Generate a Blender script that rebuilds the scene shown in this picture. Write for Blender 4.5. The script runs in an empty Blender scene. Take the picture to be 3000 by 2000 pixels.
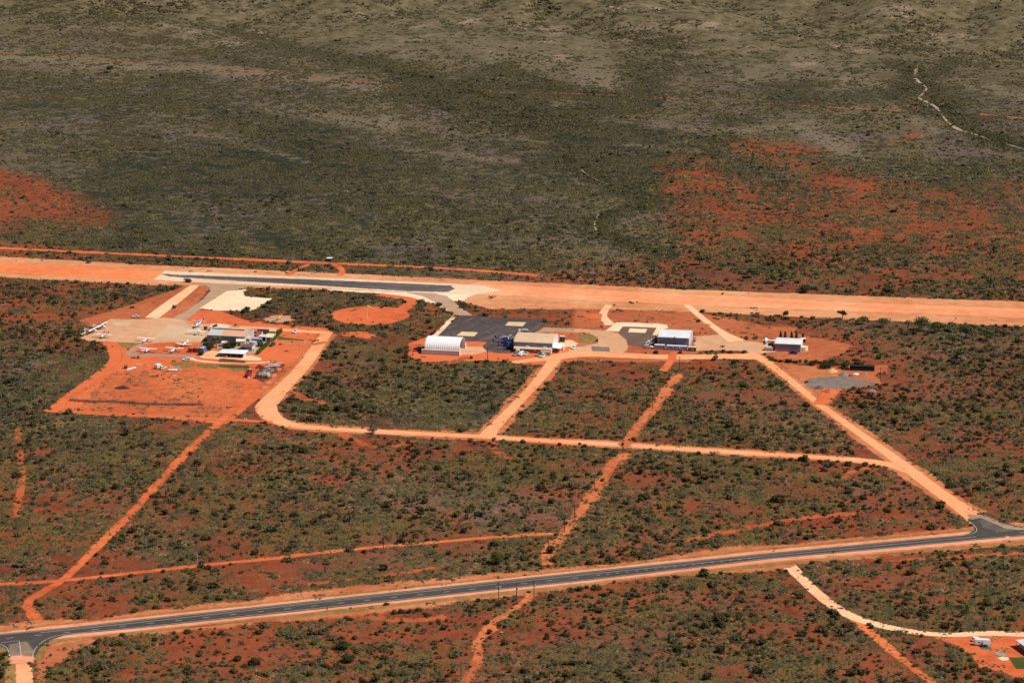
import bpy, math, random
import numpy as np
from mathutils import Vector, Matrix

random.seed(7)
RNG = np.random.default_rng(11)
scene = bpy.context.scene
R = math.radians

# ------------------------------------------------------------------ camera
CAM_H = 420.0
PITCH = 14.43
FPX = 8333.0          # focal length in photo pixels (3000 wide)
cam_data = bpy.data.cameras.new("camera")
cam_data.sensor_width = 36.0
cam_data.lens = 36.0 * FPX / 3000.0
cam_data.clip_start = 1.0
cam_data.clip_end = 40000.0
cam = bpy.data.objects.new("camera", cam_data)
scene.collection.objects.link(cam)
cam.location = (0, 0, CAM_H)
cam.rotation_euler = (R(90 - PITCH), 0, 0)
scene.camera = cam

# ------------------------------------------------------------------ light
SUN_EL = 52.0
SUN_H = Vector((math.cos(R(17)), -math.sin(R(17)), 0))      # direction towards the sun, on the ground
sun_dir = Vector((SUN_H.x * math.cos(R(SUN_EL)), SUN_H.y * math.cos(R(SUN_EL)), math.sin(R(SUN_EL))))
world = bpy.data.worlds.new("World")
scene.world = world
world.use_nodes = True
wn = world.node_tree
bg = wn.nodes["Background"]
sky = wn.nodes.new("ShaderNodeTexSky")
sky.sky_type = 'NISHITA'
sky.sun_disc = False
sky.sun_elevation = R(SUN_EL)
sky.sun_rotation = math.atan2(sun_dir.x, sun_dir.y)
sky.air_density = 1.0
sky.dust_density = 0.6
wn.links.new(sky.outputs[0], bg.inputs[0])
bg.inputs[1].default_value = 0.05
sd = bpy.data.lights.new("sun", 'SUN')
sd.energy = 5.0
sd.angle = R(0.5)
sd.color = (1.0, 0.935, 0.84)
sun = bpy.data.objects.new("sun", sd)
scene.collection.objects.link(sun)
sun.rotation_euler = sun_dir.to_track_quat('Z', 'Y').to_euler()
sun.location = (0, 1500, 900)
scene.view_settings.view_transform = 'Standard'
scene.view_settings.look = 'None'
scene.view_settings.exposure = 0.0
scene.view_settings.gamma = 1.0
scene.render.engine = 'CYCLES'
scene.cycles.max_bounces = 4
scene.cycles.diffuse_bounces = 2
scene.cycles.transparent_max_bounces = 12

# ------------------------------------------------------------------ noise and terrain
_perm = np.random.default_rng(3).random((256, 256))

def vnoise(x, y):
    x = np.asarray(x, float); y = np.asarray(y, float)
    xi = np.floor(x).astype(int); yi = np.floor(y).astype(int)
    fx = x - xi; fy = y - yi
    fx = fx * fx * (3 - 2 * fx); fy = fy * fy * (3 - 2 * fy)
    a = _perm[xi % 256, yi % 256]; b = _perm[(xi + 1) % 256, yi % 256]
    c = _perm[xi % 256, (yi + 1) % 256]; d = _perm[(xi + 1) % 256, (yi + 1) % 256]
    return (a * (1 - fx) + b * fx) * (1 - fy) + (c * (1 - fx) + d * fx) * fy

def fbm(x, y, o=4):
    s = 0; a = 0.5; t = 0
    for i in range(o):
        s = s + a * vnoise(x * 2 ** i + 17 * i, y * 2 ** i + 31 * i); t += a; a *= 0.5
    return s / t

def smooth(e0, e1, v):
    t = np.clip((v - e0) / (e1 - e0), 0, 1)
    return t * t * (3 - 2 * t)

def terrain(x, y):
    x = np.asarray(x, float); y = np.asarray(y, float)
    start = 2620 - 0.28 * x
    ramp = smooth(start, start + 620, y)
    ridg = 1 - np.abs(2 * fbm((x + 0.35 * y) / 330.0, (y - 0.2 * x) / 420.0, 5) - 1)
    gul = np.abs(2 * fbm((x - 0.3 * y) / 120.0, y / 170.0, 4) - 1)
    return ramp * (ridg * 62 + (y - 2600) * 0.012 - 34 + 26 * gul + 4 * fbm(x / 30.0, y / 30.0, 2))

cp, sp = math.cos(R(PITCH)), math.sin(R(PITCH))

def G(px, py, lift=0.0):
    """photo pixel (3000 x 2000) -> point on the ground"""
    dx = (px - 1500.0) / FPX; dy = -(py - 1000.0) / FPX
    d = (dx, cp + dy * sp, -sp + dy * cp)
    z = 0.0
    for _ in range(8 if py < 420 else 1):
        t = (CAM_H - z) / -d[2]
        x, y = d[0] * t, d[1] * t
        z = float(terrain(x, y)) if py < 420 else 0.0
    return Vector((x, y, z + lift))

def proj(x, y, z=0.0):
    """world -> photo pixel"""
    dz = z - CAM_H
    zc = y * cp - dz * sp
    yc = y * sp + dz * cp
    return 1500 + FPX * x / zc, 1000 - FPX * yc / zc

def crop(x0, y0, s):
    return lambda pts: [(x0 + a / s, y0 + b / s) for a, b in pts]
cA = crop(200, 900, 3.36); cA2 = crop(560, 920, 7.84); cB = crop(1200, 900, 4.704); cC = crop(1700, 900, 3.136)
cD = crop(220, 900, 5.88); cE = crop(1420, 950, 7.84); cF = crop(1850, 930, 9.408); cG = crop(2200, 960, 5.88)
cH = crop(340, 1030, 4.523); cI = crop(2700, 1780, 7.127); cJ = crop(0, 1780, 5.88); cK = crop(2600, 1450, 5.88)
cL = crop(1400, 1560, 7.127); cM = crop(1560, 1270, 4.48); cN = crop(700, 1100, 2.94); cO = crop(0, 760, 2.613)
cP = crop(900, 1500, 2.94); cQ = crop(1700, 1500, 2.352); cR = crop(0, 1100, 1.96); cS = crop(2100, 1100, 2.613)
cT = crop(800, 720, 2.94); cU = crop(2000, 700, 2.352); cV = crop(0, 0, .784); cW = crop(1400, 400, 2.352)
cX = crop(2000, 0, 2.352); cY = crop(1000, 0, 2.352); cZ = crop(0, 0, 2.352); cAA = crop(0, 0, 1.0)
_g0, _g1 = G(0, 784), G(3000, 917)
GRID = math.atan2(_g1.y - _g0.y, _g1.x - _g0.x)      # the airfield's own direction

# ------------------------------------------------------------------ materials
MATS = {}
def newmat(name):
    m = bpy.data.materials.new(name); m.use_nodes = True
    nt = m.node_tree; b = nt.nodes["Principled BSDF"]
    return m, nt, b

def N(nt, t, **kw):
    n = nt.nodes.new(t)
    for k, v in kw.items():
        if k.startswith('i_'):
            n.inputs[int(k[2:])].default_value = v
        else:
            setattr(n, k, v)
    return n

def ramp(nt, fac, stops):
    r = nt.nodes.new('ShaderNodeValToRGB')
    e = r.color_ramp.elements
    while len(e) < len(stops): e.new(0.5)
    for el, (p, c) in zip(e, stops):
        el.position = p; el.color = (*c, 1) if len(c) == 3 else c
    nt.links.new(fac, r.inputs[0])
    return r.outputs[0]

def noise(nt, scale, detail=4, rough=0.6, vec=None, dist=0.0):
    n = nt.nodes.new('ShaderNodeTexNoise')
    n.inputs['Scale'].default_value = scale; n.inputs['Detail'].default_value = detail
    n.inputs['Roughness'].default_value = rough; n.inputs['Distortion'].default_value = dist
    if vec is None:
        vec = nt.nodes.new('ShaderNodeNewGeometry').outputs['Position']
    nt.links.new(vec, n.inputs['Vector'])
    return n.outputs[0]

def mix(nt, fac, a, b, blend='MIX'):
    m = nt.nodes.new('ShaderNodeMix'); m.data_type = 'RGBA'; m.blend_type = blend
    if isinstance(fac, (int, float)): m.inputs[0].default_value = fac
    else: nt.links.new(fac, m.inputs[0])
    for idx, v in ((6, a), (7, b)):
        if isinstance(v, (tuple, list)): m.inputs[idx].default_value = (*v, 1) if len(v) == 3 else v
        else: nt.links.new(v, m.inputs[idx])
    return m.outputs[2]

def math_(nt, op, a, b=None, clamp=False):
    m = nt.nodes.new('ShaderNodeMath'); m.operation = op; m.use_clamp = clamp
    for i, v in enumerate((a, b)):
        if v is None: continue
        if isinstance(v, (int, float)): m.inputs[i].default_value = v
        else: nt.links.new(v, m.inputs[i])
    return m.outputs[0]

def maprange(nt, v, a, b, c=0.0, d=1.0, smoothstep=True):
    m = nt.nodes.new('ShaderNodeMapRange')
    if smoothstep: m.interpolation_type = 'SMOOTHSTEP'
    nt.links.new(v, m.inputs[0])
    for i, x in enumerate((a, b, c, d)): m.inputs[i + 1].default_value = x
    return m.outputs[0]

def attr(nt, name):
    a = nt.nodes.new('ShaderNodeAttribute'); a.attribute_name = name
    return a.outputs['Fac']

def paint(name, col, rough=0.5, metal=0.0, var=0.12, scale=0.6, dirt=None, dirt_amt=0.3):
    """object paint / sheet: base colour with slight procedural weathering"""
    if name in MATS: return MATS[name]
    m, nt, b = newmat(name)
    tc = nt.nodes.new('ShaderNodeTexCoord').outputs['Object']
    n = noise(nt, scale, 5, 0.6, tc)
    lo = tuple(max(0, c * (1 - var)) for c in col); hi = tuple(min(1, c * (1 + var)) for c in col)
    c = ramp(nt, n, [(0.3, lo), (0.7, hi)])
    if dirt is not None:
        n2 = noise(nt, scale * 2.3, 6, 0.7, tc)
        c = mix(nt, maprange(nt, n2, 0.5, 0.75, 0, dirt_amt), c, dirt)
    nt.links.new(c, b.inputs['Base Color'])
    b.inputs['Roughness'].default_value = rough; b.inputs['Metallic'].default_value = metal
    MATS[name] = m
    return m

def corrugated(name, col, rough=0.45, step=0.76, dirt=(0.35, 0.14, 0.06), dirt_amt=0.25, horizontal=False, var=0.1):
    """profiled steel sheeting, ribs as bump plus dust"""
    if name in MATS: return MATS[name]
    m, nt, b = newmat(name)
    tc = nt.nodes.new('ShaderNodeTexCoord').outputs['Object']
    sep = N(nt, 'ShaderNodeSeparateXYZ'); nt.links.new(tc, sep.inputs[0])
    w = N(nt, 'ShaderNodeTexWave'); w.wave_type = 'BANDS'; w.bands_direction = 'X'
    w.inputs['Scale'].default_value = 0.314 / step * 1.0
    nt.links.new(tc, w.inputs['Vector'])
    sheet = N(nt, 'ShaderNodeTexBrick')
    n = noise(nt, 0.25, 5, 0.6, tc); n2 = noise(nt, 1.7, 6, 0.7, tc)
    lo = tuple(c * (1 - var) for c in col); hi = tuple(min(1, c * (1 + var)) for c in col)
    c = ramp(nt, n, [(0.3, lo), (0.7, hi)])
    c = mix(nt, math_(nt, 'MULTIPLY', w.outputs['Fac'], 0.10), c, (0, 0, 0))
    c = mix(nt, maprange(nt, n2, 0.5, 0.8, 0, dirt_amt), c, dirt)
    nt.nodes.remove(sheet)
    nt.links.new(c, b.inputs['Base Color'])
    bp = N(nt, 'ShaderNodeBump'); bp.inputs['Strength'].default_value = 0.3; bp.inputs['Distance'].default_value = 0.05
    nt.links.new(w.outputs['Fac'], bp.inputs['Height']); nt.links.new(bp.outputs[0], b.inputs['Normal'])
    b.inputs['Roughness'].default_value = rough; b.inputs['Metallic'].default_value = 0.0
    MATS[name] = m
    return m

RED_DK = (0.165, 0.036, 0.013); RED = (0.31, 0.062, 0.021); RED_BR = (0.62, 0.135, 0.045)

def soil(name, base, light, dark, edge=True, gritty=0.5, streak=None, tracks=False, spots=None, spot_amt=0.0, scale=1.0, ragged=1.3):
    """bare earth / gravel / asphalt; 'edge' fades the sheet out raggedly at its rim (attribute 'rim' 0..1)"""
    if name in MATS: return MATS[name]
    m, nt, b = newmat(name)
    pos = nt.nodes.new('ShaderNodeNewGeometry').outputs['Position']
    n1 = noise(nt, 0.018 * scale, 4, 0.6, pos); n2 = noise(nt, 0.16 * scale, 6, 0.65, pos); n3 = noise(nt, 1.1, 4, 0.7, pos)
    c = ramp(nt, math_(nt, 'ADD', math_(nt, 'MULTIPLY', n1, 0.55), math_(nt, 'MULTIPLY', n2, 0.45)),
             [(0.36, dark), (0.5, base), (0.66, light)])
    c = mix(nt, maprange(nt, n3, 0.35, 0.7, 0, 0.16 * gritty / 0.5), c, tuple(x * 0.5 for x in dark))
    if streak is not None:
        ang, col, amt, sx, sy = streak
        mp = N(nt, 'ShaderNodeMapping'); mp.vector_type = 'TEXTURE'
        mp.inputs['Rotation'].default_value = (0, 0, ang); mp.inputs['Scale'].default_value = (sx, sy, 1)
        nt.links.new(pos, mp.inputs[0])
        ns = noise(nt, 1.0, 5, 0.62, mp.outputs[0])
        c = mix(nt, maprange(nt, ns, 0.48, 0.72, 0, amt), c, col)
    if tracks:
        u = attr(nt, 'across')
        au = math_(nt, 'ABSOLUTE', u)
        w1 = math_(nt, 'SUBTRACT', 1.0, maprange(nt, math_(nt, 'ABSOLUTE', math_(nt, 'SUBTRACT', au, 0.36)), 0.06, 0.22))
        nn = noise(nt, 0.05, 3, 0.5, pos)
        c = mix(nt, math_(nt, 'MULTIPLY', w1, maprange(nt, nn, 0.3, 0.7, 0.02, 0.28)), c, tuple(min(1, x * 1.15) for x in light))
    if spots is not None:
        n4 = noise(nt, 0.35, 5, 0.7, pos)
        c = mix(nt, maprange(nt, n4, 0.50, 0.60, 0, spot_amt), c, spots)
    nt.links.new(c, b.inputs['Base Color'])
    b.inputs['Roughness'].default_value = 0.95
    b.inputs['Specular IOR Level'].default_value = 0.1
    bp = N(nt, 'ShaderNodeBump'); bp.inputs['Strength'].default_value = 0.35; bp.inputs['Distance'].default_value = 0.4
    nt.links.new(n2, bp.inputs['Height']); nt.links.new(bp.outputs[0], b.inputs['Normal'])
    if edge:
        e = attr(nt, 'rim')
        ne = math_(nt, 'ADD', math_(nt, 'MULTIPLY', noise(nt, 0.22, 5, 0.7, pos), 0.7), math_(nt, 'MULTIPLY', noise(nt, 1.3, 3, 0.6, pos), 0.3))
        a = math_(nt, 'SUBTRACT', math_(nt, 'ADD', e, math_(nt, 'MULTIPLY', math_(nt, 'SUBTRACT', ne, 0.5), ragged)), 0.0)
        a = maprange(nt, a, 0.32, 0.62)
        a = math_(nt, 'MULTIPLY', a, maprange(nt, e, 0.0, 0.15))
        tr = N(nt, 'ShaderNodeBsdfTransparent'); ms = N(nt, 'ShaderNodeMixShader')
        nt.links.new(a, ms.inputs[0]); nt.links.new(tr.outputs[0], ms.inputs[1]); nt.links.new(b.outputs[0], ms.inputs[2])
        nt.links.new(ms.outputs[0], nt.nodes['Material Output'].inputs[0])
    MATS[name] = m
    return m

# ------------------------------------------------------------------ object helpers
COL = scene.collection
def tag(o, label=None, cat=None, group=None, kind=None):
    if label: o['label'] = label
    if cat: o['category'] = cat
    if group: o['group'] = group
    if kind: o['kind'] = kind
    return o

class MB:
    def __init__(s): s.v = []; s.f = []; s.mi = []; s.cur = 0
    def add(s, vs, fs):
        o = len(s.v); s.v += [tuple(p) for p in vs]; s.f += [tuple(i + o for i in f) for f in fs]; s.mi += [s.cur] * len(fs)
        return s
    def box(s, cx, cy, cz, sx, sy, sz, rz=0.0, taper=1.0, ry=0.0, rx=0.0):
        """cz = bottom"""
        hx, hy = sx / 2, sy / 2
        P = [(-hx, -hy, 0), (hx, -hy, 0), (hx, hy, 0), (-hx, hy, 0)] + [(x * taper, y * taper, sz) for x, y in ((-hx, -hy), (hx, -hy), (hx, hy), (-hx, hy))]
        M = Matrix.Rotation(rz, 3, 'Z') @ Matrix.Rotation(ry, 3, 'Y') @ Matrix.Rotation(rx, 3, 'X')
        P = [M @ Vector(p) + Vector((cx, cy, cz)) for p in P]
        return s.add(P, [(0, 3, 2, 1), (4, 5, 6, 7), (0, 1, 5, 4), (1, 2, 6, 5), (2, 3, 7, 6), (3, 0, 4, 7)])
    def tube(s, a, b, r0, r1=None, n=8, cap=True):
        a, b = Vector(a), Vector(b); r1 = r0 if r1 is None else r1
        d = (b - a).normalized(); q = d.to_track_quat('Z', 'Y')
        vs = []
        for c, r in ((a, r0), (b, r1)):
            for i in range(n):
                t = 2 * math.pi * i / n
                vs.append(c + q @ Vector((math.cos(t) * r, math.sin(t) * r, 0)))
        fs = [(i, (i + 1) % n, n + (i + 1) % n, n + i) for i in range(n)]
        if cap: fs += [tuple(range(n - 1, -1, -1)), tuple(range(n, 2 * n))]
        return s.add(vs, fs)
    def loft(s, secs, close=True):
        """secs: list of rings (same count)"""
        n = len(secs[0]); vs = [p for r in secs for p in r]; fs = []
        for k in range(len(secs) - 1):
            for i in range(n):
                j = (i + 1) % n
                fs.append((k * n + i, k * n + j, (k + 1) * n + j, (k + 1) * n + i))
        if close: fs += [tuple(range(n - 1, -1, -1)), tuple(range((len(secs) - 1) * n, len(secs) * n))]
        return s.add(vs, fs)
    def hull(s, stations, n=10):
        """body of ellipse sections along x: (x, halfwidth, halfheight, zc)"""
        secs = []
        for x, hw, hh, zc in stations:
            secs.append([(x, math.cos(2 * math.pi * i / n + .3) * hw, zc + math.sin(2 * math.pi * i / n + .3) * hh) for i in range(n)])
        return s.loft(secs)
    def lathe(s, prof, n=20, cx=0, cy=0):
        secs = [[(cx + r * math.cos(2 * math.pi * i / n), cy + r * math.sin(2 * math.pi * i / n), z) for i in range(n)] for r, z in prof]
        return s.loft(secs)
    def extrude_x(s, prof, x0, x1):
        """prof: closed (y,z) polygon, extruded along x"""
        return s.loft([[(x0, y, z) for y, z in prof], [(x1, y, z) for y, z in prof]])
    def extrude_y(s, prof, y0, y1):
        return s.loft([[(x, y0, z) for x, z in prof], [(x, y1, z) for x, z in prof]])
    def panel(s, pts, th=0.05):
        """thick quad: offset along its normal"""
        P = [Vector(p) for p in pts]; nrm = (P[1] - P[0]).cross(P[-1] - P[0]).normalized() * th
        return s.loft([P, [p + nrm for p in P]])
    def build(s, name, mat, parent=None, loc=None, rz=0.0, smooth_=False):
        me = bpy.data.meshes.new(name); me.from_pydata([tuple(p) for p in s.v], [], s.f)
        mats = mat if isinstance(mat, (list, tuple)) else [mat]
        for m in mats: me.materials.append(m)
        if len(mats) > 1: me.polygons.foreach_set('material_index', s.mi)
        import bmesh
        bm = bmesh.new(); bm.from_mesh(me); bmesh.ops.recalc_face_normals(bm, faces=bm.faces); bm.to_mesh(me); bm.free()
        if smooth_:
            me.polygons.foreach_set('use_smooth', [True] * len(me.polygons))
        me.update()
        o = bpy.data.objects.new(name, me); COL.objects.link(o)
        if parent is not None: o.parent = parent
        if loc is not None: o.location = loc
        if rz: o.rotation_euler = (0, 0, rz)
        return o

def thing(name, label, cat, loc=(0, 0, 0), rz=0.0, group=None, scale=None):
    o = bpy.data.objects.new(name, None); COL.objects.link(o)
    o.empty_display_size = 0.5
    o.location = loc; o.rotation_euler = (0, 0, rz)
    if scale: o.scale = (scale,) * 3
    return tag(o, label, cat, group)

def copy_tree(o, parent=None):
    c = o.copy(); COL.objects.link(c); c.parent = parent
    if parent is not None: c.matrix_parent_inverse = o.matrix_parent_inverse
    for ch in list(o.children): copy_tree(ch, c)
    return c

def place(root, px, py, rz, label=None, group=None, first=None, scale=None):
    root.location = G(px, py); root.rotation_euler = (0, 0, rz)
    if label: root['label'] = label
    if group: root['group'] = group
    if scale: root.scale = (scale,) * 3
    return root

# ------------------------------------------------------------------ flat patches and ribbons
CLEAR = []       # polygons (world xy) where no scrub grows: (array, keep probability)
ALLPTS = []
def densify(P, step):
    out = []
    n = len(P)
    for i in range(n):
        a, b = P[i], P[(i + 1) % n]
        L = (b - a).length; k = max(1, int(L / step))
        for j in range(k): out.append(a.lerp(b, j / k))
    return out

def chaikin(P, closed, it=2):
    for _ in range(it):
        Q = []
        n = len(P)
        rng = range(n) if closed else range(n - 1)
        if not closed: Q.append(P[0])
        for i in rng:
            a, b = P[i], P[(i + 1) % n]
            Q.append(a.lerp(b, 0.25)); Q.append(a.lerp(b, 0.75))
        if not closed: Q.append(P[-1])
        P = Q
    return P

def patch(name, pts, mat, z, soft=2.0, curve=0, keep=0.0, jitter=0.0, grow=None, world_pts=None):
    """flat sheet from a photo-pixel outline; a rim band 'soft' metres wide carries attribute rim 0->1"""
    P = [G(x, y) for x, y in pts] if world_pts is None else world_pts
    P = [Vector((p.x, p.y, 0)) for p in P]
    if curve: P = chaikin(P, True, curve)
    area = sum(P[i].x * P[(i + 1) % len(P)].y - P[(i + 1) % len(P)].x * P[i].y for i in range(len(P)))
    if area < 0: P.reverse()
    if soft > 0: P = densify(P, max(3.0, soft * 1.5))
    n = len(P)
    import bmesh
    bm = bmesh.new()
    outer, inner = [], []
    for i in range(n):
        a, b, c = P[i - 1], P[i], P[(i + 1) % n]
        t = (c - a)
        t.normalize() if t.length > 1e-6 else None
        nrm = Vector((-t.y, t.x, 0))         # inwards for ccw
        j = jitter * (float(vnoise(b.x / 7.0, b.y / 7.0)) - 0.5) * 2
        if soft > 0:
            outer.append(b - nrm * (soft * 0.5 + j)); inner.append(b + nrm * (soft * 0.5))
        else:
            inner.append(b)
    def hz(p): return float(terrain(p.x, p.y)) + z if p.y > 2450 else z
    lay = bm.verts.layers.float.new('rim')
    vi = [bm.verts.new((p.x, p.y, hz(p))) for p in inner]
    for v in vi: v[lay] = 1.0
    from mathutils.geometry import tessellate_polygon
    for tri in tessellate_polygon([inner]):
        try: bm.faces.new([vi[k] for k in tri])
        except ValueError: pass
    if soft > 0:
        vo = [bm.verts.new((p.x, p.y, hz(p))) for p in outer]
        for v in vo: v[lay] = 0.0
        for i in range(n):
            try: bm.faces.new([vo[i], vo[(i + 1) % n], vi[(i + 1) % n], vi[i]])
            except ValueError: pass
    for f in bm.faces:
        f.normal_update()
        if f.normal.z < 0: f.normal_flip()
    me = bpy.data.meshes.new(name); bm.to_mesh(me); bm.free()
    me.materials.append(mat)
    o = bpy.data.objects.new(name, me); COL.objects.link(o); tag(o, kind='structure')
    CLEAR.append((np.array([(p.x, p.y) for p in P]), keep))
    return o

def ribbon(name, pts, width, mat, z, curve=2, soft=0.9, keep=0.0, step=6.0, clear=True, world=None, grow=1.0, wobble=0.0):
    """road or track along a photo-pixel centreline; width in metres (number or list)"""
    P = [G(x, y) for x, y in pts] if world is None else world
    P = [Vector((p.x, p.y, 0)) for p in P]
    W = list(width) if isinstance(width, (list, tuple)) else [width] * len(P)
    PW = [Vector((p.x, p.y, w)) for p, w in zip(P, W)]
    if curve: PW = chaikin(PW, False, curve)
    Q = [PW[0]]
    for a, b in zip(PW[:-1], PW[1:]):
        L = (Vector((b.x, b.y, 0)) - Vector((a.x, a.y, 0))).length; k = max(1, int(L / step))
        for j in range(1, k + 1): Q.append(a.lerp(b, j / k))
    cols = [(-1.0, 0.0), (-1.0, 1.0), (0.0, 1.0), (1.0, 1.0), (1.0, 0.0)]
    vs, fs, rim, acr = [], [], [], []
    L_, R_ = [], []; soft0 = soft
    for i, q in enumerate(Q):
        a = Q[max(0, i - 1)]; b = Q[min(len(Q) - 1, i + 1)]
        t = Vector((b.x - a.x, b.y - a.y, 0)).normalized(); nrm = Vector((-t.y, t.x, 0))
        c = Vector((q.x, q.y, 0)); hw = q.z / 2; soft = min(soft0, q.z * .7)
        if wobble: hw *= 1 + wobble * (float(vnoise(q.x / 22, q.y / 22)) - .5) * 2
        offs = [-hw - soft / 2, -hw + soft / 2, 0, hw - soft / 2, hw + soft / 2]
        for o_, (ac, rm) in zip(offs, cols):
            p = c + nrm * o_
            zz = float(terrain(p.x, p.y)) + z if p.y > 2450 else z
            vs.append((p.x, p.y, zz)); rim.append(rm); acr.append(ac)
        L_.append((c + nrm * hw * grow)); R_.append((c - nrm * hw * grow))
        if i:
            for k in range(4):
                fs.append(((i - 1) * 5 + k, i * 5 + k, i * 5 + k + 1, (i - 1) * 5 + k + 1))
    for k in range(5):
        rim[k] *= 0.35; rim[-1 - k] *= 0.35
    me = bpy.data.meshes.new(name); me.from_pydata(vs, [], fs)
    at = me.attributes.new('rim', 'FLOAT', 'POINT'); at.data.foreach_set('value', rim)
    at = me.attributes.new('across', 'FLOAT', 'POINT'); at.data.foreach_set('value', acr)
    if me.polygons and me.polygons[0].normal.z < 0: me.flip_normals()
    me.materials.append(mat)
    o = bpy.data.objects.new(name, me); COL.objects.link(o); tag(o, kind='structure')
    if clear:
        poly = L_ + R_[::-1]
        CLEAR.append((np.array([(p.x, p.y) for p in poly]), keep))
    return o
# ------------------------------------------------------------------ vegetation / cover fields (read off the photo, 125 px cells)
F_B = ["554553332222322222223323", "333222323345332223444333", "223334445565554444455454", "455555555556888876555467",
       "567777666666667788888877", "568777777777777777888888", "556666666666666778888888", "667755777765333222356777",
       "645433355566654433356777", "645322566666655666666666", "555555543345555666665566", "345555555555555444444555",
       "334555554555555544333444", "334444455566655544555555", "333333333444455666665544", "444444455554556666666655"]
F_S = ["222222222222222222222222", "222222222222222222222222", "222222222222222222222222", "222222222222222333333333",
       "443333333333366777777777", "554444444444444777777777", "554444444444444667777777", "443333445543222222223333",
       "664322345666554433333333", "664333577777655555555555", "566666655566666666665555", "456666666666666555445555",
       "445666666666666544444444", "444555666666666555555555", "333333333344455555555555", "566666666666677777777766"]
F_V = ["988899999999999999999999", "899998888899998888888888", "898888888888887677776568", "888888888888887655566666",
       "456788888888877544445555", "456777777777776544434445", "444455555555554444444444", "444544455443333333355565",
       "656422345555433333334555", "656322566666554444444444", "545444433344444444444444", "244444445555444444444444",
       "234444445445444333333334", "334444455555544443444444", "333333333333344444444444", "333333333344445444444444"]
def field(rows):
    a = np.array([[int(c) for c in r] for r in rows], float) / 9.0
    def f(px, py):
        gx = np.clip(px / 125.0 - 0.5, 0, 22.999); gy = np.clip(py / 125.0 - 0.5, 0, 14.999)
        xi = gx.astype(int); yi = gy.astype(int); fx = gx - xi; fy = gy - yi
        return (a[yi, xi] * (1 - fx) + a[yi, xi + 1] * fx) * (1 - fy) + (a[yi + 1, xi] * (1 - fx) + a[yi + 1, xi + 1] * fx) * fy
    return f
fB, fS, fV = field(F_B), field(F_S), field(F_V)

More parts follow.
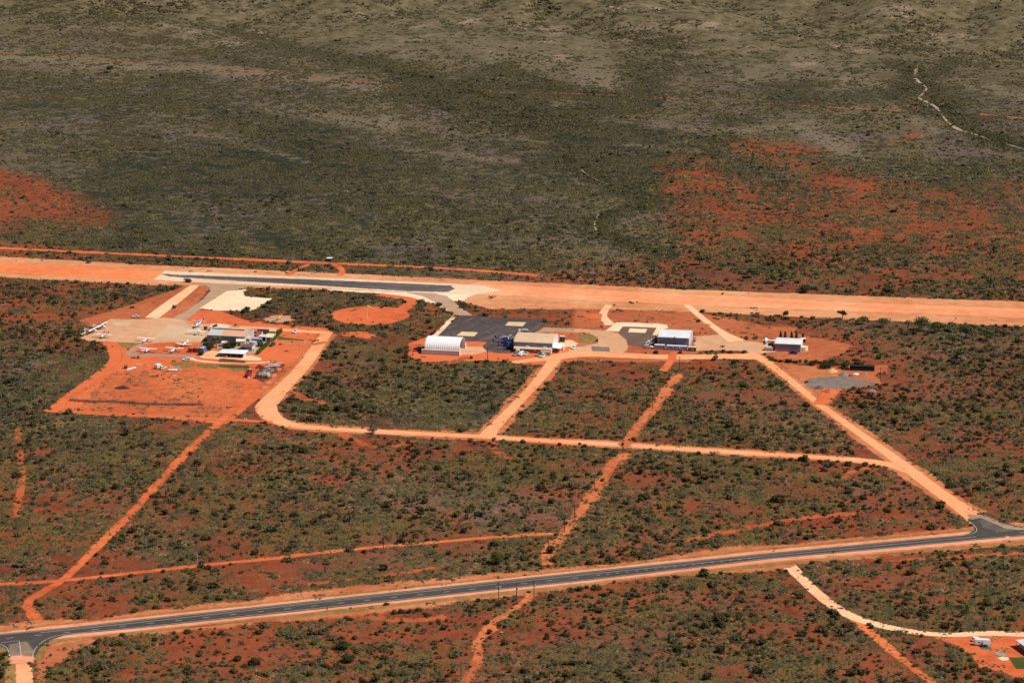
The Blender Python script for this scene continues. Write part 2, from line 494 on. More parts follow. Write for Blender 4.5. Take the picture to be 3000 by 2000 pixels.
# broad drainage belts, pale rises and bare red patches: strokes over the plain (whole-view pixels), half width, strength
STROKES = {'dark': [([(960, 215), (1150, 240), (1300, 300), (1400, 390), (1500, 450)], 75, 1.0), ([(1300, 365), (1340, 395), (1450, 450), (1500, 468), (1385, 500), (1365, 520), (1440, 560), (1540, 585)], 26, 1.3),
   ([(1410, 30), (1395, 75), (1480, 108), (1570, 125), (1500, 170), (1475, 235), (1300, 260)], 42, 1.0), ([(0, 15), (120, 50), (330, 48), (470, 20)], 34, .9), ([(560, 70), (680, 115), (850, 145), (1000, 190), (1250, 205), (1500, 240)], 34, .9),
   ([(0, 195), (260, 215), (500, 260), (760, 330), (960, 400)], 60, .45), ([(300, 330), (600, 420), (1000, 480), (1250, 500)], 120, .4), ([(1380, 300), (1600, 320), (1750, 390), (1800, 440)], 45, .6), ([(1560, 150), (1700, 200), (1900, 190)], 30, .4),
   ([(2060, 85), (2110, 200), (2180, 265), (2250, 310), (2352, 335)], 34, 1.1), ([(2352, 118), (2200, 150), (2090, 190)], 26, .8), ([(1130, 165), (1200, 172), (1270, 200)], 22, .9), ([(0, 545), (500, 560), (900, 590), (1300, 610)], 40, .5),
   ([(1500, 560), (1560, 620), (1700, 640), (1800, 600)], 45, .6), ([(2000, 380), (2200, 400), (2352, 380)], 50, .6), ([(200, 85), (420, 95)], 26, .5), ([(1900, 30), (2100, 60), (2300, 20)], 22, .5), ([(1750, 90), (1900, 110), (2050, 100)], 14, .6),
   ([(1000, 20), (1200, 60), (1350, 40)], 12, .5), ([(450, 120), (700, 170), (800, 150)], 26, .4), ([(1950, 590), (2100, 600), (2300, 590)], 30, .4), ([(1700, 470), (1900, 500), (1830, 420)], 34, .5), ([(820, 355), (880, 420), (960, 470)], 14, .8), ([(0, 300), (200, 330), (420, 400)], 50, .3)],
 'red': [([(0, 400), (120, 480), (260, 510)], 55, .8), ([(60, 440), (0, 460)], 40, .7), ([(1320, 228), (1480, 262)], 26, .6), ([(1380, 345), (1500, 385)], 30, .8), ([(1560, 430), (1640, 500), (1760, 560), (1900, 600)], 75, .7), ([(1800, 480), (2050, 540), (2330, 570)], 85, .8),
   ([(1840, 350), (2000, 335), (2120, 310)], 26, .6), ([(2060, 200), (2150, 230)], 24, .6), ([(2200, 262), (2352, 272)], 20, .8), ([(1700, 330), (1800, 380)], 30, .4), ([(350, 70), (420, 80)], 14, .4), ([(540, 155), (700, 190), (760, 200)], 18, .5), ([(440, 565), (560, 575), (640, 570)], 22, .7), ([(950, 560), (1000, 590)], 14, .6),
   ([(1600, 600), (1500, 590), (1580, 640)], 20, .5), ([(120, 150), (260, 165)], 10, .5), ([(2250, 90), (2352, 100)], 16, .4), ([(1340, 600), (1240, 590)], 16, .5), ([(400, 510), (700, 540)], 14, .4)],
 'pale': [([(0, 130), (300, 150), (650, 170), (860, 200)], 32, .8), ([(200, 60), (500, 90), (760, 70), (950, 120)], 60, .7), ([(1020, 90), (1200, 130), (1330, 100), (1380, 190)], 55, .8), ([(1580, 60), (1750, 120), (1900, 150), (1700, 180)], 60, .8), ([(450, 380), (650, 430), (760, 430)], 12, .6),
   ([(1500, 90), (1640, 30), (1800, 20)], 40, .6), ([(2000, 140), (1900, 200), (2030, 190)], 34, .7), ([(1400, 330), (1540, 340)], 20, .6), ([(1850, 300), (1950, 350), (2080, 400)], 34, .7), ([(2150, 180), (2352, 220)], 28, .6), ([(830, 330), (960, 345), (1180, 370)], 16, .6), ([(600, 250), (900, 290), (880, 230)], 36, .6),
   ([(1480, 290), (1700, 300), (1850, 285)], 22, .6), ([(0, 210), (120, 200)], 20, .4), ([(2150, 300), (2050, 250)], 22, .5), ([(300, 290), (520, 320), (700, 370)], 16, .5), ([(1150, 50), (960, 30)], 30, .6), ([(2180, 60), (2300, 140)], 30, .5)]}
def strokes(kind, px, py):
    X_ = px * .784; Y_ = py * .784 * 2.4
    wob = (fbm(px / 55.0, py / 22.0, 4) - .5) * 2
    out = np.zeros(len(px))
    for pts, w, amp in STROKES[kind]:
        d = np.full(len(px), 1e9)
        for (ax, ay), (bx, by) in zip(pts[:-1], pts[1:]):
            ay, by = ay * 2.4, by * 2.4; vx, vy = bx - ax, by - ay; t = np.clip(((X_ - ax) * vx + (Y_ - ay) * vy) / (vx * vx + vy * vy + 1e-6), 0, 1)
            d = np.minimum(d, np.hypot(X_ - ax - t * vx, Y_ - ay - t * vy))
        out = np.maximum(out, amp * np.exp(-np.clip(d / w * (1 + wob * .75), 0, 9) ** 2))
    return out

# ------------------------------------------------------------------ ground
def axis(segs):
    out = []
    for a, b, st in segs:
        out += list(np.arange(a, b, st))
    out.append(segs[-1][1])
    return np.array(out)
gx = axis([(-9000, -2000, 1000), (-2000, -800, 150), (-800, 800, 9), (800, 2000, 150), (2000, 9000, 1000)])
gy = axis([(-3000, 800, 400), (800, 3800, 9), (3800, 5000, 100), (5000, 20000, 1500)])
X, Y = np.meshgrid(gx, gy)
Z = terrain(X, Y)
far_cut = smooth(3900, 6000, Y); Z = Z * (1 - far_cut) + far_cut * 60
nv = X.size
me = bpy.data.meshes.new("ground")
co = np.stack([X.ravel(), Y.ravel(), Z.ravel()], 1)
me.vertices.add(nv); me.vertices.foreach_set('co', co.ravel())
ny, nx = X.shape
idx = np.arange(nv).reshape(ny, nx)
quads = np.stack([idx[:-1, :-1], idx[:-1, 1:], idx[1:, 1:], idx[1:, :-1]], -1).reshape(-1, 4)
me.loops.add(quads.size); me.loops.foreach_set('vertex_index', quads.ravel())
me.polygons.add(len(quads)); me.polygons.foreach_set('loop_start', np.arange(0, quads.size, 4))
me.polygons.foreach_set('use_smooth', np.ones(len(quads), bool))
me.update(); me.validate()
pxs, pys = proj(co[:, 0], np.maximum(co[:, 1], 900), 0 * co[:, 2])
near_ = 1 - smooth(800, 900, 900 - np.clip(pys - 700, 0, 200) * 1.0)
cov = fV(pxs, pys) + 0.02 * smooth(1000, 1100, pys)
sD, sR, sP = strokes('dark', pxs, pys), strokes('red', pxs, pys), strokes('pale', pxs, pys)
up = 1 - smooth(740, 830, pys); sD, sR, sP = sD * up, sR * up, sP * up
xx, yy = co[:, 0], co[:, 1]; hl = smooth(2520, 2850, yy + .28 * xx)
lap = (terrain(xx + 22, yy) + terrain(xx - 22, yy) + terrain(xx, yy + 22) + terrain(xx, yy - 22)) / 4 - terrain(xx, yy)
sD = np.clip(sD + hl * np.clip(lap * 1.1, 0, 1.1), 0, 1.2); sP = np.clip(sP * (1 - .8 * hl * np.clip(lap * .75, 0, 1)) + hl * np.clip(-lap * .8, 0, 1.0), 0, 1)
base_ = np.where(pys < 760, cov + .14 * smooth(.55, .72, cov), cov)
cov = np.clip(base_ + .35 * sD + .2 * sP - .38 * sR, 0, 1)
for an, dat in (('dark', sD), ('pale', sP)):
    at = me.attributes.new(an, 'FLOAT', 'POINT'); at.data.foreach_set('value', dat.astype(np.float32))
at = me.attributes.new('cover', 'FLOAT', 'POINT'); at.data.foreach_set('value', cov.astype(np.float32))
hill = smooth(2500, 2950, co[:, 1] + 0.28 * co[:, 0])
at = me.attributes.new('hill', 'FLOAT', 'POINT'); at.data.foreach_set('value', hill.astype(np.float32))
m, nt, b = newmat("red_scrubland_soil")
pos = nt.nodes.new('ShaderNodeNewGeometry').outputs['Position']
mpn = N(nt, 'ShaderNodeMapping'); mpn.inputs['Rotation'].default_value = (0, 0, 0.25); mpn.inputs['Scale'].default_value = (0.55, 0.3, 1)
nt.links.new(pos, mpn.inputs[0])
n1 = noise(nt, 0.012, 4, 0.6, pos); n2 = noise(nt, 0.09, 6, 0.65, pos); n3 = noise(nt, 0.55, 5, 0.7, pos); n4 = noise(nt, 2.0, 3, 0.7, pos)
soilc = ramp(nt, math_(nt, 'ADD', math_(nt, 'MULTIPLY', n1, 0.4), math_(nt, 'MULTIPLY', n2, 0.6)), [(0.38, RED_DK), (0.5, RED), (0.62, (0.43, 0.092, 0.031))])
soilc = mix(nt, maprange(nt, n4, 0.35, 0.65, 0, 0.45), soilc, (0.09, 0.028, 0.014))
n6 = noise(nt, 0.85, 5, 0.75, pos); n7 = noise(nt, 0.05, 4, 0.6, pos)
sp_amt = maprange(nt, n7, 0.35, 0.62, 0.35, 0.85)
soilc = mix(nt, math_(nt, 'MULTIPLY', maprange(nt, n6, 0.49, 0.57), sp_amt), soilc, (0.095, 0.052, 0.034))
soilc = mix(nt, math_(nt, 'MULTIPLY', maprange(nt, noise(nt, 0.5, 5, 0.75, mpn.outputs[0]), 0.52, 0.58), math_(nt, 'MULTIPLY', sp_amt, 0.7)), soilc, (0.150, 0.098, 0.076))
ln = noise(nt, 0.03, 5, 0.6, mpn.outputs[0])
n5 = noise(nt, 0.006, 5, 0.62, mpn.outputs[0])
litter = ramp(nt, n3, [(0.34, (0.045, 0.038, 0.020)), (0.5, (0.110, 0.088, 0.048)), (0.64, (0.215, 0.168, 0.104))])
litter2 = ramp(nt, n3, [(0.34, (0.050, 0.038, 0.031)), (0.5, (0.120, 0.088, 0.070)), (0.66, (0.22, 0.165, 0.135))])
litter3 = ramp(nt, n3, [(0.3, (0.014, 0.016, 0.010)), (0.5, (0.027, 0.030, 0.019)), (0.7, (0.052, 0.054, 0.035))])
litter = mix(nt, maprange(nt, n1, 0.45, 0.62), litter, litter2)
litter = mix(nt, maprange(nt, math_(nt, 'ADD', math_(nt, 'MULTIPLY', n5, 0.6), math_(nt, 'MULTIPLY', n2, 0.4)), 0.47, 0.56), litter, litter3)
nz1 = maprange(nt, n2, 0.35, 0.6, -.35, .35)
litter = mix(nt, math_(nt, 'MULTIPLY', maprange(nt, math_(nt, 'ADD', attr(nt, 'pale'), nz1), 0.25, 0.75), .8), litter, ramp(nt, n3, [(0.34, (0.085, 0.068, 0.042)), (0.5, (0.175, 0.138, 0.090)), (0.66, (0.30, 0.240, 0.175))]))
litter = mix(nt, maprange(nt, math_(nt, 'ADD', attr(nt, 'dark'), nz1), 0.25, 0.75), litter, litter3)
cv = attr(nt, 'cover')
thr = math_(nt, 'ADD', math_(nt, 'MULTIPLY', n3, 0.38), math_(nt, 'MULTIPLY', n2, 0.30))
thr = math_(nt, 'ADD', thr, math_(nt, 'MULTIPLY', ln, 0.32))
msk = maprange(nt, math_(nt, 'SUBTRACT', math_(nt, 'ADD', math_(nt, 'MULTIPLY', cv, 0.50), thr), 0.78), -0.06, 0.07)
col = mix(nt, msk, soilc, litter)
# hills: pale stones and straw on the rises
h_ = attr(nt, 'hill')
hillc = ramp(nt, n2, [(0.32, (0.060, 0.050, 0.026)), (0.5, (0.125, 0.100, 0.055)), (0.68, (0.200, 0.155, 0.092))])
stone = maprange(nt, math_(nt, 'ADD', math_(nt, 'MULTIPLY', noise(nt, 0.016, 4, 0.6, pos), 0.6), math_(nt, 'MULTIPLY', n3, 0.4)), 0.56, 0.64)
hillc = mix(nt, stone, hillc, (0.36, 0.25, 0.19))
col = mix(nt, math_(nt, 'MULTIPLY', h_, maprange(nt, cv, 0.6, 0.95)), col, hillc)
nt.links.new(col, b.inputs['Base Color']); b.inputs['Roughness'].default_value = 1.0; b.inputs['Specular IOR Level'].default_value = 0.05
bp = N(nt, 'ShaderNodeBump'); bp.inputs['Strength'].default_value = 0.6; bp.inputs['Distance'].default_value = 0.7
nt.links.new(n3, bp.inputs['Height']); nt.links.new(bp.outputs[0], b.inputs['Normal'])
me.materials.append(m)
ground = bpy.data.objects.new("ground", me); COL.objects.link(ground); tag(ground, kind='structure')

# ------------------------------------------------------------------ sheet materials
M_clear = soil('cleared_red_earth', (0.62, 0.145, 0.052), (0.72, 0.17, 0.062), (0.47, 0.085, 0.028))
M_clear2 = soil('brown_red_earth', (0.46, 0.125, 0.050), (0.60, 0.19, 0.085), (0.33, 0.075, 0.030), ragged=2.0, spots=(0.22, 0.10, 0.045), spot_amt=.5)
M_verge = soil('dusty_pink_verge', (0.55, 0.165, 0.068), (0.70, 0.26, 0.125), (0.38, 0.095, 0.036), spots=(0.26, 0.15, 0.06), spot_amt=0.6, ragged=2.2)
M_grav = soil('graded_gravel_shoulder', (0.75, 0.30, 0.16), (0.82, 0.40, 0.24), (0.62, 0.20, 0.09))
M_dirt = soil('pale_dirt_road_surface', (0.80, 0.34, 0.155), (0.84, 0.42, 0.22), (0.70, 0.24, 0.095), tracks=True)
M_track = soil('red_track_surface', (0.60, 0.135, 0.045), (0.72, 0.20, 0.075), (0.42, 0.080, 0.027), tracks=True, ragged=2.2)
M_faint = soil('faint_track_surface', (0.40, 0.095, 0.034), (0.54, 0.14, 0.052), (0.26, 0.055, 0.02), ragged=3.0)
M_trackf = soil('faint_far_track_surface', (0.36, 0.11, 0.045), (0.46, 0.15, 0.065), (0.26, 0.075, 0.03), ragged=3.2)
M_track2 = soil('broken_red_track_surface', (0.58, 0.15, 0.055), (0.72, 0.24, 0.10), (0.36, 0.075, 0.027), tracks=True, ragged=3.0, spots=(.2, .09, .04), spot_amt=.5)
M_paddock = soil('tufty_paddock_earth', (0.60, 0.135, 0.045), (0.70, 0.19, 0.07), (0.42, 0.085, 0.030), spots=(0.23, 0.115, 0.055), spot_amt=.8, ragged=2.0)
M_pale = soil('limestone_road_surface', (0.80, 0.48, 0.27), (0.82, 0.58, 0.36), (0.74, 0.34, 0.16), tracks=True)
M_strip = soil('graded_airstrip_margin', (0.60, 0.24, 0.11), (0.72, 0.36, 0.18), (0.44, 0.14, 0.055), streak=(GRID, (0.70, 0.40, 0.20), 0.7, 90, 3))
M_run = soil('dirt_runway_surface', (0.80, 0.32, 0.15), (0.84, 0.46, 0.26), (0.70, 0.24, 0.11), streak=(GRID, (0.60, 0.17, 0.07), 0.75, 160, 2.2))
M_run2 = soil('orange_runway_surface', (0.76, 0.21, 0.075), (0.82, 0.32, 0.13), (0.66, 0.15, 0.05), streak=(GRID, (0.80, 0.36, 0.16), 0.5, 120, 3.0))
M_chip = soil('cream_chip_seal', (0.72, 0.50, 0.32), (0.80, 0.62, 0.44), (0.66, 0.42, 0.24), streak=(GRID, (0.45, 0.36, 0.30), 0.35, 80, 2.0))
M_rubber = soil('dark_runway_seal', (0.085, 0.072, 0.078), (0.15, 0.12, 0.12), (0.055, 0.048, 0.055), streak=(GRID, (0.42, 0.33, 0.26), 0.55, 70, 1.2))
M_taxi = soil('grey_brown_taxiway', (0.42, 0.27, 0.18), (0.48, 0.33, 0.22), (0.34, 0.20, 0.12), spots=(0.60, 0.22, 0.09), spot_amt=0.3)
M_tan = soil('worn_tan_apron', (0.62, 0.34, 0.19), (0.70, 0.42, 0.25), (0.52, 0.25, 0.13), streak=(GRID, (0.42, 0.17, 0.08), 0.35, 30, 6), spots=(0.30, 0.16, 0.09), spot_amt=0.15)
M_slab = soil('concrete_slab', (0.60, 0.40, 0.245), (0.66, 0.47, 0.30), (0.50, 0.31, 0.18), streak=(GRID + 1.15, (0.44, 0.28, 0.17), 0.5, 40, 1.5))
M_cream = soil('cream_limestone_pad', (0.80, 0.62, 0.42), (0.82, 0.70, 0.52), (0.74, 0.48, 0.28), spots=(0.70, 0.32, 0.14), spot_amt=0.35)
M_tarm = soil('charcoal_tarmac', (0.075, 0.062, 0.066), (0.105, 0.088, 0.090), (0.052, 0.043, 0.047), streak=(GRID + 1.2, (0.17, 0.12, 0.10), 0.8, 35, 3), spots=(0.20, 0.11, 0.07), spot_amt=0.35, ragged=1.8)
M_brown = soil('brown_tarmac', (0.17, 0.105, 0.075), (0.22, 0.145, 0.10), (0.125, 0.075, 0.052), streak=(GRID, (0.09, 0.06, 0.05), 0.4, 30, 5))
M_pad = soil('tan_concrete_pad', (0.70, 0.50, 0.30), (0.76, 0.58, 0.38), (0.60, 0.40, 0.22), edge=False)
M_path = soil('grey_bitumen_path', (0.36, 0.27, 0.20), (0.42, 0.33, 0.25), (0.30, 0.21, 0.15))
M_hwy = soil('highway_asphalt', (0.066, 0.056, 0.052), (0.090, 0.076, 0.068), (0.050, 0.043, 0.040), streak=(0.33, (0.115, 0.092, 0.078), 0.6, 60, 0.8))
M_dust = soil('dusty_asphalt', (0.22, 0.16, 0.115), (0.40, 0.25, 0.15), (0.10, 0.08, 0.07))
M_dustr = soil('tan_road_dust', (0.34, 0.23, 0.155), (0.44, 0.30, 0.20), (0.24, 0.17, 0.12), ragged=2.5)
M_dustr2 = soil('thin_grey_road_dust', (0.13, 0.105, 0.09), (0.18, 0.145, 0.12), (0.09, 0.075, 0.066), ragged=2.8)
M_grass = soil('dry_grass_verge', (0.20, 0.15, 0.045), (0.32, 0.20, 0.07), (0.13, 0.10, 0.03), spots=(0.55, 0.17, 0.06), spot_amt=0.6)
M_grassr = soil('ragged_dry_grass', (0.24, 0.16, 0.055), (0.38, 0.21, 0.08), (0.15, 0.11, 0.04), spots=(0.55, 0.17, 0.06), spot_amt=0.7, ragged=3.0)
M_lawn = soil('green_lawn', (0.070, 0.090, 0.022), (0.12, 0.125, 0.035), (0.045, 0.066, 0.018), ragged=2.0)
M_lawn2 = soil('patchy_green_grass', (0.16, 0.15, 0.045), (0.24, 0.19, 0.06), (0.09, 0.100, 0.03), spots=(0.58, 0.16, 0.055), spot_amt=0.8, ragged=2.4)
M_grey = soil('blue_grey_gravel', (0.17, 0.145, 0.13), (0.23, 0.19, 0.165), (0.12, 0.10, 0.095), spots=(0.50, 0.25, 0.13), spot_amt=0.3)
M_sand = soil('pale_creek_sand', (0.36, 0.27, 0.20), (0.46, 0.35, 0.27), (0.22, 0.16, 0.11), ragged=3.2)
M_dkearth = soil('dark_red_scorched_earth', (0.17, 0.055, 0.030), (0.27, 0.085, 0.045), (0.10, 0.036, 0.022), ragged=2.2)
M_white = paint('road_marking_white', (0.62, 0.61, 0.58), 0.7, var=0.15, scale=1.5, dirt=(0.35, 0.25, 0.2), dirt_amt=0.5)

_zc = [0.010]
def nz():
    _zc[0] += 0.0012
    return _zc[0]
def gpt(p): return G(*p)

# broad cleared areas
patch('cleared_ground', [(150, 1198), (215, 1140), (275, 1098), (343, 1052), (300, 1003), (420, 980), (560, 985), (700, 955), (770, 948), (965, 962), (972, 985), (925, 1015), (880, 1080), (815, 1115), (770, 1160), (665, 1242), (440, 1222), (180, 1206)], M_clear, nz(), 4, keep=0.03, jitter=2)
patch('paddock', [(235, 1195), (330, 1100), (400, 1072), (560, 1080), (640, 1105), (712, 1120), (722, 1160), (670, 1222), (600, 1226), (430, 1212)], M_paddock, nz(), 5, keep=0.04, jitter=2)
ribbon('red_track', [(330, 1020), (345, 1050), (300, 1090), (230, 1140), (175, 1180), (165, 1197), (210, 1207)], [8, 7, 6, 6, 7, 8, 6], M_clear, nz(), 2, soft=3)
patch('cleared_ground', cO([(600, 470), (1050, 330), (1480, 180), (1620, 200), (1400, 470), (900, 470), (700, 520)]), M_clear2, nz(), 3, keep=0.02)
patch('cleared_ground', cO([(1400, 440), (1540, 385), (1700, 400), (1900, 470), (2000, 540), (1600, 520), (1420, 480)]), M_clear, nz(), 5, keep=0.03, jitter=3)
patch('cleared_ground', cA([(1640, 180), (1880, 140), (2020, 190), (2352, 215), (2352, 300), (1850, 240), (1620, 220)]), M_clear, nz(), 4)
patch('cleared_ground', [(1195, 1005), (1240, 990), (1300, 975), (1370, 990), (1480, 990), (1520, 1000), (1700, 950), (1770, 990), (1800, 1030), (1760, 1055), (1640, 1062), (1560, 1068), (1440, 1056), (1380, 1058), (1240, 1060), (1195, 1040)], M_clear, nz(), 4, keep=0.03, jitter=2)
patch('cleared_ground', [(1700, 880), (2000, 905), (2100, 925), (2250, 955), (2330, 960), (2330, 1000), (2100, 1000), (2010, 1060), (1700, 1060), (1660, 990)], M_clear2, nz(), 8, keep=0.13, jitter=4)
patch('cleared_ground', cG([(-200, 0), (200, 40), (560, 60), (1400, 230), (1700, 300), (1650, 420), (1380, 520), (1150, 590), (900, 600), (400, 540), (0, 440), (-300, 380)]), M_clear2, nz(), 6, keep=0.03, jitter=3)
patch('cleared_ground', cG([(330, 560), (850, 640), (1400, 670), (1700, 640), (2352, 640), (2352, 760), (2100, 800), (2300, 960), (2000, 1010), (1650, 1050), (1500, 1110), (1350, 1300), (1200, 1350), (1050, 1080), (800, 900)]), M_clear2, nz(), 5, keep=0.04, jitter=3)
patch('cleared_ground', cG([(460, 640), (1000, 660), (1500, 720), (1700, 800), (1600, 860), (1000, 900), (850, 940), (640, 780)]), M_verge, nz(), 6)
patch('cleared_ground', cI([(250, 620), (900, 600), (2352, 560), (2352, 1500), (2000, 1500), (1700, 1300), (1250, 1240), (950, 950), (700, 760)]), M_clear, nz(), 4, keep=0.04, jitter=2)
patch('scorched_ground', cW([(1430, 850), (1600, 880), (1800, 950), (2100, 1010), (2352, 1070), (2352, 1100), (1900, 1070), (1600, 1000), (1480, 930)]), M_dkearth, nz(), 8, keep=0.15, jitter=4)

# airstrip
patch('airstrip_margin', [(-120, 745), (0, 752), (421, 775), (900, 797), (1400, 820), (2000, 847), (2550, 868), (3000, 884), (3150, 890), (3150, 966), (3000, 957), (2500, 936), (2000, 912), (1700, 905), (1440, 905), (1340, 880), (1250, 862), (900, 848), (600, 838), (421, 834), (0, 812), (-120, 808)], M_strip, nz(), 6, keep=0.01, jitter=2)
patch('runway', [(-120, 765), (0, 771), (300, 782), (470, 792), (500, 815), (450, 822), (0, 799), (-120, 793)], M_run2, nz(), 4)
patch('runway', [(1330, 838), (1400, 829.4), (2000, 862), (2510, 885), (3000, 904), (3150, 910), (3150, 938), (3000, 931), (2510, 912), (2000, 893), (1650, 874), (1400, 862), (1320, 858)], M_run, nz(), 3)
patch('runway_apron_margin', cT([(1080, 400), (1300, 410), (1560, 395), (1760, 400), (1640, 470), (1560, 480), (1620, 560), (1700, 600), (1580, 600), (1400, 500), (1180, 450), (900, 410), (400, 380), (400, 370), (900, 392)]), M_cream, nz(), 4, jitter=2)
patch('sealed_runway', [(482, 794), (900, 811), (1317, 830), (1420, 838), (1470, 850), (1400, 862), (1300, 860), (1230, 858), (900, 841), (600, 829), (451, 819)], M_chip, nz(), 4)
patch('sealed_runway_centre', [(467, 803), (900, 818.5), (1320, 837), (1330, 846), (1310, 855), (1200, 853), (900, 834), (700, 823), (600, 817), (500, 810)], M_rubber, nz(), 5)
patch('taxiway', cO([(1510, 176), (1750, 190), (2010, 200), (1740, 243), (1640, 300), (1540, 378), (1430, 455), (1450, 490), (1250, 480), (1330, 445), (1410, 405), (1560, 300), (1610, 240), (1600, 215)]), M_taxi, nz(), 2)
patch('taxiway', cT([(1150, 405), (1380, 408), (1500, 435), (1600, 520), (1730, 608), (1590, 604), (1440, 505), (1280, 430)]), M_taxi, nz(), 2)
patch('parking_apron', cO([(1735, 243), (1900, 225), (1862, 250), (1875, 282), (2000, 293), (2085, 298), (1945, 392), (1650, 392), (1530, 372)]), M_cream, nz(), 1.5)
ribbon('service_track', cO([(1505, 190), (1330, 320), (1150, 455)]), [6, 9, 9], M_pale, nz(), 1)
patch('parking_apron', cD([(600, 203), (1200, 210), (1340, 195), (1560, 180), (1850, 215), (1950, 280), (2400, 290), (2352, 360), (2280, 440), (2230, 600), (1750, 603), (1200, 618), (820, 600), (300, 585), (10, 560), (180, 470), (400, 330)]), M_tan, nz(), 1.5)
patch('concrete_slab', cA([(990, 168), (1350, 185), (1340, 332), (1150, 335), (1000, 330), (815, 320)]), M_slab, nz(), 0.6)
patch('concrete_slab', cD([(610, 250), (1010, 250), (930, 318), (700, 315)]), M_slab, nz(), 3)
patch('limestone_pad', cA([(1400, 165), (1480, 160), (1620, 180), (1560, 195), (1400, 190)]), M_cream, nz(), 2)
patch('bitumen_path', cD([(1110, 620), (1215, 622), (955, 788), (1200, 795), (2110, 822), (2100, 850), (1980, 862), (1400, 845), (930, 830), (868, 808), (872, 780)]), M_path, nz(), 0.8)
patch('grass_patch', cD([(730, 605), (1110, 615), (950, 690), (820, 705), (780, 650)]), M_grass, nz(), 3)
patch('limestone_yard', cA([(1270, 480), (1480, 440), (1560, 470), (1700, 495), (1790, 470), (1900, 500), (1900, 525), (1600, 520), (1330, 500)]), M_pale, nz(), 2)
ribbon('footpath', cA([(1200, 495), (1250, 522), (1400, 540), (1650, 548), (1900, 548), (1990, 530)]), 3.2, M_pale, nz(), 2)
patch('lawn', cA([(1230, 552), (1420, 562), (1500, 572), (1780, 572), (1795, 612), (1640, 632), (1550, 600), (1380, 600), (1280, 588)]), M_lawn2, nz(), 3, jitter=2)
patch('lawn', cA([(1500, 565), (1780, 572), (1790, 600), (1650, 600), (1480, 585)]), M_lawn, nz(), 3, jitter=1)
patch('grass_patch', cA([(1000, 545), (1230, 535), (1240, 590), (1060, 590)]), M_grass, nz(), 4)
patch('lawn', cA([(2080, 280), (2110, 295), (2320, 320), (2330, 330), (2060, 318)]), M_lawn, nz(), 1.2)
patch('rubble_bed', cA([(1490, 505), (1600, 510), (1745, 525), (1740, 548), (1480, 540)]), M_dkearth, nz(), 2)
# middle: tarmac apron
patch('gravel_apron_margin', cB([(640, 120), (560, 230), (380, 395), (300, 400), (420, 300), (520, 180), (620, 100)]), M_cream, nz(), 3)
patch('tarmac_apron', cB([(670, 115), (860, 115), (1150, 138), (1500, 150), (1880, 168), (1835, 240), (1710, 350), (1500, 480), (1410, 632), (1200, 628), (1060, 605), (990, 560), (1070, 480), (940, 468), (800, 470), (700, 440), (400, 400)]), M_tarm, nz(), 3)
patch('landing_pad', cB([(720, 335), (942, 345), (893, 400), (645, 390)]), M_pad, nz(), 0)
patch('landing_pad', cB([(1362, 200), (1607, 207), (1560, 263), (1315, 252)]), M_pad, nz(), 0)
patch('shed_slab', cB([(690, 545), (1000, 545), (1062, 600), (1000, 630), (900, 650), (690, 655)]), M_tan, nz(), 1)
patch('gravel_link', cB([(1850, 275), (2352, 300), (2500, 310), (2500, 360), (2352, 352), (2000, 340), (1720, 352), (1790, 320)]), M_taxi, nz(), 2)
patch('limestone_yard', cB([(2070, 455), (2230, 450), (2320, 500), (2250, 545), (2060, 545)]), M_pale, nz(), 2)
patch('grey_gravel', cB([(2200, 560), (2352, 555), (2352, 600), (2260, 610)]), M_grey, nz(), 2)
patch('dirt_yard', cC([(-60, 198), (100, 205), (240, 216), (350, 240), (425, 300), (440, 380), (380, 430), (0, 430), (-120, 440), (-100, 380), (60, 350), (165, 330), (165, 280), (80, 240), (-60, 225)]), M_tan, nz(), 3)
patch('grass_patch', cC([(0, 232), (100, 250), (160, 285), (140, 325), (60, 328), (0, 320)]), M_grass, nz(), 3)
patch('grey_gravel', cC([(100, 360), (260, 365), (270, 410), (120, 415)]), M_grey, nz(), 3)
patch('limestone_pad', cC([(330, 138), (700, 150), (795, 162), (812, 190), (770, 202), (700, 262), (655, 256), (640, 300), (440, 300), (350, 225), (238, 215)]), M_cream, nz(), 2, jitter=1)
patch('tarmac_apron', cC([(392, 176), (700, 188), (662, 255), (720, 262), (720, 352), (590, 365), (440, 350), (425, 300), (345, 236)]), M_brown, nz(), 0.8)
patch('landing_pad', cC([(455, 194), (614, 200), (598, 236), (440, 229)]), M_cream, nz(), 0.4)
patch('tan_apron', cC([(1040, 268), (1310, 250), (1440, 300), (1600, 318), (1790, 330), (1860, 390), (1780, 410), (1640, 432), (1450, 398), (1200, 395), (1060, 400)]), M_tan, nz(), 3, keep=0)
patch('limestone_strip', cC([(900, 360), (980, 385), (1080, 400), (1060, 385)]), M_pale, nz(), 1)
ribbon('dirt_path', cC([(980, -25), (1100, 85), (1300, 235), (1440, 310)]), [4.5, 4.5, 5, 12], M_pale, nz(), 2)
ribbon('dirt_path', cC([(262, -20), (205, 55), (215, 100), (280, 165)]), [4.5, 5, 5, 7], M_pale, nz(), 2)
ribbon('vehicle_track', cC([(560, 30), (900, 85), (1200, 170)]), 3, M_verge, nz(), 2, clear=False)
patch('grey_gravel', cG([(1050, 880), (1200, 850), (1500, 842), (1800, 890), (2050, 925), (2240, 985), (1900, 1000), (1650, 1038), (1150, 1050), (960, 1010), (915, 970)]), M_grey, nz(), 4, jitter=2)
patch('cleared_ground', cJ([(700, 700), (800, 620), (1300, 560), (1750, 530), (1500, 640), (1200, 780), (1050, 960), (850, 1020), (760, 1294), (640, 1294), (620, 900)]), M_clear2, nz(), 2.5, keep=0.12)
patch('scrap_ground', cA([(1900, 600), (2020, 545), (2130, 560), (2080, 640), (1960, 760), (1850, 700), (1860, 640)]), M_dkearth, nz(), 4, jitter=1)
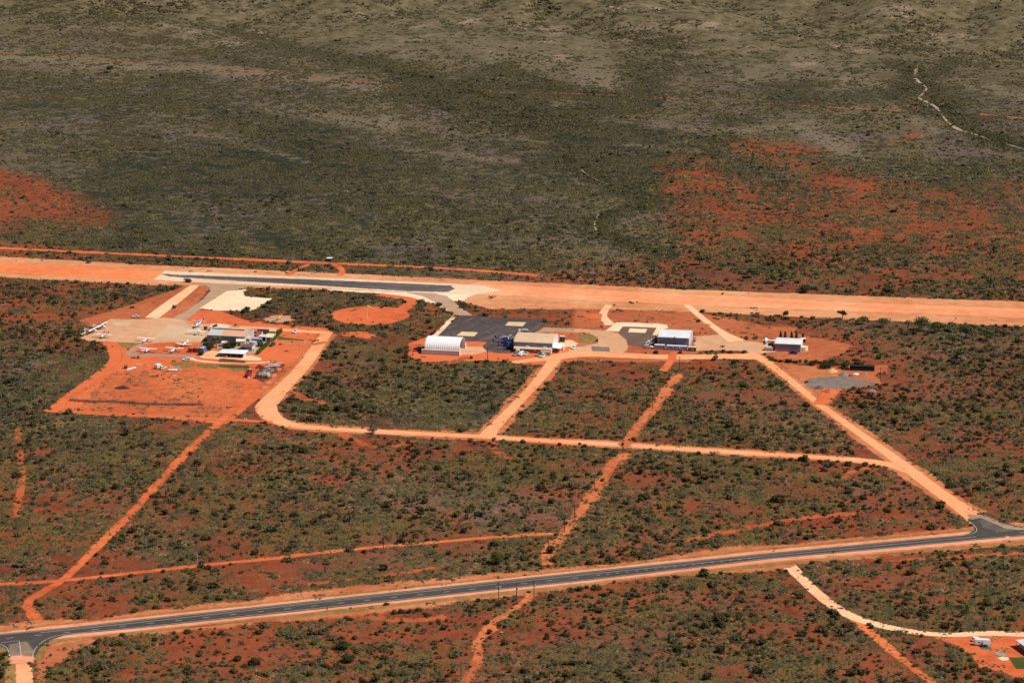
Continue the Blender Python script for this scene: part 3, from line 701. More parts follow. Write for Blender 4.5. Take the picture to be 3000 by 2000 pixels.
patch('scrap_ground', cA([(2100, 590), (2160, 590), (2060, 720), (1900, 810), (1880, 780), (2000, 700)]), M_clear2, nz(), 4, jitter=1)
patch('limestone_yard', cA([(1290, 470), (1370, 440), (1420, 425), (1500, 440), (1480, 470), (1350, 480)]), M_pale, nz(), 3)
patch('concrete_yard', cA2([(1250, 560), (1640, 600), (1800, 640), (1700, 760), (1520, 900), (1330, 920), (1250, 880), (640, 800), (500, 760), (560, 690)]), M_taxi, nz(), 3)
# circles
def circle_px(cx, cy, r, n=36):
    c = G(cx, cy); return [Vector((c.x + math.cos(2 * math.pi * i / n) * r, c.y + math.sin(2 * math.pi * i / n) * r, 0)) for i in range(n)]
patch('windsock_circle', None, M_clear, nz(), 4, world_pts=circle_px(1084, 924, 24.0), keep=0.03, jitter=2)
ribbon('vehicle_track', cT([(760, 660), (950, 640), (1100, 560), (1210, 480), (1180, 455), (900, 420)]), [5, 7, 8, 8, 8, 8], M_clear, nz(), 2)
patch('pad_surround', None, M_clear, nz(), 2, world_pts=circle_px(819, 934, 9.6))
patch('gravel_landing_circle', None, M_taxi, nz(), 1.2, world_pts=circle_px(816, 934, 8.4))
patch('clearing', cT([(580, 745), (800, 740), (900, 770), (820, 800), (600, 775)]), M_clear, nz(), 4, keep=0.1, jitter=2)
patch('clearing', cC([(0, 60), (190, 60), (200, 110), (60, 100)]), M_clear, nz(), 4)
patch('clearing', cU([(1000, 560), (0, 0)])[:0] or cS([(830, 180), (900, 110), (960, 100), (900, 170), (870, 220)]), M_clear, nz(), 2)

# dirt roads
ribbon('dirt_road_shoulder', [(963, 976), (893, 1071), (829, 1135), (782, 1184), (778, 1199), (800, 1228), (843, 1243), (904, 1252), (990, 1257), (1108, 1264), (1278, 1273), (1431, 1279), (1560, 1289), (1783, 1300), (1900, 1308), (2100, 1322), (2300, 1333), (2444, 1343), (2560, 1352), (2690, 1385)], 13, M_verge, nz(), 2, soft=4, keep=0.12, wobble=.3)
ribbon('dirt_road_shoulder', [(2226, 1046), (2296, 1097), (2385, 1173), (2500, 1256), (2615, 1339), (2729, 1425), (2780, 1462), (2843, 1505)], [9, 9, 9, 11, 16, 15, 16, 18], M_verge, nz(), 2, soft=4, keep=0.1, wobble=.3)
ribbon('dirt_road_shoulder', [(1431, 1275), (1505, 1193), (1582, 1110), (1632, 1046)], 13, M_verge, nz(), 2, soft=4, keep=0.15, wobble=.3)
ribbon('dirt_road', [(963, 972), (950, 985), (893, 1071), (829, 1135), (782, 1184), (778, 1199), (800, 1228), (843, 1243), (904, 1252), (990, 1257), (1108, 1264), (1278, 1273), (1431, 1279), (1560, 1289), (1783, 1300), (1900, 1308), (2100, 1322), (2300, 1333), (2444, 1343), (2540, 1350), (2620, 1362), (2690, 1390)], [6, 7.5, 8, 9, 12, 12, 10, 8.5, 7.5] + [7.0] * 10 + [8, 8, 8], M_dirt, nz(), 2, soft=1.6)
ribbon('dirt_road', [(1424, 1282), (1436, 1262), (1505, 1193), (1582, 1110), (1632, 1044)], [11, 7, 6, 6, 8], M_dirt, nz(), 2, soft=1.6)
ribbon('dirt_road', [(700, 957), (780, 962), (860, 969), (965, 975)], [4, 5, 6, 7], M_dirt, nz(), 2, soft=1.5)
ribbon('dirt_road', cA([(2080, 350), (2250, 372), (2352, 378), (2550, 340)]), [4, 4, 4, 5], M_verge, nz(), 2)
ribbon('dirt_road', [(1500, 1062), (1632, 1046), (1700, 1034), (1850, 1043), (2000, 1047), (2130, 1043), (2226, 1046)], [5, 12, 14, 11, 10, 12, 12], M_dirt, nz(), 2, soft=2.5)
ribbon('dirt_road', [(2190, 1034), (2226, 1046), (2296, 1097), (2385, 1173), (2500, 1256), (2622, 1343), (2729, 1425), (2780, 1462), (2843, 1505), (2880, 1535)], [9, 6.5, 5, 5, 5, 7, 8.0, 8.5, 10, 12], M_dirt, nz(), 2, soft=1.6)
ribbon('red_track', cG([(1100, 1080), (1400, 1060), (1300, 1200), (1180, 1330)]), [5, 9, 8, 8], M_clear, nz(), 2, soft=3)
for pts, w, mt in [
    ([(700, 1165), (755, 1120), (658, 1225), (597, 1278), (510, 1363), (434, 1447), (367, 1523), (306, 1580), (245, 1641), (189, 1697), (117, 1738), (80, 1762), (82, 1790), (112, 1830)][1:], [5, 5, 5, 4.6, 4.6, 4.6, 4.6, 4.6, 4.6, 5, 4, 3.5, 4, 5], M_track),
    (cR([(250, 200), (330, 205), (600, 222), (900, 235), (1250, 250), (1568, 268)]), 5, M_track),
    ([(-60, 1715), (0, 1712), (178, 1702), (408, 1676), (663, 1648), (800, 1636), (900, 1622), (1104, 1602), (1308, 1585), (1512, 1568), (1630, 1562)], 4.4, M_track),
    ([(1840, 1326), (1795, 1360), (1768, 1398), (1743, 1446), (1716, 1483), (1685, 1522), (1656, 1557), (1627, 1590), (1597, 1625), (1605, 1655)], [7, 7, 8, 8, 6.5, 5, 5, 6, 6, 5], M_track2),
    (cC([(905, 610), (800, 760), (700, 900), (600, 1010)]) + [(1825, 1310)], 6, M_track2),
    (cP([(1950, 700), (1890, 760), (1740, 860), (1560, 1010), (1450, 1150), (1490, 1260), (1390, 1420), (1330, 1500)]), [4, 4, 5, 7, 6, 5, 5, 5], M_track2),
    (cQ([(1880, 730), (2050, 870), (2200, 1000), (2352, 1120), (2500, 1230)]), 4.2, M_track),
    ([(-60, 724), (0, 727), (400, 746), (800, 764), (970, 772), (1340, 787), (1580, 808)], 6, M_track),
    (cT([(320, 155), (200, 210), (120, 255)]), 4, M_track), (cT([(500, 150), (590, 195), (600, 220), (575, 255)]), 4, M_track),
    (cR([(100, 300), (118, 420), (130, 600), (100, 740), (90, 820)]), 3.5, M_faint),
    (cN([(440, 140), (560, 200), (760, 245)]), 6, M_faint), (cN([(870, 495), (980, 560), (1110, 610), (1190, 620)]), 6, M_faint),
    (cN([(1340, 620), (1450, 570), (1600, 535)]), 5, M_faint), (cN([(2170, 560), (2210, 650), (2330, 715)]), 5, M_faint),
    (cC([(860, 410), (835, 490), (760, 590)]), 5, M_track),
    (cB([(520, 790), (700, 730), (790, 680)]), 4, M_faint), (cS([(930, 820), (1000, 740), (1200, 700)]), 5, M_faint),
    (cJ([(420, -40), (560, 60), (640, 180), (680, 340)]), 4, M_track),
    (cQ([(700, 200), (1100, 120), (1500, 40), (1900, 5)]), 5, M_faint), (cP([(0, 625), (300, 590), (700, 545), (1100, 480)]), 4, M_faint),
    (cP([(0, 890), (500, 900), (900, 940), (1200, 900)]), 6, M_faint), (cK([(0, 700), (500, 660), (1400, 600)]), 9, M_faint),
    (cK([(0, 1010), (1500, 900), (2352, 830)]), 5, M_faint), (cK([(0, 1140), (1200, 1060), (2352, 1000)]), 4, M_faint)]:
    ribbon('red_track', pts, w, mt, nz(), 2, soft=1.8 if mt is M_track else 3 if mt is M_track2 else 5, wobble=.25, keep=0.05 if mt is M_track else .12 if mt is M_track2 else .35, grow=1.0 if mt is M_track else .85)
for pts in ([(-40, 152), (0, 155), (300, 176), (420, 186)], [(560, 195), (760, 212), (1000, 235), (1090, 243), (1180, 252)], [(1370, 262), (1450, 268), (1750, 277), (2000, 290)], [(2240, 303), (2400, 313), (2660, 327)], [(2870, 334), (2940, 342), (3050, 352)]):
    ribbon('far_track', pts, 3.2 if pts[0][0] != 2870 else 8, M_trackf, 0.12, 2, soft=3, wobble=.5, step=5, keep=.6)
ribbon('limestone_road', cQ([(1290, 318), (1400, 340), (1500, 430), (1620, 550), (1750, 655), (1900, 735), (2100, 790), (2352, 835)]) + cI([(600, 575), (1400, 525), (2138, 555), (2700, 560)]), [14, 9, 5.5, 5.5, 6, 6, 6, 5, 5, 6, 6, 6], M_pale, nz(), 2, soft=1.2, keep=0)
# dry creek beds
for pts in (cX([(1625, 440), (1605, 500), (1590, 530), (1640, 580), (1690, 610), (1650, 650), (1620, 680), (1720, 720), (1775, 770), (1810, 830), (1885, 890), (1960, 915), (2040, 935), (2110, 965), (2200, 990), (2290, 1012), (2352, 1030)]),
            cW([(700, 220), (740, 255), (800, 295), (900, 330)]), cW([(830, 540), (800, 600), (815, 650)])):
    ribbon('dry_creek_bed', pts, 2.4 if len(pts) > 5 else 1.0, M_sand, 0.3, 2, soft=3, wobble=.9, keep=.55)

# ------------------------------------------------------------------ highway
HT = [(-90, 1866), (0, 1857), (245, 1833), (400, 1815), (800, 1772.4), (1400, 1708), (1700, 1675.8), (2252, 1620), (2600, 1587), (2840, 1565), (3000, 1553), (3090, 1547)]
HB = [(-90, 1902), (0, 1893), (153, 1862.5), (255, 1853.5), (400, 1840.5), (900, 1788), (1400, 1733.5), (1700, 1703), (2252, 1637.5), (2600, 1606.5), (2879, 1580), (3000, 1570), (3090, 1562)]
def interp(L, x): return float(np.interp(x, [p[0] for p in L], [p[1] for p in L]))
xs = list(range(-80, 3090, 60))
top = [(x, interp(HT, x)) for x in xs]; bot = [(x, interp(HB, x)) for x in xs]
mid = [(x, (interp(HT, x) + interp([p for p in HB if p[0] != 0] , x)) / 2) for x in xs]
ribbon('road_verge', mid, 30, M_verge, nz(), 1, soft=9, keep=0.05, wobble=.3)
ribbon('road_verge', [(x, y - 19) for x, y in mid], 3.5, M_grassr, nz(), 1, soft=3, clear=False, wobble=.5)
ribbon('road_verge', [(x, y + 26) for x, y in mid], 3.0, M_grassr, nz(), 1, soft=3, clear=False, wobble=.6)
ribbon('road_shoulder', mid, 16.5, M_grav, nz(), 1, soft=3.5)
patch('dirt_side_road', cJ([(185, 860), (590, 850), (575, 1000), (560, 1120), (590, 1500), (190, 1500), (205, 1200), (190, 1000)]), M_dirt, nz(), 1.5)
ribbon('side_road_verge', cJ([(0, 640), (80, 680), (150, 800), (180, 950), (175, 1294), (170, 1500)]), 4, M_grass, nz(), 2, soft=3, clear=False)
ribbon('side_road_verge', cJ([(900, 590), (760, 640), (690, 730), (640, 850), (640, 900)]), 4, M_grass, nz(), 2, soft=3, clear=False)
patch('side_road', cJ([(-120, 560), (0, 560), (1500, 380), (1450, 432), (1100, 478), (900, 545), (770, 615), (670, 710), (620, 830), (600, 870), (420, 880), (190, 892), (175, 860), (150, 790), (120, 735), (60, 680), (0, 655), (-120, 640)]), M_hwy, nz(), 0.7)
patch('side_road_dust', cJ([(180, 560), (420, 560), (560, 700), (620, 870), (180, 890), (150, 760)]), M_dust, nz(), 6)
patch('side_road_dust', cJ([(175, 840), (400, 820), (600, 850), (600, 960), (180, 960)]), M_grav, nz(), 7)
patch('side_road', cK([(1380, 420), (1500, 380), (1990, 470), (2352, 560), (2352, 680), (1500, 700), (1250, 705), (1400, 660), (1500, 600), (1490, 540)]), M_hwy, nz(), 1.0)
patch('side_road_dust', cK([(1380, 330), (1700, 355), (1990, 500), (2352, 572), (2352, 600), (2050, 590), (1800, 480), (1600, 400), (1440, 420)]), M_dustr, nz(), 2.5)
patch('side_road_dust', cK([(1560, 420), (1700, 440), (1950, 560), (2200, 610), (1900, 640), (1650, 560)]), M_dustr2, nz(), 3.5)
patch('highway', top + bot[::-1], M_hwy, nz(), 0.5)
zl = nz() + 0.004
def line(pts, w=0.14, name='road_marking'):
    return ribbon(name, pts, w, M_white, zl, 1, soft=0.0001, clear=False, step=12)
def along(a, b, x): return (x, a[1] + (b[1] - a[1]) * (x - a[0]) / (b[0] - a[0]))
line([(x, interp(HT, x) + 2.6) for x in xs if x < 2790] + [(2830, 1567)] + cK([(1480, 660), (1530, 630), (1543, 590), (1520, 550), (1470, 500), (1420, 460)]), 0.2)
line(cK([(1990, 525), (2120, 572), (2352, 590)]) + [(3090, 1548)], 0.2)
HBl = [(240, 1855), (255, 1853.5), (400, 1840.5), (900, 1787), (1400, 1733.5), (1700, 1703), (2252, 1637.5), (2600, 1606.5), (2879, 1580), (3000, 1570), (3090, 1562)]
line(cJ([(553, 860), (560, 830), (580, 765), (622, 685), (700, 605), (820, 530), (1000, 475), (1200, 448)]) + [(x, interp(HBl, x) - 2.6) for x in xs if x > 255], 0.2)
line(cJ([(-60, 620), (0, 627), (80, 655), (130, 705), (160, 785), (184, 885)]), 0.2)
CL = [(119, 1852.8), (400, 1823.9), (900, 1768.5), (1400, 1715.7), (1700, 1684.2), (2252, 1628.5), (2600, 1596), (2881, 1570)]
line([(x, interp(CL, x)) for x in [119] + xs if 119 <= x <= 2881], 0.2)
line(cK([(2270, 650), (2352, 643)]) + [(3090, 1555)], 0.2)
line(cJ([(333, 570), (350, 700), (368, 855)]), 0.2)
# dashed lane line, 3 m on / 9 m off
DL = [(-80, 1880), (0, 1871), (25, 1868.5), (100, 1861.5), (276, 1844), (350, 1835), (500, 1819.5), (1052, 1760.2), (1489, 1714.3), (1700, 1690.5), (1827, 1676.6), (2108, 1645.4), (2223, 1631.5)]
P = [G(x, interp(DL, x)) for x in range(-80, 2224, 12)]
acc = 0.0; mbd = []; s_list = [0.0]
for a, b_ in zip(P[:-1], P[1:]): s_list.append(s_list[-1] + (b_ - a).length)
tot = s_list[-1]
def at_s(s):
    i = max(0, min(len(s_list) - 2, int(np.searchsorted(s_list, s)) - 1)); t = (s - s_list[i]) / (s_list[i + 1] - s_list[i])
    return P[i].lerp(P[i + 1], t)
dm = MB(); s = 2.0
while s < tot - 3:
    x_now = proj(at_s(s).x, at_s(s).y)[0]
    on, per = (3.0, 12.0) if x_now < 1740 else (1.5, 4.6)
    a, b_ = at_s(s), at_s(s + on); t = (b_ - a).normalized(); n_ = Vector((-t.y, t.x, 0)) * 0.10
    dm.add([(q.x, q.y, zl) for q in (a - n_, b_ - n_, b_ + n_, a + n_)], [(0, 1, 2, 3)]); s += per
for k in range(7):
    (ax, ay), (bx, by) = cJ([(-30 + k * 52, 606 - k * 6), (-5 + k * 52, 603 - k * 6)]); a, b_ = G(ax, ay), G(bx, by)
    t = (b_ - a).normalized(); n_ = Vector((-t.y, t.x, 0)) * 0.16
    dm.add([(q.x, q.y, zl) for q in (a - n_, b_ - n_, b_ + n_, a + n_)], [(0, 1, 2, 3)])
tag(dm.build('road_marking', M_white), kind='structure')
# ------------------------------------------------------------------ plants
def leafmat(name, stops, back=0.0, rough=0.8):
    m, nt, b = newmat(name)
    oi = nt.nodes.new('ShaderNodeObjectInfo').outputs['Random']
    r = N(nt, 'ShaderNodeValToRGB'); e = r.color_ramp.elements
    while len(e) < len(stops): e.new(.5)
    for i, (el, c) in enumerate(zip(e, stops)): el.position = i / (len(stops) - 1); el.color = (*c, 1)
    nt.links.new(oi, r.inputs[0])
    tc = nt.nodes.new('ShaderNodeTexCoord').outputs['Object']
    n = noise(nt, 2.6, 3, 0.6, tc)
    c = mix(nt, maprange(nt, n, 0.3, 0.72, 0.0, 1.0), r.outputs[0], (1.25, 1.25, 1.1), 'MULTIPLY')
    c2 = mix(nt, maprange(nt, n, 0.25, 0.5, 1.0, 0.0), c, (0.6, 0.62, 0.7), 'MULTIPLY')
    nt.links.new(c2, b.inputs['Base Color']); b.inputs['Roughness'].default_value = rough; b.inputs['Specular IOR Level'].default_value = 0.15
    MATS[name] = m
    return m
L_dark = leafmat('dark_olive_foliage', [(0.050, 0.041, 0.014), (0.070, 0.057, 0.017), (0.036, 0.031, 0.012), (0.088, 0.070, 0.020), (0.058, 0.042, 0.019)])
L_grey = leafmat('grey_green_foliage', [(0.084, 0.076, 0.038), (0.105, 0.093, 0.047), (0.066, 0.062, 0.032), (0.118, 0.100, 0.058), (0.088, 0.080, 0.044)])
L_dry = leafmat('grey_brown_dry_twigs', [(0.115, 0.083, 0.064), (0.150, 0.110, 0.084), (0.090, 0.064, 0.050), (0.17, 0.128, 0.094)])
L_green = leafmat('mid_green_foliage', [(0.058, 0.066, 0.018), (0.080, 0.084, 0.022), (0.048, 0.058, 0.016)])
L_spin = leafmat('khaki_spinifex_blades', [(0.082, 0.066, 0.017), (0.120, 0.094, 0.026), (0.064, 0.054, 0.015), (0.145, 0.108, 0.034), (0.080, 0.070, 0.022)])
L_lowdk = leafmat('low_dark_scrub_foliage', [(0.048, 0.043, 0.016), (0.066, 0.058, 0.022), (0.058, 0.044, 0.026), (0.080, 0.062, 0.034)])
L_straw = leafmat('straw_grass_blades', [(0.19, 0.14, 0.062), (0.25, 0.185, 0.085), (0.15, 0.11, 0.05)])
M_bark = paint('grey_brown_bark', (0.20, 0.14, 0.10), 0.9, scale=4)
M_trunkw = paint('pale_gum_bark', (0.42, 0.34, 0.27), 0.8, scale=3)

def shrub_mesh(name, mat, seed, n=240, lobes=5, flat=0.6, leaf=0.17, open_=0.0):
    rg = random.Random(seed); mb = MB()
    L = []
    for i in range(lobes):
        a = rg.uniform(0, 6.28); d = rg.uniform(0.15, 0.62) if i else 0
        L.append((math.cos(a) * d, math.sin(a) * d, rg.uniform(0.28, 0.55) * flat / 0.6, rg.uniform(0.34, 0.55)))
    for k in range(n):
        lx, ly, lz, lr = L[rg.randrange(lobes)]
        u = Vector((rg.gauss(0, 1), rg.gauss(0, 1), rg.gauss(0, 1))).normalized()
        r = lr * (rg.random() ** (0.45 if not open_ else 0.8)) * rg.uniform(0.85, 1.15)
        p = Vector((lx, ly, lz)) + Vector((u.x * r, u.y * r, u.z * r * flat * 1.15))
        if p.z < 0.02: p.z = rg.uniform(0.02, 0.12)
        nrm = (u + Vector((rg.gauss(0, .6), rg.gauss(0, .6), rg.gauss(0, .6) + .5))).normalized()
        q = nrm.to_track_quat('Z', 'Y'); s = leaf * rg.uniform(0.5, 1.25); s2 = s * rg.uniform(.5, 1)
        tw = rg.uniform(0, 3.14); ca, sa = math.cos(tw), math.sin(tw)
        pts = [(-s, -s2), (s * .2, -s2 * .9), (s, s2 * .2), (0, s2)]
        mb.add([p + q @ Vector((x * ca - y * sa, x * sa + y * ca, 0)) for x, y in pts], [(0, 1, 2, 3)])
    for k in range(4):
        a = rg.uniform(0, 6.28); mb.tube((0, 0, 0), (math.cos(a) * .35, math.sin(a) * .35, .4), .03, .015, 4, False)
    me = bpy.data.meshes.new(name); me.from_pydata([tuple(v) for v in mb.v], [], mb.f); me.materials.append(mat); me.update()
    return me

def tuft_mesh(name, mat, seed, n=60, h=0.55, w=0.07, dome=True):
    rg = random.Random(seed); mb = MB()
    for k in range(n):
        a = rg.uniform(0, 6.28); el = rg.uniform(0.15, 1.5); r = rg.uniform(.8, 1.1)
        d = Vector((math.cos(a) * math.cos(el), math.sin(a) * math.cos(el), math.sin(el) * h / .55 * .6)) * r
        b0 = Vector((math.cos(a + 1.57), math.sin(a + 1.57), 0)) * w
        base = Vector((math.cos(a), math.sin(a), 0)) * rg.uniform(0, .45)
        mb.add([base - b0 * 1.6, base + b0 * 1.6, d], [(0, 1, 2)])
    if dome:
        rings = []
        for z, rr in ((0, .92), (.22, .80), (.40, .5), (.47, .12)):
            rings.append([(rr * math.cos(t) * rg.uniform(.85, 1.12), rr * math.sin(t) * rg.uniform(.85, 1.12), z * h / .5) for t in [i * 6.283 / 8 for i in range(8)]])
        mb.loft(rings)
    me = bpy.data.meshes.new(name); me.from_pydata([tuple(v) for v in mb.v], [], mb.f); me.materials.append(mat); me.update()
    return me

SH = [shrub_mesh('shrub_leaves_a', L_dark, 1, 260, 5), shrub_mesh('shrub_leaves_b', L_dark, 2, 240, 4, .7), shrub_mesh('shrub_leaves_c', L_grey, 3, 230, 6, .55),
      shrub_mesh('shrub_leaves_d', L_grey, 4, 230, 5, .65), shrub_mesh('shrub_twigs_e', L_dry, 5, 170, 4, .45, .10, 1), shrub_mesh('shrub_leaves_f', L_green, 6, 230, 5, .6),
      shrub_mesh('shrub_leaves_g', L_dark, 7, 200, 7, .5), shrub_mesh('shrub_twigs_h', L_dry, 8, 150, 5, .3, .09, 1)]
def tuft_cluster(name, mat, seed, n, R_, r0, r1, h=.55, blades=14):
    rg = random.Random(seed); mb = MB()
    for k in range(n):
        a = rg.uniform(0, 6.28); d = R_ * math.sqrt(rg.random()); cx_, cy_ = math.cos(a) * d, math.sin(a) * d
        r = rg.uniform(r0, r1); hh = h * rg.uniform(.7, 1.2)
        rings = [[(cx_ + r * rr * math.cos(t) * rg.uniform(.8, 1.2), cy_ + r * rr * math.sin(t) * rg.uniform(.8, 1.2), z * hh * r * 2) for t in [i * 6.283 / 7 for i in range(7)]] for z, rr in ((0, .95), (.25, .85), (.45, .5), (.52, .1))]
        mb.loft(rings)
        for b in range(blades):
            t = rg.uniform(0, 6.28); el = rg.uniform(.1, 1.5); w = r * .09
            e = Vector((cx_ + math.cos(t) * math.cos(el) * r * 1.15, cy_ + math.sin(t) * math.cos(el) * r * 1.15, math.sin(el) * r * hh * 1.35))
            b0 = Vector((math.cos(t + 1.57) * w, math.sin(t + 1.57) * w, 0)); c_ = Vector((cx_ + math.cos(t) * r * .4, cy_ + math.sin(t) * r * .4, r * hh * .3))
            mb.add([c_ - b0, c_ + b0, e], [(0, 1, 2)])
    me = bpy.data.meshes.new(name); me.from_pydata([tuple(v) for v in mb.v], [], mb.f); me.materials.append(mat); me.update()
    return me
TU = [tuft_cluster('tussocks_a', L_spin, 1, 9, 2.6, .3, .75), tuft_cluster('tussocks_b', L_spin, 2, 12, 3.0, .25, .6), tuft_cluster('tussocks_c', L_spin, 3, 6, 2.2, .4, .9), tuft_cluster('tussocks_d', L_lowdk, 4, 8, 2.6, .3, .8, .7),
      tuft_cluster('tussocks_e', L_lowdk, 5, 5, 2.2, .4, 1.0, .7), tuft_cluster('tussocks_f', L_dry, 6, 9, 2.4, .25, .6, .5, 22), tuft_cluster('tussocks_g', L_straw, 7, 6, 2.0, .25, .6, .6, 22), tuft_mesh('tussock_a', L_spin, 1)]
_TUold = lambda: [tuft_mesh('tussock_a', L_spin, 1), tuft_mesh('tussock_b', L_spin, 2, 50, .45), tuft_mesh('tussock_c', L_straw, 3, 50, .6, .05, False), tuft_mesh('tussock_d', L_dry, 4, 40, .4, .05, False)]

def scatter_stuff(name, pts, scl, rotz, kind, meshes, label, cat):
    me = bpy.data.meshes.new(name); me.vertices.add(len(pts)); me.vertices.foreach_set('co', pts.astype(np.float32).ravel())
    for an, ty, dat in (('sc', 'FLOAT_VECTOR', scl), ('ro', 'FLOAT', rotz), ('ki', 'INT', kind)):
        a = me.attributes.new(an, ty, 'POINT'); a.data.foreach_set('vector' if ty == 'FLOAT_VECTOR' else 'value', np.ascontiguousarray(dat).ravel())
    o = bpy.data.objects.new(name, me); COL.objects.link(o); tag(o, label, cat, kind='stuff')
    ng = bpy.data.node_groups.new(name, 'GeometryNodeTree')
    ng.interface.new_socket('Geometry', in_out='INPUT', socket_type='NodeSocketGeometry'); ng.interface.new_socket('Geometry', in_out='OUTPUT', socket_type='NodeSocketGeometry')
    gi = ng.nodes.new('NodeGroupInput'); go = ng.nodes.new('NodeGroupOutput')
    ip = ng.nodes.new('GeometryNodeInstanceOnPoints'); gti = ng.nodes.new('GeometryNodeJoinGeometry')
    for mh in reversed(meshes):
        src = bpy.data.objects.new(mh.name, mh)                 # never linked to the scene: only a source for the instances
        oi = ng.nodes.new('GeometryNodeObjectInfo'); oi.inputs['Object'].default_value = src; oi.inputs['As Instance'].default_value = True
        ng.links.new(oi.outputs['Geometry'], gti.inputs[0])
    def na(nm, ty):
        n = ng.nodes.new('GeometryNodeInputNamedAttribute'); n.data_type = ty; n.inputs[0].default_value = nm; return n.outputs['Attribute']
    cx = ng.nodes.new('ShaderNodeCombineXYZ'); ng.links.new(na('ro', 'FLOAT'), cx.inputs[2])
    ng.links.new(gi.outputs[0], ip.inputs['Points']); ng.links.new(gti.outputs[0], ip.inputs['Instance'])
    ip.inputs['Pick Instance'].default_value = True
    ng.links.new(na('ki', 'INT'), ip.inputs['Instance Index']); ng.links.new(cx.outputs[0], ip.inputs['Rotation']); ng.links.new(na('sc', 'FLOAT_VECTOR'), ip.inputs['Scale'])
    ng.links.new(ip.outputs[0], go.inputs[0])
    md = o.modifiers.new('scatter', 'NODES'); md.node_group = ng
    return o

def in_poly(px, py, poly):
    x0, y0 = poly.min(0); x1, y1 = poly.max(0)
    res = np.zeros(len(px), bool)
    c = np.where((px >= x0) & (px <= x1) & (py >= y0) & (py <= y1))[0]
    if len(c) == 0: return res
    X_, Y_ = px[c], py[c]; ins = np.zeros(len(c), bool)
    j = len(poly) - 1
    for i in range(len(poly)):
        xi, yi = poly[i]; xj, yj = poly[j]
        if yi != yj:
            ins ^= ((yi > Y_) != (yj > Y_)) & (X_ < (xj - xi) * (Y_ - yi) / (yj - yi) + xi)
        j = i
    res[c] = ins
    return res

def sample(n, y0, y1):
    """uniform points over the ground seen by the camera, with a margin to each side"""
    y = RNG.uniform(y0, y1, int(n * 1.6)); half = lambda t: 0.2 * np.hypot(t, CAM_H) * 1.06 + 30
    hm = half(y1); x = RNG.uniform(-hm, hm, len(y))
    k = np.abs(x) < half(y)
    return x[k], y[k]
def area_n(y0, y1, per_m2):
    hm = 0.2 * math.hypot(y1, CAM_H) * 1.06 + 30
    return int((y1 - y0) * 2 * hm * per_m2 / 1.6)

# thick lines of shrubs along the creeks (photo pixels, width m)
CREEKS = [(cW([(480, 60), (580, 130), (640, 190), (720, 235), (840, 280), (1000, 350), (1100, 400), (1200, 420), (1130, 480), (1000, 500), (860, 540), (790, 590), (850, 620), (830, 670), (950, 700), (1080, 740), (1180, 790)]), 14, 3),
          (cX([(1500, 520), (1620, 480), (1700, 570), (1640, 630), (1760, 650), (1690, 690), (1790, 740), (1870, 830), (1950, 900), (2090, 940), (2250, 990), (2352, 1020)]), 16, 2.6),
          (cX([(1650, 480), (1900, 400), (2150, 350), (2352, 300)]), 14, 1.6),
          (cY([(1900, 60), (1850, 180), (1950, 260), (2100, 290), (2352, 330)]), 22, 2.2),
          (cY([(0, 435), (200, 460), (450, 500), (620, 560), (750, 600), (1150, 700), (1500, 830), (1900, 870)]), 16, 2.0),
          (cZ([(1100, 120), (800, 150), (400, 165), (0, 150)]), 16, 2.0), (cZ([(1500, 340), (1900, 380), (2100, 420), (2352, 430)]), 18, 2.0),
          (cY([(1150, 380), (1300, 400), (1450, 400), (1550, 460)]), 12, 1.6), (cR([(370, 145), (620, 148), (900, 162), (1170, 168)]), 0.1, 0)]
cre = []
for pts, w, k in CREEKS[:-1]:
    Q = [G(*p) for p in pts]
    for a, b in zip(Q[:-1], Q[1:]):
        n = int((b - a).length * w / 40 * k * 2.2)
        for _ in range(n):
            t = random.random(); p = a.lerp(b, t); cre.append((p.x + random.gauss(0, w * .3), p.y + random.gauss(0, w * .45)))
cre = np.array(cre)

def gen(y0, y1, per, fld, size, power=1.0, extra=None, clump=0.03, contrast=1.0):
    x, y = sample(area_n(y0, y1, per), y0, y1)
    px, py = proj(x, y)
    d = fld(px, py) ** power
    u_ = 1 - smooth(740, 830, py); d = np.clip(d * (1 - .34 * u_) * (1 + u_ * (3.0 * strokes('dark', px, py) - .10 * strokes('red', px, py) - .72 * strokes('pale', px, py))), 0.02, 1.6)
    nz_ = fbm(x * clump, y * clump, 3)
    d = d * np.clip(1 + (nz_ - 0.5) * 4.5 * contrast, 0.16, 2.2)
    hh = smooth(2550, 2900, y + 0.28 * x)                         # on the hills the scrub gathers in the gullies
    T0 = terrain(x, y); conc = (terrain(x + 25, y) + terrain(x - 25, y) + terrain(x, y + 25) + terrain(x, y - 25)) / 4 - T0
    d = d * (1 - hh + hh * np.clip(0.55 + conc * 0.45, 0.12, 4.0))
    k = RNG.random(len(x)) < d
    x, y = x[k], y[k]
    if extra is not None and len(extra): x = np.concatenate([x, extra[:, 0]]); y = np.concatenate([y, extra[:, 1]])
    keep = np.ones(len(x)); 
    for poly, kp in CLEAR:
        keep[in_poly(x, y, poly)] = kp if kp < 1 else 1
    # a very sparse remainder only
    k = RNG.random(len(x)) < keep
    return x[k], y[k]

xs_, ys_ = gen(930, 3700, 1 / 7.5, fB, 3, 1.15, cre, .035, .8)
n = len(xs_)
dist = ys_
size = np.exp(RNG.normal(math.log(1.0), 0.48, n)); size = np.clip(size, 0.5, 3.4)
farm = smooth(1750, 2000, dist); big = RNG.random(n) < .05; size = np.where(big, size, size * (1 - .22 * farm))
n_cre = len(cre)
tall = RNG.uniform(0.75, 1.25, n) * (1 - .25 * farm)
px_, py_ = proj(xs_, ys_)
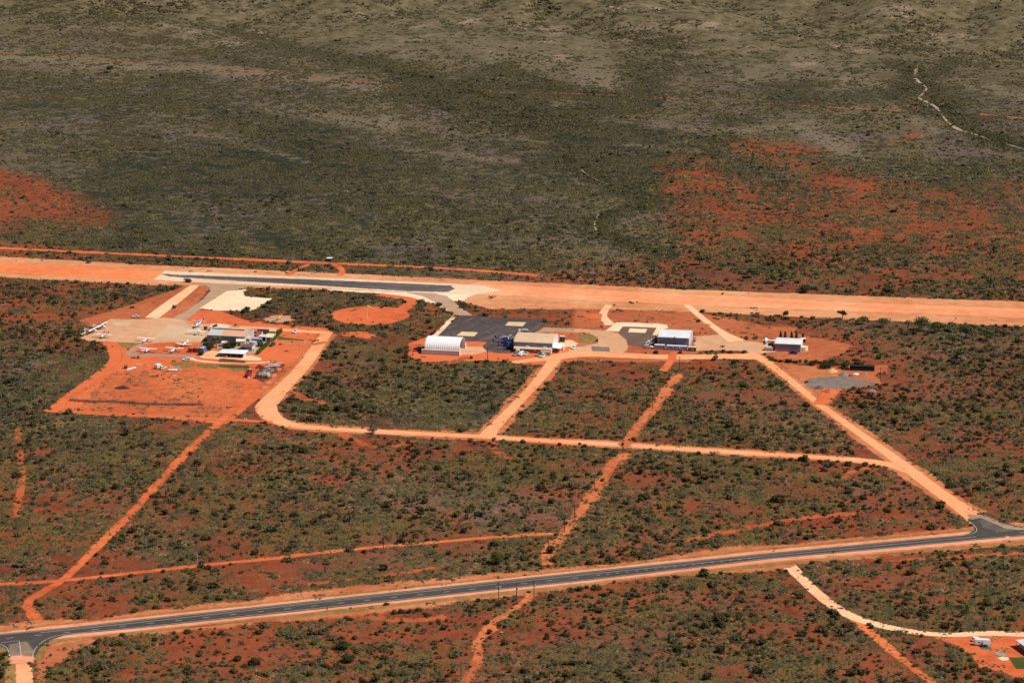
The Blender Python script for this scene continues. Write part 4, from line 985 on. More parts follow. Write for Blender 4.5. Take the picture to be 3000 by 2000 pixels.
# kinds by region: greyer beyond the strip, darker olive in the foreground
greyness = fbm(xs_ / 90.0, ys_ / 120.0, 3) + 0.25 * smooth(1500, 1900, ys_)
u = RNG.random(n)
kind = np.where(u < 0.30, 0, np.where(u < 0.5, 1, np.where(u < 0.62, 6, np.where(u < .74, 2, np.where(u < .84, 3, np.where(u < .945, 4, np.where(u < .97, 7, 5))))))).astype(np.int32)
k2 = (greyness > 0.60) & (RNG.random(n) < 0.6); kind[k2] = RNG.choice([2, 3, 3, 4], k2.sum())
k3 = (RNG.random(n) < .40 * farm); kind[k3] = RNG.choice([2, 3, 3, 4, 7], k3.sum())
nc_ = len(cre); crk = np.arange(n) >= n - nc_ * 1.0
dk_ = strokes('dark', px_, py_) * (py_ < 760); g_ = (dk_ > .75) & (RNG.random(n) < .4); kind[g_] = RNG.choice([5, 5, 0, 1], g_.sum())
# neatly avoid shrubs growing into each other's centres near the camera: keep as is
zs_ = terrain(xs_, ys_)
rotz = RNG.uniform(0, 6.28, n)
scl = np.stack([size, size * RNG.uniform(.8, 1.2, n), size * tall], 1)
# buildings and yards are cleared later through BLOCK
# ------------------------------------------------------------------ paints
BLOCK = []
P_white = paint('white_gloss_paint', (0.78, 0.78, 0.78), 0.35, var=0.04)
P_dusty = paint('dusty_white_paint', (0.66, 0.62, 0.56), 0.5, var=0.08, dirt=(0.4, 0.18, 0.09), dirt_amt=0.4)
P_silver = paint('silver_paint', (0.42, 0.43, 0.45), 0.35, 0.3)
P_dark = paint('dark_grey_paint', (0.055, 0.055, 0.06), 0.4)
P_blue = paint('deep_blue_paint', (0.012, 0.030, 0.26), 0.35)
P_navy = paint('navy_paint', (0.014, 0.018, 0.085), 0.4)
P_red = paint('red_paint', (0.42, 0.03, 0.02), 0.45)
P_rust = paint('rusty_steel', (0.16, 0.05, 0.022), 0.85, var=.4, scale=2)
P_yel = paint('yellow_paint', (0.75, 0.50, 0.03), 0.45)
P_glass = paint('dark_glass', (0.015, 0.018, 0.022), 0.12)
P_rub = paint('black_rubber', (0.02, 0.02, 0.02), 0.8)
P_wood = paint('weathered_pole_timber', (0.055, 0.042, 0.036), 0.9, var=.3, scale=3)
P_galv = paint('galvanised_steel', (0.40, 0.40, 0.40), 0.5, 0.2)
P_conc = paint('pale_concrete', (0.52, 0.46, 0.36), 0.9, scale=2)
P_black = paint('black_shadecloth', (0.012, 0.012, 0.012), 0.9)
P_cream = paint('cream_paint', (0.72, 0.62, 0.40), 0.6, dirt=(0.4, 0.2, 0.1), dirt_amt=.3)
P_green = paint('dark_green_paint', (0.02, 0.10, 0.05), 0.6)
W_blue = corrugated('shade_blue_wall_sheeting', (0.20, 0.26, 0.40), dirt_amt=.06)  # blue grey with the shade of the near walls mixed into the colour
W_grey = corrugated('silver_grey_wall_sheeting', (0.45, 0.49, 0.56), dirt_amt=.08)
W_mauve = corrugated('mauve_grey_wall_sheeting', (0.25, 0.22, 0.31), dirt_amt=.08)
W_white = corrugated('white_wall_sheeting', (0.68, 0.70, 0.72), dirt_amt=.12)
W_cream = corrugated('cream_wall_sheeting', (0.76, 0.68, 0.50), dirt_amt=.12)
W_red = corrugated('red_container_steel', (0.36, 0.055, 0.030), dirt_amt=.3, step=.3)
W_cblue = corrugated('blue_container_steel', (0.05, 0.16, 0.42), dirt_amt=.3, step=.3)
W_cgrey = corrugated('shade_grey_container_steel', (0.30, 0.28, 0.30), dirt_amt=.2, step=.3)  # shade of the container fronts put into this grey; tops stay paler
R_rust = corrugated('rust_tan_roof_sheeting', (0.72, 0.39, 0.22), dirt=(0.6, 0.26, 0.12), dirt_amt=.3)
R_tan = corrugated('pale_tan_roof_sheeting', (0.72, 0.49, 0.30), dirt=(0.5, 0.26, 0.13), dirt_amt=.3)
R_grey = corrugated('plain_grey_roof_sheeting', (0.58, 0.55, 0.53), dirt=(0.5, 0.26, 0.13), dirt_amt=.2)
R_white = corrugated('white_roof_sheeting', (0.76, 0.78, 0.80), dirt=(0.6, 0.5, 0.4), dirt_amt=.1)
R_brown = corrugated('dark_brown_roof_sheeting', (0.20, 0.10, 0.065), dirt_amt=.2)
R_fabric = paint('white_dome_fabric', (0.80, 0.80, 0.80), 0.6, var=.03)

def add_block(root_loc, r): BLOCK.append((root_loc.x, root_loc.y, r))

def profile(d, h, rise, arch=False):
    if not arch: return [(0, h), (d / 2, h + rise), (d, h)]
    return [(d / 2 - d / 2 * math.cos(math.pi * (0.12 + 0.76 * i / 10)) / math.cos(math.pi * 0.12), h + rise * (math.sin(math.pi * (0.12 + 0.76 * i / 10)) - math.sin(math.pi * .12)) / (1 - math.sin(math.pi * .12))) for i in range(11)]

def shell(root, w, d, h, rise, wall, roof, arch=False, over=0.35, name='roof', x0=0.0):
    pr = profile(d, h, rise, arch)
    mb = MB(); mb.extrude_x([(0, 0), (d, 0)] + [(y, z - 0.02) for y, z in pr[::-1]], x0, x0 + w)
    mb.build('wall', wall, root)
    sheets(root, x0 - over, x0 + w + over, pr, roof, over, name)
def sheets(root, xa, xb, pr, roof, over, name='roof', th=.14):
    pr = [(pr[0][0] - over, pr[0][1] - over * (pr[1][1] - pr[0][1]) / (pr[1][0] - pr[0][0]))] + pr[1:-1] + [(pr[-1][0] + over, pr[-1][1] - over * (pr[-2][1] - pr[-1][1]) / (pr[-1][0] - pr[-2][0]))]
    mb = MB(); mb.extrude_x([(y, z) for y, z in pr] + [(y, z + th) for y, z in pr[::-1]], xa, xb)
    return mb.build(name, roof, root)

def bld(name, label, cat, px, py, rz=None):
    rz = GRID if rz is None else rz
    r = thing(name, label, cat, G(px, py), rz)
    return r
def blockrect(root, w, d, pad=1.5):
    a = root.rotation_euler.z; c = root.location
    nx_ = max(1, int(w / 6)); ny_ = max(1, int(d / 6))
    for i in range(nx_ + 1):
        for j in range(ny_ + 1):
            x = w * i / nx_; y = d * j / ny_
            BLOCK.append((c.x + x * math.cos(a) - y * math.sin(a), c.y + x * math.sin(a) + y * math.cos(a), 3.2 + pad))
def rel(root, x, y, z=0.0):
    a = root.rotation_euler.z; c = root.location
    return Vector((c.x + x * math.cos(a) - y * math.sin(a), c.y + x * math.sin(a) + y * math.cos(a), c.z + z))

# ------------------------------------------------------------------ hangar A (left): rust and grey roof
A = bld('hangar', 'large blue grey hangar with part grey, part rust roof on the left apron', 'hangar', 607.4, 1005.5)
wA, dA, hA, rA = 22.9, 20.0, 5.2, 1.35
mb = MB(); pr = profile(dA, hA, rA)
mb.cur = 0; mb.extrude_x([(0, 0), (dA, 0)] + [(y, z - .02) for y, z in pr[::-1]], 0, wA)
mb.build('wall', W_blue, A)
g = MB(); g.extrude_x([(0, 0), (dA, 0)] + [(y, z - .03) for y, z in pr[::-1]], wA - .02, wA + .06); g.build('end_wall', W_grey, A)  # lighter sheet on the sunlit end: the light is put into the colour
sheets(A, -.3, wA * .36, pr, R_grey, .35, 'grey_roof'); sheets(A, wA * .36, wA + .3, pr, R_rust, .35, 'rust_roof')
v = MB(); v.box(wA * .47, dA / 2 + .1, hA + rA + .05, wA * .82, 1.5, .55); v.build('ridge_vent_shade', P_dark, A)  # dark box paints the shaded gap of the ridge vent
v = MB(); v.box(wA * .47, dA / 2, hA + rA + .60, wA * .86, 2.3, .12); v.build('ridge_cap', R_grey, A)
v = MB(); v.box(wA / 2, -.42, hA - .12, wA + .6, .16, .16); v.build('gutter', P_dusty, A)
for k in range(5):
    v = MB(); v.box(-.1 - .12 * (k % 2), 2.0 + k * 3.9, 0.1, .12, 3.7, 4.6); v.build('sliding_door', W_white, A)
v = MB(); v.box(wA + .10, 4.4, 0, .1, 1.1, 2.3); v.build('door', P_dark, A)
v = MB(); v.box(wA + .10, 8.0, 0, .12, 2.6, 3.0); v.build('door', P_dark, A)
v = MB(); v.panel([(wA + .1, 3.2, 3.3), (wA + 1.5, 3.2, 2.9), (wA + 1.5, 9.8, 2.9), (wA + .1, 9.8, 3.3)], .1); v.build('awning', R_rust, A)
for k in range(3):
    v = MB(); v.box(wA + .1, 8.2 + k * 1.6, 5.0, .06, .5, .3); v.build('vent', P_dark, A)
blockrect(A, wA, dA)

# ------------------------------------------------------------------ buildings round hangar A
def simple_shed(label, px, py, w, d, h, rise, wall, roof, name='shed', cat='shed', rz=None, door=None, arch=False, win=0):
    r = bld(name, label, cat, px, py, rz); shell(r, w, d, h, rise, wall, roof, arch, .25)
    if door:
        v = MB(); v.box(door, -.05, 0, min(1.8, w * .4), .1, min(2.3, h * .85)); v.build('door', P_dark, r)
    for k in range(win):
        v = MB(); v.box(w + .04, d * (k + 1) / (win + 1), h * .5, .08, .9, .7); v.build('window', P_glass, r)
    blockrect(r, w, d, .3)
    return r
# open-sided pavilion with pale blue roof
Fh = bld('pavilion', 'open sided pavilion with a pale blue white hipped roof in front of the left hangar', 'pavilion', 643.5, 1044.8)
v = MB(); zt = 2.6; w_, d_ = 14.2, 7.4
o4 = [(-1, -1, zt), (w_ + 1, -1, zt), (w_ + 1, d_ + 1, zt), (-1, d_ + 1, zt)]; r2 = [(3.2, d_ / 2, zt + 1.0), (w_ - 3.2, d_ / 2, zt + 1.0)]
v.add(o4 + r2 + [(x, y, z - .12) for x, y, z in o4], [(0, 1, 5, 4), (1, 2, 5), (2, 3, 4, 5), (3, 0, 4), (6, 7, 1, 0), (7, 8, 2, 1), (8, 9, 3, 2), (9, 6, 0, 3), (9, 8, 7, 6)])
v.build('roof', R_white, Fh)
v = MB(); v.box(w_ * .55, d_ * .62, 0, w_ * .75, d_ * .6, 2.5); v.build('wall', P_navy, Fh)
v = MB(); v.box(w_ - .1, d_ * .5, 0, .1, d_ * .8, 2.4); v.build('side_screen', W_white, Fh)
for k in range(5):
    v = MB(); v.tube((k * w_ / 4, -.4, 0), (k * w_ / 4, -.4, 2.6), .07); v.build('post', P_galv, Fh)
v = MB(); v.box(4.3, -.2, 0, 1.0, .5, 1.0); v.build('bench', P_white, Fh)
blockrect(Fh, w_, d_)
br = simple_shed('dark brown roofed outbuilding between the pavilion and the left hangar', 706, 1027.5, 6.6, 7.0, 2.5, .9, W_blue, R_brown, 'outbuilding', 'building', GRID + .05, 1.5, win=1)
v = MB(); v.box(6.64, 3.5, 0, .1, 6.8, 2.5); v.build('end_wall', W_white, br)
v = MB(); v.box(7.3, 1.0, 0, 1.4, 1.3, 1.5); v.build('air_conditioner', P_dusty, br)
simple_shed('small cream gabled shed against the front wall of the left hangar', 693, 1014.5, 4.8, 6, 3.0, .8, W_cream, W_cream, door=1.5, win=1, rz=GRID + .25)
simple_shed('cream gabled workshop with brown doors beside the hedge', 777, 1001, 4.2, 8.6, 2.9, .8, W_cream, W_cream, 'workshop', 'shed', GRID, 2.0, win=2)
simple_shed('low lean-to with a pale cream roof left of the cream workshop', 759, 997, 6, 4.5, 2.3, .3, P_black, W_cream, 'lean_to')
simple_shed('long dark shed with a rusty roof behind the cream workshop', 754, 977, 11.5, 4.6, 2.9, .4, W_blue, R_rust, 'shed')
simple_shed('yellow sided shed at the far end of the cream workshop', 789, 982, 3.6, 5, 2.6, .6, P_yel, R_tan, 'shed')
simple_shed('tiny sage green roofed store beside the left hangar gable', 751, 985, 3.2, 3.2, 2.4, .4, W_white, R_brown, 'store')
sp_ = bld('shade_shelter', 'low shade shelter roofed in white, red and grey sheets by the left hangar', 'shelter', 646.5, 1015.5)
for k, mt in enumerate((W_cream, R_rust, P_dark, P_dark)):
    v = MB(); v.panel([(k * 1.75, 0, 2.3), (k * 1.75 + 1.72, 0, 2.3), (k * 1.75 + 1.72, 3.6, 2.7), (k * 1.75, 3.6, 2.7)], .08); v.build('roof_sheet', mt, sp_)
for x_ in (0.1, 3.5, 6.9):
    for y_ in (.1, 3.5):
        v = MB(); v.tube((x_, y_, 0), (x_, y_, 2.35), .06); v.build('post', P_galv, sp_)
gr = bld('green_roof_shelter', 'small shelter with a pale green roof near the left hangar corner', 'shelter', 591.5, 1015)
v = MB(); v.panel([(0, 0, 2.1), (4.6, 0, 2.1), (4.6, 2.4, 2.3), (0, 2.4, 2.3)], .1); v.build('roof', paint('pale_green_paint', (.25, .38, .12), .6), gr)
v = MB(); v.box(2.5, 1.3, 0, 4.0, 1.8, 2.0); v.build('wall', P_black, gr)

def tank(label, px, py, r, h, mat, lid=None, group=None):
    t = thing('water_tank', label, 'tank', G(px, py), 0, group)
    v = MB(); v.lathe([(r * .999, 0), (r, .05), (r, h * .33), (r * 1.015, h * .35), (r, h * .37), (r, h * .66), (r * 1.015, h * .68), (r, h * .7), (r, h)], 28); v.build('tank_wall', mat, t, smooth_=False)
    v = MB(); v.lathe([(r * 1.02, h), (r * 1.02, h + .06), (r * .35, h + r * .16), (.02, h + r * .18)], 28); v.build('tank_roof', lid or mat, t)
    v = MB(); v.lathe([(.3, h + r * .14), (.3, h + r * .14 + .12)], 10, r * .5, 0); v.build('hatch', P_dark, t)
    add_block(t.location, r + 1); return t
tank('round grey corrugated water tank beside the left hangar gable', 741.5, 1011.5, 2.25, 2.3, W_grey)
tank('small white water tank right of the grey corrugated one', 762.5, 1011, 1.05, 2.0, P_white)
tank('large cream water tank at the right end of the mauve hangar', 2356, 1026, 2.2, 2.3, P_cream)

def container(label, px, py, L, mat, roof, rz, group=None, h=2.6, door_end=True):
    c = thing('shipping_container', label, 'container', G(px, py, .05), rz, group)
    v = MB(); v.box(0, 0, .1, L, 2.4, h - .15); v.build('body', mat, c)
    v = MB(); v.box(0, 0, h - .05, L + .04, 2.44, .08); v.build('roof', roof, c)
    for s_ in (-1, 1):
        v = MB(); v.box(-L / 2 - .03, s_ * .58, .25, .06, 1.1, h - .5); v.build('door', mat, c)
    for sx in (-1, 1):
        for sy in (-1, 1):
            v = MB(); v.box(sx * (L / 2 - .05), sy * 1.17, 0, .18, .18, h + .02); v.build('corner_post', P_dark, c)
    add_block(c.location, 2.5); return c
P_redtop = paint('pale_red_container_top', (0.50, 0.17, 0.09), .6)  # paler red on the container top than on its sides
P_blutop = paint('pale_blue_container_top', (0.30, 0.45, 0.62), .6)  # paler blue on the top, deeper blue on the sides
container('left one of the two rusty red shipping containers by the left hangar', 563.5, 1029, 6, W_red, P_redtop, GRID + 1.42, 'red containers by the left hangar')
container('right one of the two rusty red shipping containers by the left hangar', 580, 1029, 6, W_red, P_redtop, GRID + 1.42, 'red containers by the left hangar')
container('blue shipping container with pale top right of the red ones', 595.5, 1029.5, 6, W_cblue, P_blutop, GRID + 1.42)
container('long blue shipping container behind the grey water tank', 753.5, 1004, 6, W_cblue, P_blutop, GRID)
container('container with white top and shade-grey sides left of a white cladded row', 1932.5, 1022, 5.9, W_cgrey, P_white, GRID)
cc = container('long grey site hut with white roof in front of the white roofed hangar', 1983, 1025, 12, W_blue, P_white, GRID)
cc.name = 'site_hut'; cc['category'] = 'hut'
for k in range(4):
    v = MB(); v.tube((-4.6 + k * 2.6, -1.5, 0), (-4.6 + k * 2.6, -1.5, 1.9), .06); v.tube((-4.6 + k * 2.6, -1.5, 1.9), (-5.3 + k * 2.6, -1.25, 2.5), .05); v.build('awning_post', P_galv, cc)
v = MB(); v.box(1.8, -1.35, 1.4, .9, .35, .6); v.build('air_conditioner', P_white, cc)
sh_ = container('short dark site hut with white end beside the light pole', 2027.5, 1027.5, 4.6, P_dark, W_cream, GRID, h=2.4)
for k in range(3):
    v = MB(); v.box(-1.2 + k * 1.1, -1.24, .9, .5, .08, .9); v.build('window', P_galv, sh_)
container('white box container against the left corner of the white roofed hangar', 1938, 1009.5, 3.0, W_cream, P_cream, GRID, h=2.3)
container('dark ribbed container in the car park of the tan roofed hangar', 1597.5, 1041, 5.6, W_cgrey, R_tan, GRID, h=2.4)
container('white kiosk box at the left end of the tan roofed hangar annex', 1517, 1035.5, 2.2, W_white, P_white, GRID, h=2.4)
hv = container('dark storage box with white roof at the back right of the tan hangar', 1647.5, 1001, 2.9, P_dark, P_white, GRID, h=3.4)

# ------------------------------------------------------------------ white fabric dome shed
D = bld('dome_shed', 'white arched fabric shed standing on grey container walls beside the tarmac', 'shed', 1234.5, 1036.5)
wD, dD = 22.6, 19.5
for yy, nm in ((0, 'front'), (dD - 2.4, 'rear')):
    v = MB(); v.box(wD / 2, yy + 1.2, .25, wD, 2.4, 2.35); v.build('side_wall', W_grey, D)
    v = MB(); v.box(wD / 2, yy + 1.2, 2.6, wD + .1, 2.44, .08); v.build('side_wall_top', R_tan, D)
    v = MB(); v.box(wD + .02, yy + 1.2, 0, .16, 2.44, 2.7); v.build('end_frame', P_white, D)
    for k in range(4):
        v = MB(); v.box(1.5 + k * (wD - 3) / 3, yy + 1.2, 0, 1.2, 2.0, .26); v.build('footing', P_dark, D)
n_a = 18; ya, yb = 1.6, dD - 1.6; xa, xb = 1.6, wD - .2; rad = (yb - ya) / 2
def arcp(t, off=0.0):
    a = math.pi * t; return (ya + rad - (rad + off) * math.cos(a), 2.65 + (5.6 + off) * math.sin(a) ** .9)
v = MB(); nb = 16
for k in range(nb):
    x0_, x1_ = xa + (xb - xa) * k / nb, xa + (xb - xa) * (k + 1) / nb
    for j in range(n_a):
        (y0_, z0_), (y1_, z1_) = arcp(j / n_a), arcp((j + 1) / n_a); (y2_, z2_), (y3_, z3_) = arcp(j / n_a, .06), arcp((j + 1) / n_a, .06); xm = (x0_ + x1_) / 2
        v.add([(x0_, y0_, z0_), (xm, y2_, z2_), (xm, y3_, z3_), (x0_, y1_, z1_), (x1_, y0_, z0_), (x1_, y1_, z1_)], [(0, 1, 2, 3), (1, 4, 5, 2)])
v.build('dome_cover', R_fabric, D)
for k in range(5):
    v = MB(); x_ = xa + .3 + (xb - xa - .4) * k / 4
    for j in range(n_a):
        a, b_ = arcp(j / n_a, -.15), arcp((j + 1) / n_a, -.15); v.tube((x_, a[0], a[1]), (x_, b_[0], b_[1]), .09, None, 5)
    v.build('arch_rib', P_galv if k < 4 else P_white, D)
v = MB(); v.tube((xb - 5, ya + .3, 4.0), (xb - 5, yb - .3, 4.0), .12); v.build('cross_beam', P_dark, D)
blockrect(D, wD, dD)

# ------------------------------------------------------------------ hangar B (tan arched roof)
B = bld('hangar', 'tan arched roof hangar with brown annex beside the dark tarmac', 'hangar', 1506.5, 1027)
wB, dB, hB, rB = 22.6, 20.0, 5.6, 2.1
shell(B, wB, dB, hB, rB, W_blue, R_tan, True, .3)
prB = profile(dB, hB, rB, True)
v = MB(); v.extrude_x([(0, 0), (dB, 0)] + [(y, z - .05) for y, z in prB[::-1]], wB - .02, wB + .08); v.build('end_wall', W_white, B)  # white end against shade-blue front: sun and shade put into the colours
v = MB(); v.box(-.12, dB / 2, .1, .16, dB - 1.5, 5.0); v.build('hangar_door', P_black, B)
v = MB(); v.box(-.25, .8, 0, .2, 1.2, 5.2); v.build('door_frame', P_white, B)
v = MB(); v.box(wB / 2, -.35, hB - .15, wB + .5, .16, .16); v.build('gutter', P_dusty, B)
# sign board: square emblem and two lines of lettering
v = MB(); v.box(12.6, -.08, 3.9, 2.5, .1, 1.1); sg = v.build('sign_board', P_navy, B)
v = MB(); v.box(11.75, -.15, 4.12, .62, .05, .62); v.build('emblem', P_white, sg)
v = MB()
for k in range(6): v.box(12.35 + k * .24, -.15, 4.45, .15, .05, .30)
v.box(12.95, -.15, 4.12, 1.5, .05, .14); v.box(12.6, -.15, 4.84, 2.2, .05, .08); v.build('lettering', P_white, sg)
an = MB(); an.extrude_x([(0, 0), (-3.6, 0), (-3.6, 2.35), (0, 2.75)], .4, wB - .3); an.build('annex_wall', paint('brown_annex_wall', (.26, .17, .14), .8), B)
an = MB(); an.extrude_x([(.0, 2.78), (-3.95, 2.36), (-3.95, 2.48), (.0, 2.9)], .2, wB - .1); an.build('annex_roof', R_tan, B)
an = MB(); an.box(wB - .2, -1.8, 0, .14, 3.7, 2.4); an.build('annex_end_wall', P_white, B)
for x_ in (7.8, 18.3):
    v = MB(); v.box(x_, -.9, 2.75, 2.0, 1.3, .55); v.build('roof_unit', P_white, B)
for x_ in (5.6, 13.0):
    v = MB(); v.box(x_, -3.75, 1.5, .8, .3, .55); v.build('air_conditioner', P_white, B)
v = MB(); v.box(.9, -3.66, .8, .9, .08, .9); v.build('window', P_glass, B)
cp_ = MB(); cp_.panel([(wB + .1, -.5, 3.0), (wB + 5.2, -1.6, 2.7), (wB + 5.6, 9.5, 2.9), (wB + .1, 10, 3.4)], .12); cp_.build('carport_roof', R_white, B)
for x_, y_ in ((wB + 5.1, -1.3), (wB + 5.2, 2.3), (wB + 5.4, 5.6), (wB + 5.5, 9.2)):
    v = MB(); v.tube((x_, y_, 0), (x_, y_, 2.75), .09); v.build('carport_post', P_white, B)
v = MB(); v.box(wB + 5.6, 7.6, 0, .1, 3.6, 2.7); v.build('carport_screen', P_white, B)
blockrect(B, wB + 6, dB); blockrect(bld('dummy', 'x y', 'x', 1500, 1043), 26, 3)
bpy.data.objects.remove(bpy.data.objects['dummy'])

# ------------------------------------------------------------------ hangar C (white roof)
Cc = bld('hangar', 'white roofed blue grey hangar beside the small brown landing pad', 'hangar', 1928.5, 1013.5)
wC, dC, hC, rC = 17.9, 18.0, 5.7, 1.4
shell(Cc, wC, dC, hC, rC, W_blue, R_white, False, .3)
prC = profile(dC, hC, rC)
v = MB(); v.extrude_x([(0, 0), (dC, 0)] + [(y, z - .05) for y, z in prC[::-1]], wC - .02, wC + .08); v.build('end_wall', P_dark, Cc)
for k in range(5):
    v = MB(); v.box(wC + .16, 1.6 + k * 3.7, 0.1, .12, 2.7, 5.2 + (1.0 if 0 < k < 4 else 0)); v.build('white_door_panel', W_white, Cc)
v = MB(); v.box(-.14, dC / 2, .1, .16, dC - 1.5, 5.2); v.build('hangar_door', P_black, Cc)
v = MB(); v.box(-.2, .5, 0, .3, .9, 5.5); v.build('door_frame', P_white, Cc)
v = MB(); v.box(9.6, -.06, 0, 1.6, .1, 1.9); v.build('door', P_black, Cc)
v = MB(); v.box(9.6, -.5, 5.75, .9, .5, .35); v.build('flood_light', P_dark, Cc)
v = MB(); v.box(9.7, -.12, 3.9, .45, .1, .45); v.build('emblem', P_navy, Cc)
v = MB(); v.box(wC / 2, -.33, hC - .15, wC + .5, .14, .14); v.build('gutter', P_white, Cc)
blockrect(Cc, wC, dC); blockrect(Cc, 0, 0); 
for q in ((1915, 1022), (1935, 1024), (1960, 1026), (1985, 1028), (2010, 1030), (2030, 1031)): BLOCK.append((G(*q).x, G(*q).y, 5))
v = MB(); v.hull([(-1.6, .05, .05, .5), (-1.2, .45, .3, .5), (0, .6, .45, .55), (1.2, .45, .3, .5), (1.6, .05, .05, .5)]); 
lb = thing('dinghy', 'pale green upturned dinghy leaning against the white roofed hangar wall', 'boat', G(2001, 1019, .1), GRID)
v.build('hull', paint('pale_green_fibreglass', (.35, .42, .22), .5), lb)
v = MB(); v.box(0, 0, 0, 2.8, .15, .3); v.build('cradle', P_galv, lb)

# ------------------------------------------------------------------ hangar D (mauve grey, right)
Dd = bld('hangar', 'mauve grey hangar with pale roof at the right end of the airfield', 'hangar', 2270.6, 1028.3)
shell(Dd, 14.9, 14.0, 4.6, .8, W_mauve, R_white, False, .25)
v = MB(); v.box(14.97, 7, 0, .12, 13.8, 4.5); v.build('end_wall', W_white, Dd)
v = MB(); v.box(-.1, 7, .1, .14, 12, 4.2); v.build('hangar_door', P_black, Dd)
for k in range(5):
    v = MB(); v.box(-.3, .6 + k * 3.1, 0, .25, .25, 4.8); v.build('door_mullion', P_red if k < 2 else P_white, Dd)
blockrect(Dd, 15, 14, 0)
simple_shed('tiny cream roofed lean-to at the back right of the mauve hangar', 2347, 1003, 2.4, 3, 2.2, .3, P_black, W_cream, 'lean_to')

# ------------------------------------------------------------------ house at the bottom right corner (only its near corner shows)
c0 = G(2974.3, 1893); hs = thing('house', 'white roofed house cut by the right edge beside a green lawn', 'house', c0, -1.26)
v = MB(); v.box(8.5, 6.5, 0, 15, 10, 2.8); v.build('wall', P_conc, hs)
v = MB(); v.add([(0, 0, 3), (17, 0, 3), (17, 13, 3), (0, 13, 3), (4.5, 6.5, 4.6), (12.5, 6.5, 4.6), (0, 0, 2.85), (17, 0, 2.85), (17, 13, 2.85), (0, 13, 2.85)],
      [(0, 1, 5, 4), (1, 2, 5), (2, 3, 4, 5), (3, 0, 4), (0, 6, 7, 1), (1, 7, 8, 2), (2, 8, 9, 3), (3, 9, 6, 0), (6, 9, 8, 7)]); v.build('roof', R_white, hs)
for k in range(4):
    v = MB(); v.tube((.4 + k * 5.4, .3, 0), (.4 + k * 5.4, .3, 2.9), .08); v.build('veranda_post', P_galv, hs)
blockrect(hs, 17, 13)
patch('lawn', cI([(1828, 1035), (2600, 1030), (2600, 1262), (1977, 1268)]), M_lawn, nz(), .8)
patch('sand_heap', cI([(1540, 900), (1640, 890), (1780, 960), (1800, 1010), (1620, 1020), (1540, 970)]), M_sand, nz(), 1.5)
patch('sand_heap', cI([(1580, 1050), (1690, 1020), (1810, 1035), (1820, 1090), (1700, 1110)]), M_cream, nz(), 1.5)

# ------------------------------------------------------------------ vehicles
def wheels(root, xs, hw, r=.36):
    for x in xs:
        for s_ in (-1, 1):
            v = MB(); v.tube((x, s_ * (hw - .12), r), (x, s_ * (hw + .1), r), r, None, 10); w = v.build('wheel', P_rub, root)
            v = MB(); v.tube((x, s_ * (hw + .09), r), (x, s_ * (hw + .13), r), r * .5, None, 8); v.build('rim', P_silver, w)
def ring(x, hw, z0, z1, top=1.0): return [(x, -hw, z0), (x, hw, z0), (x, hw, (z0 + z1) / 2), (x, hw * top, z1), (x, -hw * top, z1), (x, -hw, (z0 + z1) / 2)]
def car(label, px, py, rz, body, kind='wagon', name=None, cat=None, group=None, tray=None, scale=None):
    nm, ct = {'wagon': ('station_wagon', 'car'), 'ute': ('ute', 'ute'), 'van': ('van', 'van'), 'sedan': ('sedan', 'car')}[kind]
    r = thing(name or nm, label, cat or ct, G(px, py, .12), rz, group, scale); L = 4.9; hw = .92
    v = MB()
    if kind == 'van':
        v.loft([ring(2.35, hw * .9, .35, .9, .95), ring(2.2, hw, .3, 1.1, .95), ring(1.5, hw, .3, 1.95, .9), ring(1.2, hw, .3, 2.1, .88), ring(-2.4, hw, .3, 2.12, .88), ring(-2.5, hw, .4, 2.0, .88)])
    else:
        v.loft([ring(2.42, hw * .86, .38, .8, .9), ring(2.25, hw, .3, .95, .93), ring(1.1, hw, .3, 1.08, .95), ring(-2.2, hw, .3, 1.05, .95), ring(-2.4, hw * .95, .4, .95, .9)])
    v.build('body', body, r)
    if kind != 'van':
        xf, xr = (1.05, -2.2) if kind == 'wagon' else ((1.0, -1.5) if kind == 'sedan' else (1.0, -.55))
        xrt = xr + .2 if kind == 'wagon' else xr + .5 if kind == 'sedan' else xr + .1
        v = MB(); v.loft([ring(xf, hw * .94, 1.0, 1.08, .95), ring(xf - .7, hw * .9, 1.0, 1.62, .86), ring(xrt, hw * .9, 1.0, 1.64, .86), ring(xr, hw * .93, 1.0, 1.1, .95)]); v.build('window_glass', P_glass, r)
        v = MB(); v.loft([[(xf - .62, -.74, 1.6), (xf - .62, .74, 1.6), (xf - .62, .70, 1.70), (xf - .62, -.70, 1.70)], [(xrt, -.76, 1.6), (xrt, .76, 1.6), (xrt, .72, 1.72), (xrt, -.72, 1.72)]]); v.build('roof', body, r)
    else:
        v = MB(); v.box(1.86, 0, 1.25, .05, 1.5, .6, 0, 1, -.38); v.build('windscreen', P_glass, r)
        for s_ in (-1, 1):
            v = MB(); v.box(-.6, s_ * .915, 1.25, 3.0, .03, .5); v.build('side_window', P_glass, r)
    if kind == 'ute':
        v = MB(); v.box(-1.6, 0, .72, 2.0, 1.8, .12); v.box(-1.6, .88, .8, 2.0, .05, .38); v.box(-1.6, -.88, .8, 2.0, .05, .38); v.box(-2.58, 0, .8, .05, 1.8, .38); v.build('tray', tray or P_galv, r)
    for s_ in (-1, 1):
        v = MB(); v.box(2.36 if kind != 'van' else 2.3, s_ * .6, .62, .1, .3, .16); v.build('headlight', P_silver, r)
    wheels(r, (1.5, -1.5), hw); add_block(r.location, 2.4)
    return r
G0 = GRID
car('white ute with open tray parked at the scrub edge behind the left apron', 398.6, 930.5, 3.05, P_white, 'ute', tray=P_dark)
car('white station wagon parked by the light pole right of the hedge', 866, 974.5, -2.0, P_white, 'wagon')
car('dark grey four wheel drive parked beside the hedge gap', 798, 1013, -2.0, P_dark, 'wagon', tray=P_dark)
